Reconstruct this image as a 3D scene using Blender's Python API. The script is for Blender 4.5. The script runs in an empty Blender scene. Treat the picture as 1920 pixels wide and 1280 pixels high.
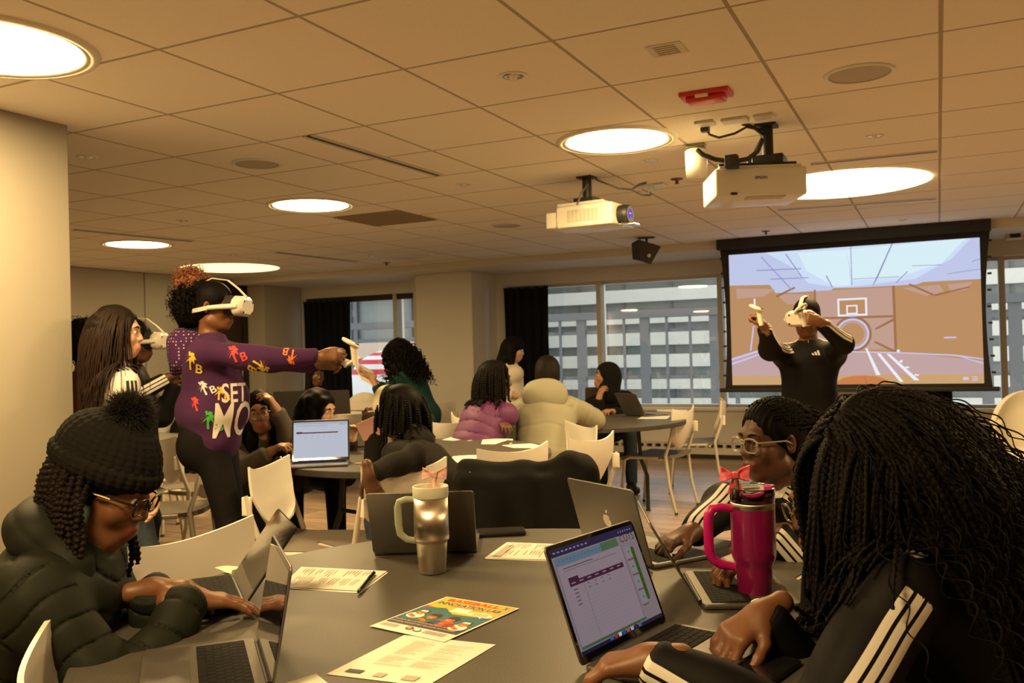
import bpy, bmesh, math, random
import numpy as np
from mathutils import Vector, Matrix, noise as mnoise

# ------------------------------------------------------------------ camera
scene = bpy.context.scene
COL = scene.collection
FPX, YAW, PITCH, ROLL, EYE = 1656.6, -0.44983, 0.0096935, -0.0271668, 1.32
FWD = np.array([math.sin(YAW) * math.cos(PITCH), math.cos(YAW) * math.cos(PITCH), math.sin(PITCH)])
_r0 = np.array([math.cos(YAW), -math.sin(YAW), 0.0])
_u0 = np.cross(_r0, FWD)
RGT = math.cos(ROLL) * _r0 + math.sin(ROLL) * _u0
UPV = math.cos(ROLL) * _u0 - math.sin(ROLL) * _r0
CAMP = np.array([0.0, 0.0, EYE])
cam_data = bpy.data.cameras.new('camera')
cam = bpy.data.objects.new('camera', cam_data)
COL.objects.link(cam)
cam.matrix_world = Matrix(((RGT[0], UPV[0], -FWD[0], 0), (RGT[1], UPV[1], -FWD[1], 0), (RGT[2], UPV[2], -FWD[2], EYE), (0, 0, 0, 1)))
cam_data.sensor_width = 36.0
cam_data.lens = FPX / 1920 * 36.0
cam_data.clip_start = 0.05
cam_data.dof.use_dof = True
cam_data.dof.focus_distance = 2.1
cam_data.dof.aperture_fstop = 9.0
scene.camera = cam

# ------------------------------------------------------------------ exposure, sky, daylight
scene.view_settings.view_transform = 'Standard'
scene.view_settings.look = 'None'
scene.view_settings.gamma = 1.0
scene.view_settings.use_curve_mapping = False
scene.view_settings.exposure = 0.0
world = bpy.data.worlds.new('overcast_sky')
scene.world = world
world.use_nodes = True
_bg = world.node_tree.nodes['Background']
_bg.inputs[0].default_value = (0.96, 0.97, 0.97, 1)
_bg.inputs[1].default_value = 3.1
LAMP = (1.0, 0.685, 0.30)          # warm white of the ceiling lamps
SMALL_L, BIG_L = 96.0, 2.2        # radiance of the small / the large round lamps

CEIL = 2.392                      # ceiling height
TILE = 0.6096
TT = 0.735                        # table top height
WALLY = 10.3                      # inner face of the window wall
rng = random.Random(7)
nrng = np.random.default_rng(7)

# ------------------------------------------------------------------ places
def ray(x, y):
    return FWD + RGT * (x - 960) / FPX + UPV * (640 - y) / FPX
def onz(x, y, z):                 # the point of height z seen at a place of the photograph
    d = ray(x, y)
    return CAMP + d * (z - EYE) / d[2]
def ony(x, y, Y):
    d = ray(x, y)
    return CAMP + d * Y / d[1]
def onx(x, y, X):
    d = ray(x, y)
    return CAMP + d * X / d[0]
def at(x, y, Z):                  # the point at camera distance Z
    return CAMP + ray(x, y) * Z
def hdir(a, pitch=0.0):           # heading: 0 away from the camera, 90 to the right, 180 towards it
    a = math.radians(a); p = math.radians(pitch)
    f = np.array([FWD[0], FWD[1], 0]); f /= np.linalg.norm(f)
    s = np.array([f[1], -f[0], 0])
    d = f * math.cos(a) + s * math.sin(a)
    return d * math.cos(p) + np.array([0, 0, math.sin(p)])
def unit(v):
    v = np.array(v, float)
    return v / (np.linalg.norm(v) + 1e-12)
V = lambda *a: np.array(a, float)

# ------------------------------------------------------------------ materials
MATS = {}
def mat(name, col, rough=0.55, metal=0.0, noise=0.0, nscale=40.0, bump=0.0, emit=0.0, ecol=None, coat=0.0, sheen=0.0, spec=0.5, trans=0.0):
    if name in MATS:
        return MATS[name]
    m = bpy.data.materials.new(name)
    m.use_nodes = True
    nt = m.node_tree
    b = nt.nodes['Principled BSDF']
    b.inputs['Base Color'].default_value = (*col, 1)
    b.inputs['Roughness'].default_value = rough
    b.inputs['Metallic'].default_value = metal
    b.inputs['Coat Weight'].default_value = coat
    b.inputs['Sheen Weight'].default_value = sheen
    b.inputs['Specular IOR Level'].default_value = spec
    b.inputs['Transmission Weight'].default_value = trans
    if emit:
        b.inputs['Emission Color'].default_value = (*(ecol or col), 1)
        b.inputs['Emission Strength'].default_value = emit
    if noise or bump:
        tc = nt.nodes.new('ShaderNodeTexCoord')
        nz = nt.nodes.new('ShaderNodeTexNoise')
        nz.inputs['Scale'].default_value = nscale
        nz.inputs['Detail'].default_value = 5
        nt.links.new(tc.outputs['Object'], nz.inputs['Vector'])
        if noise:
            mx = nt.nodes.new('ShaderNodeMix'); mx.data_type = 'RGBA'
            mx.inputs[6].default_value = (*[c * (1 - noise) for c in col], 1)
            mx.inputs[7].default_value = (*[min(1, c * (1 + noise)) for c in col], 1)
            nt.links.new(nz.outputs['Fac'], mx.inputs[0])
            nt.links.new(mx.outputs[2], b.inputs['Base Color'])
        if bump:
            bp = nt.nodes.new('ShaderNodeBump')
            bp.inputs['Strength'].default_value = bump
            bp.inputs['Distance'].default_value = 0.004
            nt.links.new(nz.outputs['Fac'], bp.inputs['Height'])
            nt.links.new(bp.outputs[0], b.inputs['Normal'])
    MATS[name] = m
    return m

# ------------------------------------------------------------------ objects
def tag(o, label=None, cat=None, group=None, kind=None):
    if label: o['label'] = label
    if cat: o['category'] = cat
    if group: o['group'] = group
    if kind: o['kind'] = kind
    return o
def empty(name, loc=(0, 0, 0), rotz=0.0, label=None, cat=None, group=None, parent=None):
    o = bpy.data.objects.new(name, None)
    o.empty_display_size = 0.1
    COL.objects.link(o)
    o.location = tuple(map(float, loc)); o.rotation_euler = (0, 0, rotz)
    o.parent = parent
    return tag(o, label, cat, group)
def link_mesh(name, me, mats, parent=None, smooth=None):
    o = bpy.data.objects.new(name, me)
    COL.objects.link(o)
    for m in (mats if isinstance(mats, (list, tuple)) else [mats]):
        me.materials.append(m)
    if parent is not None:
        o.parent = parent
    if smooth is not None:
        me.polygons.foreach_set('use_smooth', np.full(len(me.polygons), bool(smooth)))
    return o
def copy_tree(o, parent=None):
    c = o.copy(); COL.objects.link(c); c.parent = parent
    for ch in list(o.children):
        copy_tree(ch, c)
    return c

class MB:
    """collects boxes, tubes, lathes and sheets; build() links them as one mesh object"""
    def __init__(self):
        self.v, self.f, self.m, self.sm = [], [], [], []
    def add(self, vs, fs, mi=0, smooth=False, M=None):
        o = len(self.v)
        for p in vs:
            p = np.array(p, float)
            if M is not None: p = M[:3, :3] @ p + M[:3, 3]
            self.v.append(tuple(p))
        for f in fs:
            self.f.append(tuple(i + o for i in f)); self.m.append(mi); self.sm.append(smooth)
        return self
    def box(self, lo, hi, mi=0, M=None, bev=0.0):
        x0, y0, z0 = lo; x1, y1, z1 = hi
        if not bev:
            vs = [(x, y, z) for z in (z0, z1) for y in (y0, y1) for x in (x0, x1)]
            return self.add(vs, [(0, 2, 3, 1), (4, 5, 7, 6), (0, 1, 5, 4), (2, 6, 7, 3), (0, 4, 6, 2), (1, 3, 7, 5)], mi, False, M)
        bm = bmesh.new()
        bmesh.ops.create_cube(bm, size=1)
        for v in bm.verts:
            v.co = Vector((x0 + (v.co.x + .5) * (x1 - x0), y0 + (v.co.y + .5) * (y1 - y0), z0 + (v.co.z + .5) * (z1 - z0)))
        bmesh.ops.bevel(bm, geom=list(bm.edges), offset=bev, segments=2, profile=0.7, affect='EDGES')
        bm.verts.index_update()
        self.add([tuple(v.co) for v in bm.verts], [[v.index for v in f.verts] for f in bm.faces], mi, True, M)
        bm.free(); return self
    def rbox(self, w, d, z0, z1, r, mi=0, M=None, n=5, bev=0.0):
        """rounded rectangle w x d, centred, from z0 to z1"""
        out = []
        for cx, cy, a0 in ((w/2-r, d/2-r, 0), (-w/2+r, d/2-r, 90), (-w/2+r, -d/2+r, 180), (w/2-r, -d/2+r, 270)):
            for i in range(n + 1):
                a = math.radians(a0 + 90 * i / n)
                out.append((cx, cy, math.cos(a), math.sin(a)))
        rings = [(z0, r - bev), (z0 + bev, r), (z1 - bev, r), (z1, r - bev)] if bev else [(z0, r), (z1, r)]
        vs, fs, N = [], [], len(out)
        for z, rr in rings:
            vs += [(cx + c * rr, cy + s * rr, z) for cx, cy, c, s in out]
        for k in range(len(rings) - 1):
            fs += [(k*N+i, k*N+(i+1) % N, (k+1)*N+(i+1) % N, (k+1)*N+i) for i in range(N)]
        self.add(vs, fs, mi, bool(bev), M)
        self.add(vs[-N:], [tuple(range(N))], mi, False, M)
        self.add(vs[:N], [tuple(range(N - 1, -1, -1))], mi, False, M)
        return self
    def tube(self, pts, r, n=10, mi=0, M=None, cap=True, smooth=True, close=False):
        pts = [np.array(p, float) for p in pts]
        N = len(pts); rs = r if isinstance(r, (list, tuple, np.ndarray)) else [r] * N
        vs, fs = [], []
        up = None
        for i, p in enumerate(pts):
            if close: t = unit(pts[(i+1) % N] - pts[i-1])
            else: t = unit(pts[min(i+1, N-1)] - pts[max(i-1, 0)])
            if up is None:
                a = V(0, 0, 1) if abs(t[2]) < .9 else V(1, 0, 0)
                up = unit(np.cross(np.cross(t, a), t))
            else:
                up = unit(up - t * (up @ t))
            s = np.cross(t, up)
            for k in range(n):
                a = 2 * math.pi * k / n
                vs.append(p + rs[i] * (math.cos(a) * up + math.sin(a) * s))
        for i in range(N if close else N - 1):
            j = (i + 1) % N
            for k in range(n):
                fs.append((i*n+k, i*n+(k+1) % n, j*n+(k+1) % n, j*n+k))
        self.add(vs, fs, mi, smooth, M)
        if cap and not close:
            self.add(vs[:n], [tuple(range(n-1, -1, -1))], mi, False, M)
            self.add(vs[-n:], [tuple(range(n))], mi, False, M)
        return self
    def lathe(self, prof, n=40, mi=0, M=None, smooth=True, cap=True):
        vs, fs = [], []
        for r, z in prof:
            vs += [(r * math.cos(2*math.pi*k/n), r * math.sin(2*math.pi*k/n), z) for k in range(n)]
        for i in range(len(prof) - 1):
            fs += [(i*n+k, i*n+(k+1) % n, (i+1)*n+(k+1) % n, (i+1)*n+k) for k in range(n)]
        self.add(vs, fs, mi, smooth, M)
        if cap:
            self.add(vs[:n], [tuple(range(n-1, -1, -1))], mi, False, M)
            self.add(vs[-n:], [tuple(range(n))], mi, False, M)
        return self
    def grid(self, fn, nu, nv, mi=0, M=None, smooth=True, thick=0.0):
        """sheet fn(u, v) in 0..1; thick gives it a back"""
        P = np.array([[fn(i / nu, j / nv) for j in range(nv + 1)] for i in range(nu + 1)], float)
        fs = [(i*(nv+1)+j, (i+1)*(nv+1)+j, (i+1)*(nv+1)+j+1, i*(nv+1)+j+1) for i in range(nu) for j in range(nv)]
        self.add(P.reshape(-1, 3), fs, mi, smooth, M)
        if thick:
            du = np.gradient(P, axis=0); dv = np.gradient(P, axis=1)
            nn = np.cross(du, dv); nn /= np.linalg.norm(nn, axis=2, keepdims=True) + 1e-12
            B = P - nn * thick
            self.add(B.reshape(-1, 3), [f[::-1] for f in fs], mi, smooth, M)
            loop = [(i, 0) for i in range(nu)] + [(nu, j) for j in range(nv)] + [(i, nv) for i in range(nu, 0, -1)] + [(0, j) for j in range(nv, 0, -1)]
            L = len(loop)
            self.add([P[a] for a in loop] + [B[a] for a in loop], [(k, k + L, (k+1) % L + L, (k+1) % L) for k in range(L)], mi, False, M)
        return self
    def poly(self, pts, h=0.0, mi=0, M=None):
        """flat polygon in xy, raised to thickness h"""
        n = len(pts)
        top = [(p[0], p[1], h) for p in pts]
        self.add(top, [tuple(range(n))], mi, False, M)
        if h:
            bot = [(p[0], p[1], 0) for p in pts]
            self.add(bot, [tuple(range(n-1, -1, -1))], mi, False, M)
            self.add(bot + top, [(i, (i+1) % n, n+(i+1) % n, n+i) for i in range(n)], mi, False, M)
        return self
    def build(self, name, mats, parent=None):
        me = bpy.data.meshes.new(name)
        me.from_pydata(self.v, [], self.f)
        me.polygons.foreach_set('material_index', np.array(self.m, np.int32))
        me.polygons.foreach_set('use_smooth', np.array(self.sm, bool))
        me.update()
        return link_mesh(name, me, mats, parent)
def frame(o, x, y, z):
    M = np.eye(4); M[:3, 0], M[:3, 1], M[:3, 2], M[:3, 3] = x, y, z, o
    return M
def rotz(a, o=(0, 0, 0)):
    c, s = math.cos(a), math.sin(a)
    return frame(o, (c, s, 0), (-s, c, 0), (0, 0, 1))
def text_poly(body, size, bold=0.0, shear=0.0, align='CENTER', spacing=1.0):
    """triangles of lettering in the xy plane, from Blender's built-in face"""
    cu = bpy.data.curves.new('lettering', 'FONT')
    cu.body = body; cu.size = size; cu.align_x = align; cu.align_y = 'CENTER'; cu.offset = bold; cu.shear = shear
    cu.space_character = spacing; cu.resolution_u = 3
    o = bpy.data.objects.new('lettering', cu)
    COL.objects.link(o)
    dg = bpy.context.evaluated_depsgraph_get()
    me = bpy.data.meshes.new_from_object(o.evaluated_get(dg))
    vs = [tuple(v.co) for v in me.vertices]; fs = [tuple(p.vertices) for p in me.polygons]
    bpy.data.objects.remove(o); bpy.data.curves.remove(cu); bpy.data.meshes.remove(me)
    return vs, fs
# ------------------------------------------------------------------ rounded bodies: distance fields turned into one continuous mesh
def cap(a, b, ra, rb=None, k=0.03, mi=0, flat=False, flata=False, puff=None, sub=False):
    return dict(t='c', a=np.array(a, float), b=np.array(b, float), ra=ra, rb=ra if rb is None else rb, k=k, mi=mi, flat=flat, flata=flata, puff=puff, sub=sub)
def ell(c, r, R=None, k=0.03, mi=0, sub=False, puff=None):
    return dict(t='e', c=np.array(c, float), r=np.array(r, float), R=np.eye(3) if R is None else np.array(R, float), k=k, mi=mi, sub=sub, puff=puff)
def pbound(p):
    if p['t'] == 'c':
        return (p['a'] + p['b']) / 2, np.linalg.norm(p['a'] - p['b']) / 2 + max(p['ra'], p['rb'])
    return p['c'], p['r'].max()
def pdist(p, P):
    if p['t'] == 'c':
        ab = p['b'] - p['a']; L2 = ab @ ab + 1e-12
        t = np.clip(((P - p['a']) @ ab) / L2, 0, 1)
        r = p['ra'] + (p['rb'] - p['ra']) * t
        if p['puff']:
            sp, amp = p['puff'][:2]; ph = p['puff'][2] if len(p['puff']) > 2 else 0.0
            r = r + amp * (np.abs(np.sin(math.pi * (t * math.sqrt(L2) / sp + ph))) ** 0.55 - 0.7)
        d = np.linalg.norm(P - p['a'] - t[:, None] * ab, axis=1) - r
        if p['flat']: d = np.maximum(d, (P - p['b']) @ ab / math.sqrt(L2))
        if p['flata']: d = np.maximum(d, -((P - p['a']) @ ab) / math.sqrt(L2))
        return d
    q = (P - p['c']) @ p['R']
    k0 = np.linalg.norm(q / p['r'], axis=1); k1 = np.linalg.norm(q / p['r'] ** 2, axis=1) + 1e-9
    d = k0 * (k0 - 1) / k1
    if p['puff']:
        sp, amp = p['puff'][:2]; ph = p['puff'][2] if len(p['puff']) > 2 else 0.0
        d = d - amp * (np.abs(np.sin(math.pi * (q[:, 2] / sp + ph))) ** 0.55 - 0.7)
    return d
def sdf_eval(prims, P, disp=None, want=False):
    D = np.full(len(P), 9.0); W = np.full(len(P), 9.0); I = np.zeros(len(P), np.int32)
    for p in prims:
        d = pdist(p, P)
        if p['sub']:
            h = np.maximum(p['k'] - np.abs(D + d), 0) / p['k']
            D = np.maximum(D, -d) + h * h * p['k'] / 4
        else:
            w = d < W; W = np.where(w, d, W); I = np.where(w, p['mi'], I)
            h = np.maximum(p['k'] - np.abs(D - d), 0) / p['k']
            D = np.minimum(D, d) - h * h * p['k'] / 4
    if disp is not None: D = D + disp(P)
    return (D, I) if want else D
CORN = np.array([(i, j, k) for i in (0, 1) for j in (0, 1) for k in (0, 1)])
EDG = [(a, b) for a in range(8) for b in range(a + 1, 8) if np.abs(CORN[a] - CORN[b]).sum() == 1]
def sdf_arrays(prims, h, disp=None):
    B = 8; s = B * h
    bs = [pbound(p) for p in prims]
    adds = [b for b, p in zip(bs, prims) if not p['sub']]
    lo = np.min([c - r for c, r in adds], axis=0) - 0.03; hi = np.max([c + r for c, r in adds], axis=0) + 0.03
    n = np.ceil((hi - lo) / s).astype(int)
    g = np.stack(np.meshgrid(*[np.arange(k) for k in n], indexing='ij'), -1).reshape(-1, 3)
    ctr = lo + (g + .5) * s
    D = np.full(len(ctr), 9.0)
    half = s * .87
    for p, (c, r) in zip(prims, bs):
        if p['sub']: continue
        near = np.linalg.norm(ctr - c, axis=1) < r + half + 0.08
        if near.any():
            D[near] = np.minimum(D[near], pdist(p, ctr[near]))
    keep = (D < half + 0.035) & (D > -half - 0.06)
    g = g[keep]; ctr = ctr[keep]
    nb = len(g)
    loc = np.stack(np.meshgrid(*[np.arange(B + 1)] * 3, indexing='ij'), -1).reshape(-1, 3)
    P = (lo + (g[:, None, :] * B + loc[None]) * h)
    D = np.full((nb, len(loc)), 9.0)
    for p, (c, r) in zip(prims, bs):
        idx = np.where(np.linalg.norm(ctr - c, axis=1) < r + half + p['k'] + 0.02)[0]
        if not len(idx): continue
        d = pdist(p, P[idx].reshape(-1, 3)).reshape(len(idx), -1)
        A = D[idx]
        if p['sub']:
            hh = np.maximum(p['k'] - np.abs(A + d), 0) / p['k']; D[idx] = np.maximum(A, -d) + hh * hh * p['k'] / 4
        else:
            hh = np.maximum(p['k'] - np.abs(A - d), 0) / p['k']; D[idx] = np.minimum(A, d) - hh * hh * p['k'] / 4
    if disp is not None:
        D += disp(P.reshape(-1, 3)).reshape(nb, -1)
    D = D.reshape(nb, B + 1, B + 1, B + 1)
    c8 = np.stack([D[:, a:a+B, b:b+B, c:c+B] for a, b, c in CORN], -1)
    neg = c8 < 0
    act = neg.any(-1) & ~neg.all(-1)
    ib, i, j, k = np.where(act)
    cell = g[ib] * B + np.stack([i, j, k], -1)
    val = c8[ib, i, j, k]
    S = np.zeros((len(cell), 3)); Cn = np.zeros(len(cell))
    for a, b in EDG:
        va, vb = val[:, a], val[:, b]
        x = (va < 0) != (vb < 0)
        t = np.where(x, va / np.where(x, va - vb, 1), 0)
        S += np.where(x[:, None], CORN[a] + t[:, None] * (CORN[b] - CORN[a]), 0); Cn += x
    verts = lo + (cell + S / Cn[:, None]) * h
    N = n * B + 2
    key = lambda c: (c[:, 0] * N[1] + c[:, 1]) * N[2] + c[:, 2]
    ks = key(cell); order = np.argsort(ks); sk = ks[order]
    quads = []
    for ax in range(3):
        o1, o2 = [(1, 2), (2, 0), (0, 1)][ax]
        b = [4, 2, 1][ax]
        x = (val[:, 0] < 0) != (val[:, b] < 0)
        cc = cell[x]; fl = val[x, 0] < 0
        ids = []; ok = np.ones(len(cc), bool)
        for d1, d2 in ((0, 0), (1, 0), (1, 1), (0, 1)):
            q = cc.copy(); q[:, o1] -= d1; q[:, o2] -= d2
            kk = key(q); pos = np.clip(np.searchsorted(sk, kk), 0, len(sk) - 1)
            ok &= (sk[pos] == kk) & (q.min(1) >= 0)
            ids.append(order[pos])
        Q = np.stack(ids, -1)[ok]; f2 = fl[ok]
        Q[f2] = Q[f2][:, ::-1]
        quads.append(Q)
    quads = np.concatenate(quads)[:, ::-1]
    for p in prims: pass
    _, I = sdf_eval_mi(prims, verts)
    return verts, quads, I
def sdf_eval_mi(prims, P):
    if len({p['mi'] for p in prims}) == 1:
        return None, np.full(len(P), prims[0]['mi'], np.int32)
    W = np.full(len(P), 9.0); I = np.zeros(len(P), np.int32)
    for p in prims:
        if p['sub']: continue
        c, r = pbound(p)
        idx = np.where(np.linalg.norm(P - c, axis=1) < r + .03)[0]
        if not len(idx): continue
        d = pdist(p, P[idx]); w = d < W[idx]
        W[idx[w]] = d[w]; I[idx[w]] = p['mi']
    return W, I
def relax(v, q, n, lam=0.5):
    for _ in range(n):
        acc = np.zeros_like(v); cnt = np.zeros(len(v))
        for a, b in ((0, 1), (1, 2), (2, 3), (3, 0)):
            np.add.at(acc, q[:, a], v[q[:, b]]); np.add.at(acc, q[:, b], v[q[:, a]])
            np.add.at(cnt, q[:, a], 1); np.add.at(cnt, q[:, b], 1)
        v = v + lam * (acc / np.maximum(cnt, 1)[:, None] - v)
    return v
def sdf_obj(name, prims, h, mats, parent=None, disp=None, origin=None, attr=None, smooth=1):
    v, q, I = sdf_arrays(prims, h, disp)
    if smooth: v = relax(v, q, smooth)
    me = bpy.data.meshes.new(name)
    st = attr(v) if attr is not None else None
    if origin is not None: v = v - np.array(origin)
    me.vertices.add(len(v)); me.vertices.foreach_set('co', v.astype(np.float32).ravel())
    me.loops.add(len(q) * 4); me.loops.foreach_set('vertex_index', q.astype(np.int32).ravel())
    me.polygons.add(len(q)); me.polygons.foreach_set('loop_start', np.arange(0, len(q) * 4, 4, dtype=np.int32))
    me.polygons.foreach_set('loop_total', np.full(len(q), 4, np.int32))
    me.polygons.foreach_set('material_index', np.max(I[q], axis=1).astype(np.int32))
    if st is not None:
        for nm, a in st.items():
            at_ = me.attributes.new(nm, 'FLOAT', 'POINT'); at_.data.foreach_set('value', a.astype(np.float32))
    me.update(calc_edges=True); me.validate()
    return link_mesh(name, me, mats, parent, True)
def sines(amp, scale, seed=0):
    r = np.random.default_rng(seed)
    K = r.normal(size=(7, 3)); K /= np.linalg.norm(K, axis=1, keepdims=True)
    K *= scale * r.uniform(.6, 1.6, (7, 1)); ph = r.uniform(0, 6.28, 7)
    def f(P):
        w = P + 0.35 / scale * np.sin(P[:, [1, 2, 0]] * scale * .7 + ph[:3])
        return amp * np.sin(w @ K.T + ph).sum(1) / 2.6
    return f
# ------------------------------------------------------------------ room
def M_(kind):
    return MATS[kind]
mat('wall_paint', (.72, .70, .64), .7, noise=.03, nscale=3, bump=.05)
mat('white_paint', (.78, .77, .73), .5)
mat('frame_paint', (.62, .58, .50), .45)
mat('wall_fabric', (.46, .42, .35), .9, noise=.10, nscale=160, bump=.25)
mat('dark_door', (.045, .025, .02), .45, noise=.3, nscale=9)
mat('black_frame', (.012, .012, .013), .4)
mat('trim_white', (.80, .79, .75), .4)
mat('metal_grey', (.42, .40, .37), .35, .8)
mat('black', (.012, .012, .013), .5)
mat('black_fabric', (.010, .011, .016), .95, sheen=.02)
mat('chrome', (.8, .8, .8), .12, 1.0)

def ceiling_mat():
    m = mat('ceiling_tile', (.66, .60, .50), .9, bump=.0)
    nt = m.node_tree; b = nt.nodes['Principled BSDF']
    tc = nt.nodes.new('ShaderNodeTexCoord'); sp = nt.nodes.new('ShaderNodeSeparateXYZ')
    nt.links.new(tc.outputs['Object'], sp.inputs[0])
    def mth(op, a, c=None):
        n = nt.nodes.new('ShaderNodeMath'); n.operation = op
        for i, q in enumerate((a, c)):
            if q is None: continue
            if isinstance(q, (int, float)): n.inputs[i].default_value = q
            else: nt.links.new(q, n.inputs[i])
        return n.outputs[0]
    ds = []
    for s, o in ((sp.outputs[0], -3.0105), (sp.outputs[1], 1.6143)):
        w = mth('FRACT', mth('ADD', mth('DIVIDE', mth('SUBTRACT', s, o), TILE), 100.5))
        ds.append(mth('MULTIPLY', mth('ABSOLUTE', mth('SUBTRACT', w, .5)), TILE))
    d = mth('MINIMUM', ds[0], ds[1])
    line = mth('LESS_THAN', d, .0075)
    nz = nt.nodes.new('ShaderNodeTexNoise'); nz.inputs['Scale'].default_value = 90; nz.inputs['Detail'].default_value = 6
    nt.links.new(tc.outputs['Object'], nz.inputs['Vector'])
    fl = nt.nodes.new('ShaderNodeMix'); fl.data_type = 'RGBA'
    fl.inputs[6].default_value = (.82, .775, .68, 1); fl.inputs[7].default_value = (.89, .84, .745, 1)
    nt.links.new(nz.outputs['Fac'], fl.inputs[0])
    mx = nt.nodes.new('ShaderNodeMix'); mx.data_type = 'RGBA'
    nt.links.new(line, mx.inputs[0]); nt.links.new(fl.outputs[2], mx.inputs[6]); mx.inputs[7].default_value = (.42, .36, .26, 1)  # grid bars; the shade of their recessed gaps is put into this darker colour
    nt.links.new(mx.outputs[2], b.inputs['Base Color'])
    rp = nt.nodes.new('ShaderNodeMapRange'); rp.inputs[1].default_value = 0; rp.inputs[2].default_value = .012; rp.inputs[3].default_value = 0; rp.inputs[4].default_value = 1
    nt.links.new(d, rp.inputs[0])
    bp = nt.nodes.new('ShaderNodeBump'); bp.inputs['Strength'].default_value = .5; bp.inputs['Distance'].default_value = .006
    nt.links.new(rp.outputs[0], bp.inputs['Height']); nt.links.new(bp.outputs[0], b.inputs['Normal'])
    return m
def floor_mat():
    m = mat('floor_vinyl', (.2, .14, .09), .38)
    nt = m.node_tree; b = nt.nodes['Principled BSDF']
    tc = nt.nodes.new('ShaderNodeTexCoord'); mp = nt.nodes.new('ShaderNodeMapping')
    mp.inputs['Scale'].default_value = (1, 1, 1)
    nt.links.new(tc.outputs['Object'], mp.inputs[0])
    br = nt.nodes.new('ShaderNodeTexBrick')
    br.inputs['Scale'].default_value = 1; br.inputs['Brick Width'].default_value = 1.2; br.inputs['Row Height'].default_value = .16
    br.inputs['Mortar Size'].default_value = .003; br.offset = .37
    br.inputs['Color1'].default_value = (.31, .225, .16, 1); br.inputs['Color2'].default_value = (.46, .34, .25, 1); br.inputs['Mortar'].default_value = (.08, .055, .04, 1)
    nt.links.new(mp.outputs[0], br.inputs[0])
    ms = nt.nodes.new('ShaderNodeMapping'); ms.inputs['Scale'].default_value = (1.5, 22, 1)
    nt.links.new(tc.outputs['Object'], ms.inputs[0])
    nz = nt.nodes.new('ShaderNodeTexNoise'); nz.inputs['Scale'].default_value = 2; nz.inputs['Detail'].default_value = 6
    nt.links.new(ms.outputs[0], nz.inputs['Vector'])
    mx = nt.nodes.new('ShaderNodeMix'); mx.data_type = 'RGBA'; mx.blend_type = 'OVERLAY'; mx.inputs[0].default_value = .7
    nt.links.new(br.outputs[0], mx.inputs[6]); nt.links.new(nz.outputs['Fac'], mx.inputs[7])
    nt.links.new(mx.outputs[2], b.inputs['Base Color'])
    return m
def struct(name, mb, m, parent=None):
    o = mb.build(name, m, parent)
    if parent is None: o['kind'] = 'structure'
    return o
X0, X1, Y0 = -8.75, 5.5, -11.0
struct('floor', MB().box((X0 - .2, Y0 - .2, -.12), (X1 + .2, WALLY + .35, 0)), floor_mat())
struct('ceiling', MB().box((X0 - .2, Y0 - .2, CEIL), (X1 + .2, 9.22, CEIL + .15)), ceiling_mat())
SOF = 2.313
struct('ceiling_soffit', MB().box((X0 - .2, 9.22, SOF), (X1 + .2, WALLY + .35, CEIL + .15)), M_('wall_paint'))
HEAD, SILL = 2.145, .585
wb = MB()
wb.box((X0 - .2, WALLY, 0), (X1 + .2, WALLY + .32, SILL - .03)).box((X0 - .2, WALLY, HEAD), (X1 + .2, WALLY + .32, SOF))
wb.box((X0 - .2, WALLY, SILL - .03), (-8.36, WALLY + .32, HEAD)).box((-6.26, WALLY, SILL - .03), (-5.05, WALLY + .32, HEAD)).box((2.9, WALLY, SILL - .03), (X1 + .2, WALLY + .32, HEAD))
wall_back = struct('wall_back', wb, M_('wall_paint'))
# the pillar between the windows: the shallow left flank and the deep shaft with a corner bead
pl = MB().box((-5.99, 9.62, 0), (-5.19, WALLY, SOF), bev=.006).box((-6.30, 10.05, 0), (-5.99, WALLY, SOF))
pl.tube([(-5.188, 9.622, 0), (-5.188, 9.622, SOF - .01)], .012, 8)
struct('trim_1', pl, M_('wall_paint'))
struct('wall_left', MB().box((X0 - .2, Y0 - .2, 0), (X0, WALLY, CEIL)), M_('wall_fabric'))
struct('wall_right', MB().box((X1, Y0 - .2, 0), (X1 + .2, WALLY, CEIL)), M_('wall_paint'))
struct('wall_front', MB().box((X0 - .2, Y0 - .4, 0), (X1 + .2, Y0 - .2, CEIL)), M_('wall_paint'))
# short return by the window corner, fabric panels on the left wall
struct('wall_corner', MB().box((X0, 9.50, 0), (-8.37, WALLY, SOF)), M_('wall_fabric'))
for i, (ya, yb) in enumerate(((3.0, 5.38), (5.39, 7.77), (7.78, 8.30))):
    o = struct('trim_%d' % (i + 2), MB().box((X0, ya + .004, .12), (X0 + .03, yb - .004, CEIL - .005), bev=.006), M_('wall_fabric'))
# dark door beside the corner
d1 = struct('door_1', MB().box((X0, 8.38, 0), (X0 + .05, 9.44, 2.27)), M_('dark_door'))
struct('door_frame', MB().box((X0, 8.31, 0), (X0 + .09, 8.39, 2.35), bev=.004).box((X0, 9.41, 0), (X0 + .09, 9.49, 2.35), bev=.004).box((X0, 8.31, 2.27), (X0 + .09, 9.49, 2.35), bev=.004), M_('black_frame'), d1)
struct('door_handle', MB().tube([(X0 + .05, 9.34, 1.0), (X0 + .11, 9.34, 1.0), (X0 + .11, 9.34, 1.35), (X0 + .05, 9.34, 1.35)], .012, 8), M_('chrome'), d1)
# the big pale wall end on the left
struct('wall_partition', MB().box((-3.95, 1.6, 0), (-3.527, 2.732, CEIL), bev=.004), mat('column_paint', (.33, .305, .255), .75, noise=.03, nscale=2))
struct('baseboard_left', MB().box((X0 + .03, 3.0, 0), (X0 + .045, 8.30, .11)), M_('black_frame'))
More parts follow.
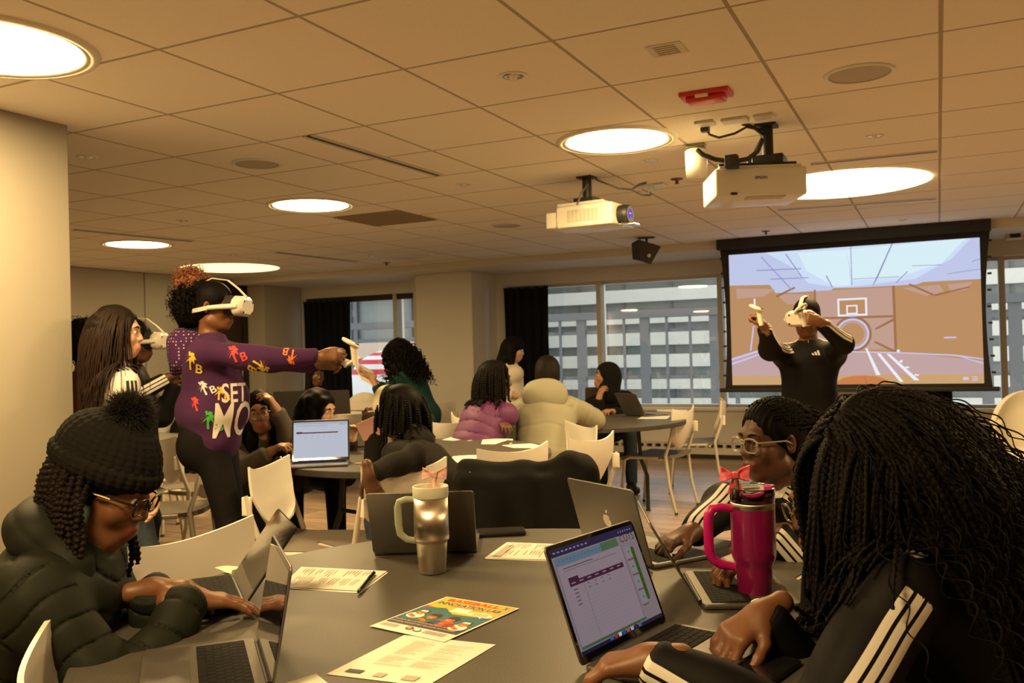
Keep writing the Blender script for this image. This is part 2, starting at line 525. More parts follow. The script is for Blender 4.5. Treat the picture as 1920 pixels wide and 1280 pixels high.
# windows: six bays of deep painted mullions with a real pane in each
def glass_mat():
    m = bpy.data.materials.new('window_glass'); m.use_nodes = True
    nt = m.node_tree; nt.nodes.clear()
    out = nt.nodes.new('ShaderNodeOutputMaterial'); mx = nt.nodes.new('ShaderNodeMixShader')
    tr = nt.nodes.new('ShaderNodeBsdfTransparent'); gl = nt.nodes.new('ShaderNodeBsdfGlossy')
    tr.inputs[0].default_value = (.86, .88, .88, 1); gl.inputs['Roughness'].default_value = .02; gl.inputs[0].default_value = (.95, .97, 1, 1)
    fr = nt.nodes.new('ShaderNodeFresnel'); fr.inputs[0].default_value = 1.55
    ml = nt.nodes.new('ShaderNodeMath'); ml.operation = 'MULTIPLY'; ml.inputs[1].default_value = 1.6
    nt.links.new(fr.outputs[0], ml.inputs[0]); nt.links.new(ml.outputs[0], mx.inputs[0])
    nt.links.new(tr.outputs[0], mx.inputs[1]); nt.links.new(gl.outputs[0], mx.inputs[2]); nt.links.new(mx.outputs[0], out.inputs[0])
    return m
GLASS = glass_mat()
bays = [(-8.36, -6.79), (-6.79, -6.26), (-5.05, -3.79), (-3.79, -2.29), (-2.29, -.80), (-.80, .60), (.60, 2.9)]
for i, (a, b) in enumerate(bays):
    w = .055
    fr = MB()
    for x in ((a,) if i not in (1, 6) else (a, b)):
        fr.box((x - w / 2, WALLY + .04, SILL), (x + w / 2, WALLY + .24, HEAD), bev=.004)
    fr.box((a, WALLY + .12, HEAD - .035), (b, WALLY + .24, HEAD)).box((a, WALLY + .12, SILL), (b, WALLY + .24, SILL + .03))
    wo = struct('window_%d' % (i + 1), fr, M_('frame_paint'))
    struct('glass_pane', MB().box((a + .02, WALLY + .175, SILL + .02), (b - .02, WALLY + .183, HEAD - .02)), GLASS, wo)
    if i in (0, 1):
        struct('blind_roll', MB().box((a + .03, WALLY + .06, HEAD - .075), (b - .03, WALLY + .13, HEAD), bev=.01), mat('blind_dark', (.05, .04, .035), .8), wo)
struct('trim_5', MB().box((-8.36, WALLY - .05, SILL - .035), (-6.26, WALLY + .30, SILL), bev=.006).box((-5.05, WALLY - .05, SILL - .035), (2.9, WALLY + .30, SILL), bev=.006), M_('trim_white'))
# wide white panel under the screen
struct('trim_6', MB().box((-1.30, WALLY - .10, .0), (-.10, WALLY - .055, .80), bev=.004), M_('white_paint'))
# finned heater along the foot of the window wall
hb = MB()
for xa, xb in ((-5.0, -1.32), (-.08, 2.8)):
    hb.box((xa, WALLY - .10, .05), (xb, WALLY, .125)).box((xa, WALLY - .10, .165), (xb, WALLY, .18)).box((xa, WALLY - .012, .125), (xb, WALLY, .165), 1)
    hb.box((xa, WALLY - .09, 0), (xb, WALLY, .05), 1)
    x = xa
    while x < xb - .05:
        hb.box((x, WALLY - .098, .125), (x + .035, WALLY - .01, .165)); x += .105
ho = hb.build('baseboard_heater', [mat('heater_cream', (.62, .58, .50), .5), M_('black')])
tag(ho, 'long cream slotted baseboard heater along the foot of the window wall', 'heater')
# ------------------------------------------------------------------ things on the ceiling
def emit_mat(name, col, s):
    return mat(name, (.8, .8, .8), .5, emit=s, ecol=col)
MS = emit_mat('lamp_small', LAMP, SMALL_L); MBIG = emit_mat('lamp_large', (1.0, .80, .33), BIG_L)
ring_m = mat('lamp_ring', (.72, .68, .58), .5)
lamp_mount = {}
def ceiling_light(p, r, m, label, ring=True):
    e = empty('ceiling_light', (p[0], p[1], CEIL), label=label, cat='ceiling light', group='round recessed ceiling lights')
    if ring:
        MB().lathe([(r + .055, 0), (r + .05, -.008), (r + .022, -.012), (r + .018, -.006), (r + .012, -.010), (r, -.004), (r - .004, -.002)], 64, cap=False).build('trim_ring', ring_m, e)
    MB().lathe([(r, -.004), (r * .9, -.007), (r * .5, -.011), (.001, -.013)], 64, cap=False).build('diffuser', m, e)
    return e
ceiling_light(V(-2.86, 1.93), .285, MS, 'round glowing ceiling light in the upper left corner above the pale wall end')
ceiling_light(V(-1.475, 4.37), .262, MS, 'round glowing ceiling light above the rear white projector')
ceiling_light(V(-4.00, 5.05), .262, MS, 'round glowing ceiling light between the long slot vent and the dark square vent')
ceiling_light(V(-6.64, 5.85), .265, MS, 'small round glowing ceiling light farthest left, next to the pale wall end')
ceiling_light(V(-7.61, 8.06), .57, MBIG, 'wide yellowish ceiling light above the curly haired girl in purple', False)
ceiling_light(V(-.56, 6.45), .55, emit_mat('lamp_large_b', LAMP, BIG_L * 11.0), 'wide glowing ceiling light partly hidden behind the nearer projector', False)
# the rows of lamps go on behind the camera; the window panes mirror them
for x, y in ((1069, 548), (1087, 566), (1062, 574), (1108, 587), (1201, 556), (1209, 573), (1180, 581), (1320, 540), (1303, 562), (1316, 583)):
    q = onz(x, y, CEIL)
    q = V(q[0], 2 * (WALLY + .179) - q[1], 0)
    if (q - CAMP) @ FWD > 1.2 or q[0] < -8.5: continue
    ceiling_light(q, .265, MS, 'round glowing ceiling light in the rows behind the camera, mirrored in the window panes')
for q in (V(-1.05, .10), V(1.9, 3.2)):  # unseen lamps added out of view to brighten the table and foreground
    ceiling_light(q, .265, MS, 'added unseen round fill light above the camera and the big table, outside the photo')
e = empty('ceiling_light', (*onz(753, 478, CEIL)[:2], CEIL), label='wide unlit white ceiling light near the window pillar', cat='ceiling light', group='round recessed ceiling lights')
MB().lathe([(.36, 0), (.36, -.012), (.33, -.016), (.31, -.008)], 64, cap=False).build('trim_ring', M_('trim_white'), e)
MB().lathe([(.31, -.006), (.15, -.012), (.001, -.013)], 48, cap=False).build('diffuser', mat('lamp_off', (.74, .68, .58), .6), e)

grey_mesh = mat('speaker_grille', (.46, .42, .34), .7, noise=.2, nscale=400)
def ceiling_speaker(p, r, label):
    e = empty('ceiling_speaker', (p[0], p[1], CEIL), label=label, cat='speaker', group='round flush ceiling speakers')
    MB().lathe([(r, 0), (r, -.006), (r * .93, -.010), (r * .88, -.006)], 48, cap=False).build('trim_ring', M_('trim_white'), e)
    MB().lathe([(r * .9, -.004), (r * .5, -.007), (.001, -.008)], 48, cap=False).build('grille', grey_mesh, e)
ceiling_speaker(onz(1611, 137, CEIL), .135, 'round white rimmed ceiling speaker right of the red alarm')
ceiling_speaker(onz(482, 306, CEIL), .135, 'round grey ceiling speaker left of the long slot vent')
ceiling_speaker(onz(950, 422, CEIL), .135, 'round grey ceiling speaker left of the rear white projector')
def downlight(p, r, label, m=None):
    e = empty('downlight', (p[0], p[1], CEIL), label=label, cat='downlight', group='small recessed downlights')
    MB().lathe([(r, 0), (r, -.004), (r * .86, -.007), (r * .7, -.003)], 32, cap=False).build('trim_ring', M_('trim_white'), e)
    MB().lathe([(r * .72, -.002), (r * .5, -.004), (r * .35, -.003), (.001, -.003)], 32, cap=False).build('reflector', M_('chrome'), e)
    MB().lathe([(r * .3, -.003), (r * .22, -.016), (.001, -.018)], 16, cap=False).build('bulb', mat('bulb_glass', (.9, .88, .8), .1), e)
for x, y, r, l in ((163, 294, .055, 'small chrome downlight beside the top of the pale wall end'), (962, 142, .06, 'small chrome downlight nearest the camera, above the middle of the ceiling'),
                   (870, 345, .055, 'small chrome downlight below the end of the long slot vent'), (343, 413, .055, 'small chrome downlight above the farthest left ceiling light'),
                   (1640, 255, .05, 'small white downlight between ceiling speaker and black slot above the projector'), (1222, 300, .05, 'small downlight under the round light above the rear projector'),
                   (828, 432, .05, 'tiny downlight right of the dark square vent'), (437, 476, .05, 'tiny downlight above the wide yellowish ceiling light'),
                   (1352, 384, .045, 'tiny downlight below the nearer projector'), (1692, 412, .045, 'tiny downlight just above the projection screen housing')):
    downlight(onz(x, y, CEIL), r, l)
def sprinkler(p, label):
    e = empty('sprinkler', (p[0], p[1], CEIL), label=label, cat='sprinkler', group='small dark ceiling sprinklers')
    MB().lathe([(.04, 0), (.038, -.006), (.012, -.008), (.010, -.03), (.018, -.032), (.001, -.035)], 20, cap=False).build('sprinkler_head', mat('bronze', (.16, .10, .06), .4, .6), e)
sprinkler(onz(1269, 335, CEIL), 'small dark sprinkler between the two projectors')
sprinkler(onz(725, 492, CEIL), 'small dark sprinkler in front of the unlit ceiling disc')
sprinkler(onz(1436, 433, CEIL), 'small dark sprinkler just before the screen housing')
def slot(pa, pb, w, label):
    a, b = np.array(pa), np.array(pb); d = unit(b - a); s = V(-d[1], d[0], 0); L = np.linalg.norm(b - a)
    e = empty('slot_vent', (a[0], a[1], CEIL), label=label, cat='vent', group='linear slot vents in the ceiling')
    M = frame((0, 0, 0), d, s, (0, 0, 1))
    MB().box((0, -w / 2, -.005), (L, w / 2, 0), M=M).build('slot', M_('black'), e)
    MB().box((0, -w * 1.6, -.004), (L, -w * .5, 0), M=M).box((0, w * .5, -.004), (L, w * 1.6, 0), M=M).build('frame', mat('vent_rail', (.60, .54, .44), .5), e)
slot(onz(578, 254, CEIL), onz(822, 328, CEIL), .024, 'long black slot vent left of centre on the ceiling')
slot(onz(1520, 307, CEIL), onz(1757, 283, CEIL), .02, 'black slot vent right behind the nearer projector')
slot(onz(1458, 393, CEIL), onz(1755, 372, CEIL), .03, 'black slot vent between the wide light and the screen')
slot(onz(140, 430, CEIL), onz(360, 452, CEIL), .03, 'black slot vent above the farthest left ceiling light')
slot(onz(520, 473, CEIL), onz(668, 490, CEIL), .03, 'black slot vent right of the wide yellowish light')
# dark square return vent
e = empty('return_vent', (-3.925, 5.885, CEIL), label='dark square return vent in the ceiling tile behind a round light', cat='vent')
rv = MB().box((-.3, -.3, -.004), (.3, .3, 0))
rv.build('panel', mat('vent_brown', (.34, .27, .19), .8, noise=.2, nscale=80), e)
mb = MB()
for k in range(14):
    mb.box((-.29, -.28 + k * .042, -.010), (.29, -.27 + k * .042, -.004))
mb.build('slats', mat('vent_brown2', (.42, .34, .24), .7), e)
# square plate, red fire alarm
p = onz(1250, 92, CEIL)
e = empty('access_plate', p, label='small square plate with vents on the ceiling near the red alarm', cat='ceiling plate')
MB().rbox(.13, .13, -.004, 0, .01).build('plate', mat('plate_cream', (.70, .65, .55), .6), e)
mb = MB()
for k in range(5): mb.box((-.04, -.05 + k * .022, -.006), (.04, -.042 + k * .022, -.004))
mb.build('slots', mat('plate_slot', (.40, .34, .25), .7), e)
p = onz(1324, 174, CEIL)
e = empty('fire_alarm', p, label='red fire alarm strobe mounted flat on the ceiling', cat='fire alarm')
MB().box((-.105, -.062, -.018), (.105, .062, 0), bev=.006).box((-.08, -.045, -.042), (.08, .045, -.016), bev=.012).build('housing', mat('alarm_red', (.62, .035, .03), .35), e)
MB().box((-.035, -.062, -.030), (.02, -.046, -.016), bev=.003).build('strobe_lens', mat('lens_clear', (.85, .75, .55), .2), e)
# ------------------------------------------------------------------ projection screen
def lin(r, g, b):
    return tuple(((c / 255) / 12.92 if c / 255 < .04045 else ((c / 255 + .055) / 1.055) ** 2.4) for c in (r, g, b))
SY = 9.13
scr = empty('projection_screen', (-.775, SY, .84), label='large pull-down projection screen with black border showing a virtual basketball court', cat='projection screen')
sx0, sx1, sz0, sz1 = -1.914, .362, .900, 2.232
def S(u, v):                       # u, v: 0..1 from the upper left corner of the picture
    return (sx0 + u * (sx1 - sx0) + .775, 0, sz1 - v * (sz1 - sz0) - .84)
surf = MB(); pn_ = [0]
def patch(pts, mi, lift):
    P = [S(*p) for p in pts]; pn_[0] += 1
    surf.add([(x, -.002 - lift * .0004 - pn_[0] * .000003, z) for x, y, z in P], [tuple(range(len(P)))[::-1]], mi)
screen_cols = [('tan', (190, 143, 100)), ('tan_dark', (158, 112, 76)), ('wall_light', (196, 160, 145)), ('lavender', (196, 166, 168)), ('sky', (196, 205, 240)), ('sky_bright', (222, 246, 255)),
               ('sky_line', (140, 150, 190)), ('white', (240, 244, 255)), ('line_blue', (205, 205, 250)), ('ball', (205, 125, 72)), ('tan_light', (205, 165, 115)), ('sky_mid', (210, 228, 255))]
SM = [mat('picture_' + n, (.02, .02, .02), .8, emit=.92, ecol=lin(*c)) for n, c in screen_cols]
ix = {n: i for i, (n, c) in enumerate(screen_cols)}
R_ = lambda a, b, c, d: [(a, b), (c, b), (c, d), (a, d)]
patch(R_(0, 0, 1, 1), ix['tan'], 0)
patch([(0, 0), (1, 0), (1, .285), (.79, .285), (.765, .30), (.53, .30), (.44, .295), (.43, .315), (.36, .315), (.355, .31), (.28, .312), (.2, .31), (.175, .245), (0, .235)], ix['sky'], 1)
patch([(.16, 0), (.97, 0), (.90, .13), (.76, .26), (.53, .29), (.45, .29), (.34, .25), (.27, .12)], ix['sky_mid'], 2)
patch([(.50, .02), (.95, 0), (.86, .16), (.70, .24), (.52, .25)], ix['sky_bright'], 3)
patch([(.30, .02), (.50, .02), (.51, .28), (.44, .28), (.33, .15)], ix['sky_bright'], 3)
for pts in ([(.14, .03), (.145, .03), (.275, .30), (.27, .30)], [(.245, .02), (.25, .02), (.315, .20), (.31, .20)], [(.41, .20), (.415, .20), (.44, .29), (.435, .29)], [(.514, 0), (.517, 0), (.517, .28), (.514, .28)],
            [(.675, 0), (.68, 0), (.62, .23), (.60, .29), (.597, .29)], [(.73, .205), (.735, .205), (.69, .28), (.685, .28)], [(.97, .16), (1, .145), (1, .15), (.97, .165)],
            [(.12, .128), (.31, .135), (.31, .142), (.12, .135)], [(.18, .2), (.34, .205), (.34, .211), (.18, .207)], [(.52, .235), (.70, .235), (.70, .239), (.52, .239)], [(.75, .165), (.86, .17), (.86, .174), (.75, .169)], [(.88, .235), (1, .215), (1, .219), (.88, .239)]):
    patch(pts, ix['sky_line'], 4)
patch(R_(.365, .31, .675, .75), ix['wall_light'], 1)
patch([(.20, .32), (.34, .33), (.34, .40), (.25, .40)], ix['wall_light'], 1); patch([(.03, .26), (.2, .28), (.15, .33), (.03, .34)], ix['wall_light'], 1)
patch([(.71, .32), (.85, .31), (.87, .37), (.80, .38)], ix['wall_light'], 1); patch([(.88, .31), (.97, .30), (.95, .35), (.89, .37)], ix['wall_light'], 1)
for pts in ([(.36, .30), (.368, .30), (.372, .76), (.364, .76)], [(.672, .30), (.682, .30), (.684, .78), (.674, .78)], [(.365, .505), (.68, .51), (.68, .525), (.365, .52)], [(.37, .53), (.44, .60), (.435, .61), (.37, .55)],
            [(.675, .53), (.60, .60), (.605, .61), (.675, .55)], [(.37, .76), (.44, .69), (.445, .70), (.38, .77)], [(.675, .76), (.60, .69), (.595, .70), (.665, .77)], [(.20, .33), (.28, .27), (.285, .28), (.205, .345)], [(.74, .29), (.83, .375), (.825, .385), (.735, .30)], [(.83, .375), (.96, .33), (.96, .34), (.83, .39)]):
    patch(pts, ix['tan_dark'], 2)
def arc(cu, cv, r, n=36, a0=0, a1=2 * math.pi):
    return [(cu + r * math.cos(a0 + (a1 - a0) * i / n), cv + r * 1.71 * math.sin(a0 + (a1 - a0) * i / n)) for i in range(n + 1)]
def ring(cu, cv, r0, r1, mi, lift, n=40):
    A, B = arc(cu, cv, r0, n), arc(cu, cv, r1, n)
    for i in range(n): patch([A[i], B[i], B[i + 1], A[i + 1]], mi, lift)
patch(arc(.512, .635, .066)[:-1], ix['wall_light'], 3); ring(.512, .635, .058, .066, ix['line_blue'], 4); patch(arc(.512, .635, .046)[:-1], ix['tan'], 4); ring(.512, .635, .066, .076, ix['tan_dark'], 3)
patch([(0, .80), (.15, .735), (.45, .755), (.70, .775), (1, .845), (1, .935), (0, .93)], ix['lavender'], 2)
patch([(0, .93), (1, .935), (1, 1), (0, 1)], ix['tan_light'], 2)
for pts in ([(0, .795), (.12, .735), (.15, .735), (0, .81)], [(0, .83), (.15, .75), (.165, .75), (0, .845)], [(.45, .755), (.70, .775), (.70, .783), (.45, .763)], [(.70, .775), (.90, .80), (1, .83), (1, .838), (.89, .808), (.70, .783)], [(.90, .805), (.91, .805), (1, .86), (1, .868)]):
    patch(pts, ix['line_blue'], 4)
for pts in ([(.56, .74), (.568, .74), (.617, .935), (.60, .935)], [(.605, .78), (.618, .78), (.705, .985), (.69, .985)], [(.642, .785), (.655, .785), (.765, .975), (.745, .975)], [(.695, .83), (.705, .83), (.70, .85), (.69, .845)], [(.715, .875), (.73, .88), (.725, .89), (.71, .887)], [(.75, .93), (.765, .935), (.76, .945), (.745, .94)]):
    patch(pts, ix['white'], 5)
def hoop(u0, v0, u1, v1, w, mi, l):
    patch(R_(u0, v0, u1, v0 + w * 1.7), mi, l); patch(R_(u0, v1 - w * 1.7, u1, v1), mi, l); patch(R_(u0, v0, u0 + w, v1), mi, l); patch(R_(u1 - w, v0, u1, v1), mi, l)
patch(R_(.457, .378, .57, .50), ix['tan'], 4)
hoop(.455, .375, .573, .505, .008, ix['white'], 5); hoop(.49, .425, .535, .492, .006, ix['white'], 5); patch(R_(.50, .495, .525, .51), ix['line_blue'], 6)
patch([(.545 + .105 * math.cos(t), .999 - .062 * math.sin(t)) for t in np.linspace(0, math.pi, 24)], ix['ball'], 5)
patch([(.55, .945), (.553, .945), (.565, .998), (.561, .998)], ix['tan_dark'], 6)
patch([(.105, .345), (.112, .345), (.112, .42), (.103, .42)], ix['white'], 5); patch([(.098, .55), (.104, .55), (.088, .74), (.082, .74)], ix['line_blue'], 5)
patch(arc(.688, .765, .006, 14)[:-1], ix['white'], 6)
patch(R_(.925, .955, .945, .975), ix['line_blue'], 6); patch(R_(.958, .952, .978, .957), ix['line_blue'], 6); patch(R_(.958, .965, .978, .970), ix['line_blue'], 6); patch(R_(.958, .976, .978, .981), ix['line_blue'], 6)
patch(R_(.86, .675, .905, .685), ix['line_blue'], 5)
surf.build('screen_surface', SM, scr)
bo = MB()
ox0, ox1 = -1.995 + .775, .425 + .775
def side(s, t):                    # tab-tensioned fabric edge, drawn in at half height
    return (ox0 - .035 * (2 * abs(t - .45)) ** 2 + .035) if s < 0 else (ox1 + .045 * (2 * abs(t - .45)) ** 2 - .03)
nn = 14
for k in range(nn):
    ta, tb = k / nn, (k + 1) / nn
    za, zb = .02 + ta * 1.44, .02 + tb * 1.44
    for s, xi in ((-1, sx0 + .775), (1, sx1 + .775)):
        q = [(side(s, ta), 0, za), (xi, 0, za), (xi, 0, zb), (side(s, tb), 0, zb)]
        bo.add(q, [(0, 1, 2, 3)] if s < 0 else [(3, 2, 1, 0)])
bo.box((sx0 + .775 - .005, -.001, sz1 - .84), (sx1 + .775 + .005, .004, 1.46)).box((sx0 + .775 - .005, -.001, .0), (sx1 + .775 + .005, .004, sz0 - .84))
bo.box((sx0 + .775, .003, .0), (sx1 + .775, .006, 1.5))
bo.build('border', mat('screen_black', (.010, .009, .010), .7), scr)
MB().box((ox0 - .05, -.02, -.012), (ox1 + .06, .02, .03), bev=.008).build('bottom_bar', M_('black'), scr)
tn = MB()
for k in range(9):
    z = .15 + k * .15
    tn.box((ox1 - .02 + .02 * abs(k - 4) / 4, -.006, z), (ox1 + .015 + .02 * abs(k - 4) / 4, .006, z + .02)).box((ox0 - .01 - .02 * abs(k - 4) / 4 + .02, -.006, z), (ox0 + .03, .006, z + .02))
tn.build('tension_tabs', M_('black'), scr)
MB().box((ox0 - .03, -.06, 1.445), (ox1 + .03, .07, CEIL - .84 - .002)).build('housing', M_('black'), scr)

# ------------------------------------------------------------------ projectors
cream = mat('projector_white', (.66, .63, .55), .35, coat=.2)
def projector_mount(e, top, drop):
    """black pole from the ceiling with a plate, child of the projector"""
    mb = MB().tube([(top[0], top[1], CEIL - e.location.z), (top[0], top[1], drop)], .028, 14)
    mb.box((top[0] - .07, top[1] - .07, CEIL - e.location.z - .012), (top[0] + .07, top[1] + .07, CEIL - e.location.z)).box((top[0] - .085, top[1] - .06, drop - .03), (top[0] + .085, top[1] + .06, drop + .03), bev=.008)
    return mb
# nearer one: we look at its long rear side, it throws towards the screen
Zp = 4.22
pa, pb = at(1342, 343, Zp), at(1513, 332, Zp - .02)
c = (pa + pb) / 2
ax = unit(V(pb[0] - pa[0], pb[1] - pa[1], 0)); ay = V(-ax[1], ax[0], 0)
W = np.linalg.norm(pb - pa)
e = empty('projector', (c[0], c[1], c[2]), label='nearer white ceiling projector with lettering on its back, in front of the wide light', cat='projector')
M = frame((0, 0, 0), ax, ay, (0, 0, 1)) if True else None
b = MB().box((-W / 2, 0, -.072), (W / 2, .36, .062), M=M, bev=.012)
b.box((-W / 2 + .02, .01, .06), (W / 2 - .02, .34, .076), M=M, bev=.006)
b.build('housing', cream, e)
vs, fs = text_poly('EPSON', .019, .0005)
MB().add([(x, -.0015, y + .012) for x, y, z in vs], fs, M=frame((0, 0, 0), ax, ay, (0, 0, 1))).build('lettering', mat('print_grey', (.12, .11, .10), .5), e)
MB().box((-W / 2 + .07, -.004, -.066), (-W / 2 + .10, .002, -.054), M=M).build('sensor', M_('black'), e)
MB().box((-.06, .02, -.076), (.12, .10, -.071), M=M).box((W / 2 - .001, .05, -.045), (W / 2 + .004, .30, .045), M=M).build('vent_panel', mat('projector_vent', (.46, .43, .37), .6), e)
MB().lathe([(.05, 0), (.05, .03), (.04, .035)], 24, M=frame(M[:3, :3] @ V(.12, .36, 0), M[:3, 0], -M[:3, 2] * 0 + V(0, 0, 1), M[:3, 1])).build('lens', mat('lens_dark', (.02, .02, .05), .08, coat=1), e)
pm = MB()
ptop = onz(1437, 234, CEIL) - c
pc = ptop
pm.tube([(pc[0], pc[1], CEIL - c[2]), (pc[0], pc[1], .13)], .030, 14)
pm.box((pc[0] - .085, pc[1] - .08, .085), (pc[0] + .085, pc[1] + .08, .135), bev=.008).box((pc[0] - .05, pc[1] - .05, CEIL - c[2] - .012), (pc[0] + .05, pc[1] + .05, CEIL - c[2])).tube([(-.19, .05, .085), (.18, .05, .085)], .010, 8, M=M).tube([(-.19, .28, .085), (.18, .28, .085)], .010, 8, M=M)
pm.build('ceiling_mount', M_('black'), e)
cb = MB()
P3 = lambda x, y, Z: at(x, y, Z - .46) - c
cb.tube([P3(1429, 262, 4.75), P3(1420, 284, 4.7), P3(1402, 298, 4.66), P3(1375, 303, 4.66), P3(1342, 299, 4.68), P3(1318, 290, 4.70), P3(1308, 281, 4.72)], .012, 8)
cb.tube([P3(1322, 234, 4.78), P3(1330, 252, 4.76), P3(1348, 258, 4.75), P3(1378, 250, 4.75), P3(1400, 238, 4.77), P3(1430, 244, 4.79)], .006, 8)
cb.tube([P3(1378, 224, 4.80), P3(1394, 233, 4.78), P3(1412, 238, 4.78), P3(1430, 252, 4.78)], .008, 8).tube([P3(1425, 265, 4.76), P3(1412, 290, 4.70), P3(1412, 305, 4.70)], .006, 8)
cb.box(P3(1372, 303, 4.66) - V(.03, .03, .03), P3(1372, 303, 4.66) + V(.03, .03, .03), bev=.006)
cb.box(P3(1322, 236, 4.78) - V(.02, .02, .03), P3(1322, 236, 4.78) + V(.02, .02, .03), bev=.004)
cb.build('cables', mat('cable_dark', (.03, .028, .026), .5), e)
q = onz(1322, 230, CEIL); 
for nm, (x, y, w) in (('a', (1322, 229, .09)), ('b', (1378, 223, .12)), ('c', (1432, 216, .09))):
    q = onz(x, y, CEIL)
    o = MB().box((-w / 2, -.04, -.014), (w / 2, .04, 0), bev=.004).build('outlet_plate', cream)
    o.location = q
    tag(o, {'a': 'ceiling outlet plate with a black plug, above the hanging white cylinder', 'b': 'cream ceiling outlet plate in the middle of the row before the nearer projector', 'c': 'tan ceiling box right beside the black projector pole'}[nm], 'outlet plate')
# white cylinder hanging beside it
q = at(1306, 308, 4.72)
e2 = empty('cylinder_lamp', q, label='white cylinder track lamp hanging left of the nearer projector', cat='lamp')
MB().lathe([(.048, -.075), (.056, -.085), (.060, .07), (.05, .08), (.001, .082)], 32).build('shade', cream, e2)
MB().tube([(0, 0, .08), (0, 0, CEIL - q[2])], .012, 8).box((-.05, -.03, .085), (.05, .03, .115), bev=.005).build('bracket', mat('bracket_steel', (.25, .23, .2), .35, .9), e2)
# the rear projector
Zq = 5.42
pa, pb = at(1022, 412, Zq + .12), at(1147, 400, Zq - .12)
c = (pa + pb) / 2
ax = unit(V(pb[0] - pa[0], pb[1] - pa[1], 0)); ay = V(-ax[1], ax[0], 0); W = np.linalg.norm(pb - pa)
e = empty('projector', c, label='rear white ceiling projector with a dark lens glowing violet', cat='projector')
M = frame((0, 0, 0), ax, ay, (0, 0, 1))
MB().box((-W / 2 + .08, 0, -.062), (W / 2, .32, .072), M=M, bev=.012).box((-W / 2, .01, -.055), (-W / 2 + .09, .31, .045), M=M, bev=.010).build('housing', cream, e)
mb = MB()
for k in range(8): mb.box((-.07 + k * .027, -.003, -.028), (-.05 + k * .027, .004, .045), M=M)
mb.build('vent_slats', mat('projector_vent', (.46, .43, .37)), e)
lo = MB().lathe([(.058, -.01), (.062, .03), (.056, .065), (.050, .068)], 28, M=frame(M[:3, :3] @ V(W / 2, .12, .0), ay, V(0, 0, 1), ax)).build('lens_barrel', M_('black'), e)
MB().lathe([(.050, .060), (.03, .070), (.001, .074)], 24, M=frame(M[:3, :3] @ V(W / 2, .12, .0), ay, V(0, 0, 1), ax)).build('lens', mat('lens_violet', (.05, .04, .3), .1, emit=.35, ecol=(.1, .06, 1.0)), lo)
MB().box((W / 2 + .02, .05, -.075), (W / 2 + .12, .15, -.060), M=M, bev=.004).build('mirror_bracket', M_('chrome'), e)
pc = M[:3, :3] @ V(-.0, .14, 0)
pm = MB().tube([(pc[0], pc[1], CEIL - c[2]), (pc[0], pc[1], .12)], .030, 12).box((-.07, .08, .09), (.07, .20, .13), M=M, bev=.006).box((-.05, .09, CEIL - c[2] - .01), (.05, .19, CEIL - c[2]), M=M)
pm.build('ceiling_mount', M_('black'), e)
MB().tube([(-.16, .05, .088), (.15, .05, .088)], .012, 8, M=M).tube([(-.16, .27, .088), (.15, .27, .088)], .012, 8, M=M).tube([(.15, .05, .085), (.15, .27, .085)], .012, 8, M=M).tube([(-.16, .05, .085), (-.16, .27, .085)], .012, 8, M=M).build('carrier_frame', cream, e)
P3 = lambda x, y, Z: at(x, y, Z) - c
MB().tube([P3(1117, 336, 5.35), P3(1126, 340, 5.32), P3(1160, 353, 5.3), P3(1184, 355, 5.3), P3(1200, 345, 5.32), P3(1212, 342, 5.33)], .006, 8).tube([P3(1184, 355, 5.3), P3(1205, 365, 5.28), P3(1219, 366, 5.28), P3(1221, 355, 5.3)], .006, 8).tube([P3(1102, 345, 5.35), P3(1090, 362, 5.3), P3(1082, 384, 5.3)], .006, 8).box(P3(1221, 354, 5.3) - V(.014, .014, .03), P3(1221, 354, 5.3) + V(.014, .014, .03)).build('cables', M_('cable_dark'), e)
q = onz(1222, 346, CEIL)
o = MB().box((-.09, -.05, -.014), (.09, .05, 0), bev=.004).build('outlet_plate', cream); o.location = q
tag(o, 'cream ceiling outlet plate with a black plug right of the rear projector', 'outlet plate')
# wedge loudspeaker and the small white one at the right border
q = at(1213, 474, 8.7)
e = empty('wedge_speaker', q, label='dark wedge loudspeaker hanging from the ceiling in front of the window header', cat='speaker')
MB().add([(-.14, -.05, .10), (-.03, -.16, .12), (.15, -.02, .05), (.03, .12, .10), (-.13, -.06, -.06), (-.02, -.15, -.09), (.05, -.05, -.12), (.03, .12, -.06)], [(0, 1, 2, 3), (7, 6, 5, 4), (0, 4, 5, 1), (1, 5, 6, 2), (2, 6, 7, 3), (3, 7, 4, 0)]).build('cabinet', mat('speaker_charcoal', (.035, .028, .024), .6), e)
MB().tube([(0, 0, .08), (0, 0, CEIL - q[2])], .012, 8).box((-.08, -.03, CEIL - q[2] - .012), (.08, .03, CEIL - q[2])).build('bracket', M_('black'), e)
MB().lathe([(.018, 0), (.001, .004)], 12, M=frame((.055, -.115, -.04), unit(V(.6, .4, 0)), V(0, 0, 1), unit(V(.4, -.9, 0)))).build('badge', M_('chrome'), e)
q = at(1901, 425, 8.6)
e = empty('wall_speaker', q, label='small white wall speaker with black front at the right border beside the screen', cat='speaker')
MB().box((-.075, -.05, -.12), (.075, .10, .11), bev=.015).build('cabinet', cream, e)
MB().box((-.04, -.062, -.11), (.05, -.045, .03), bev=.006).build('grille', M_('black'), e)
MB().tube([(0, .05, .1), (0, .05, CEIL - q[2])], .014, 8).build('bracket', cream, e)
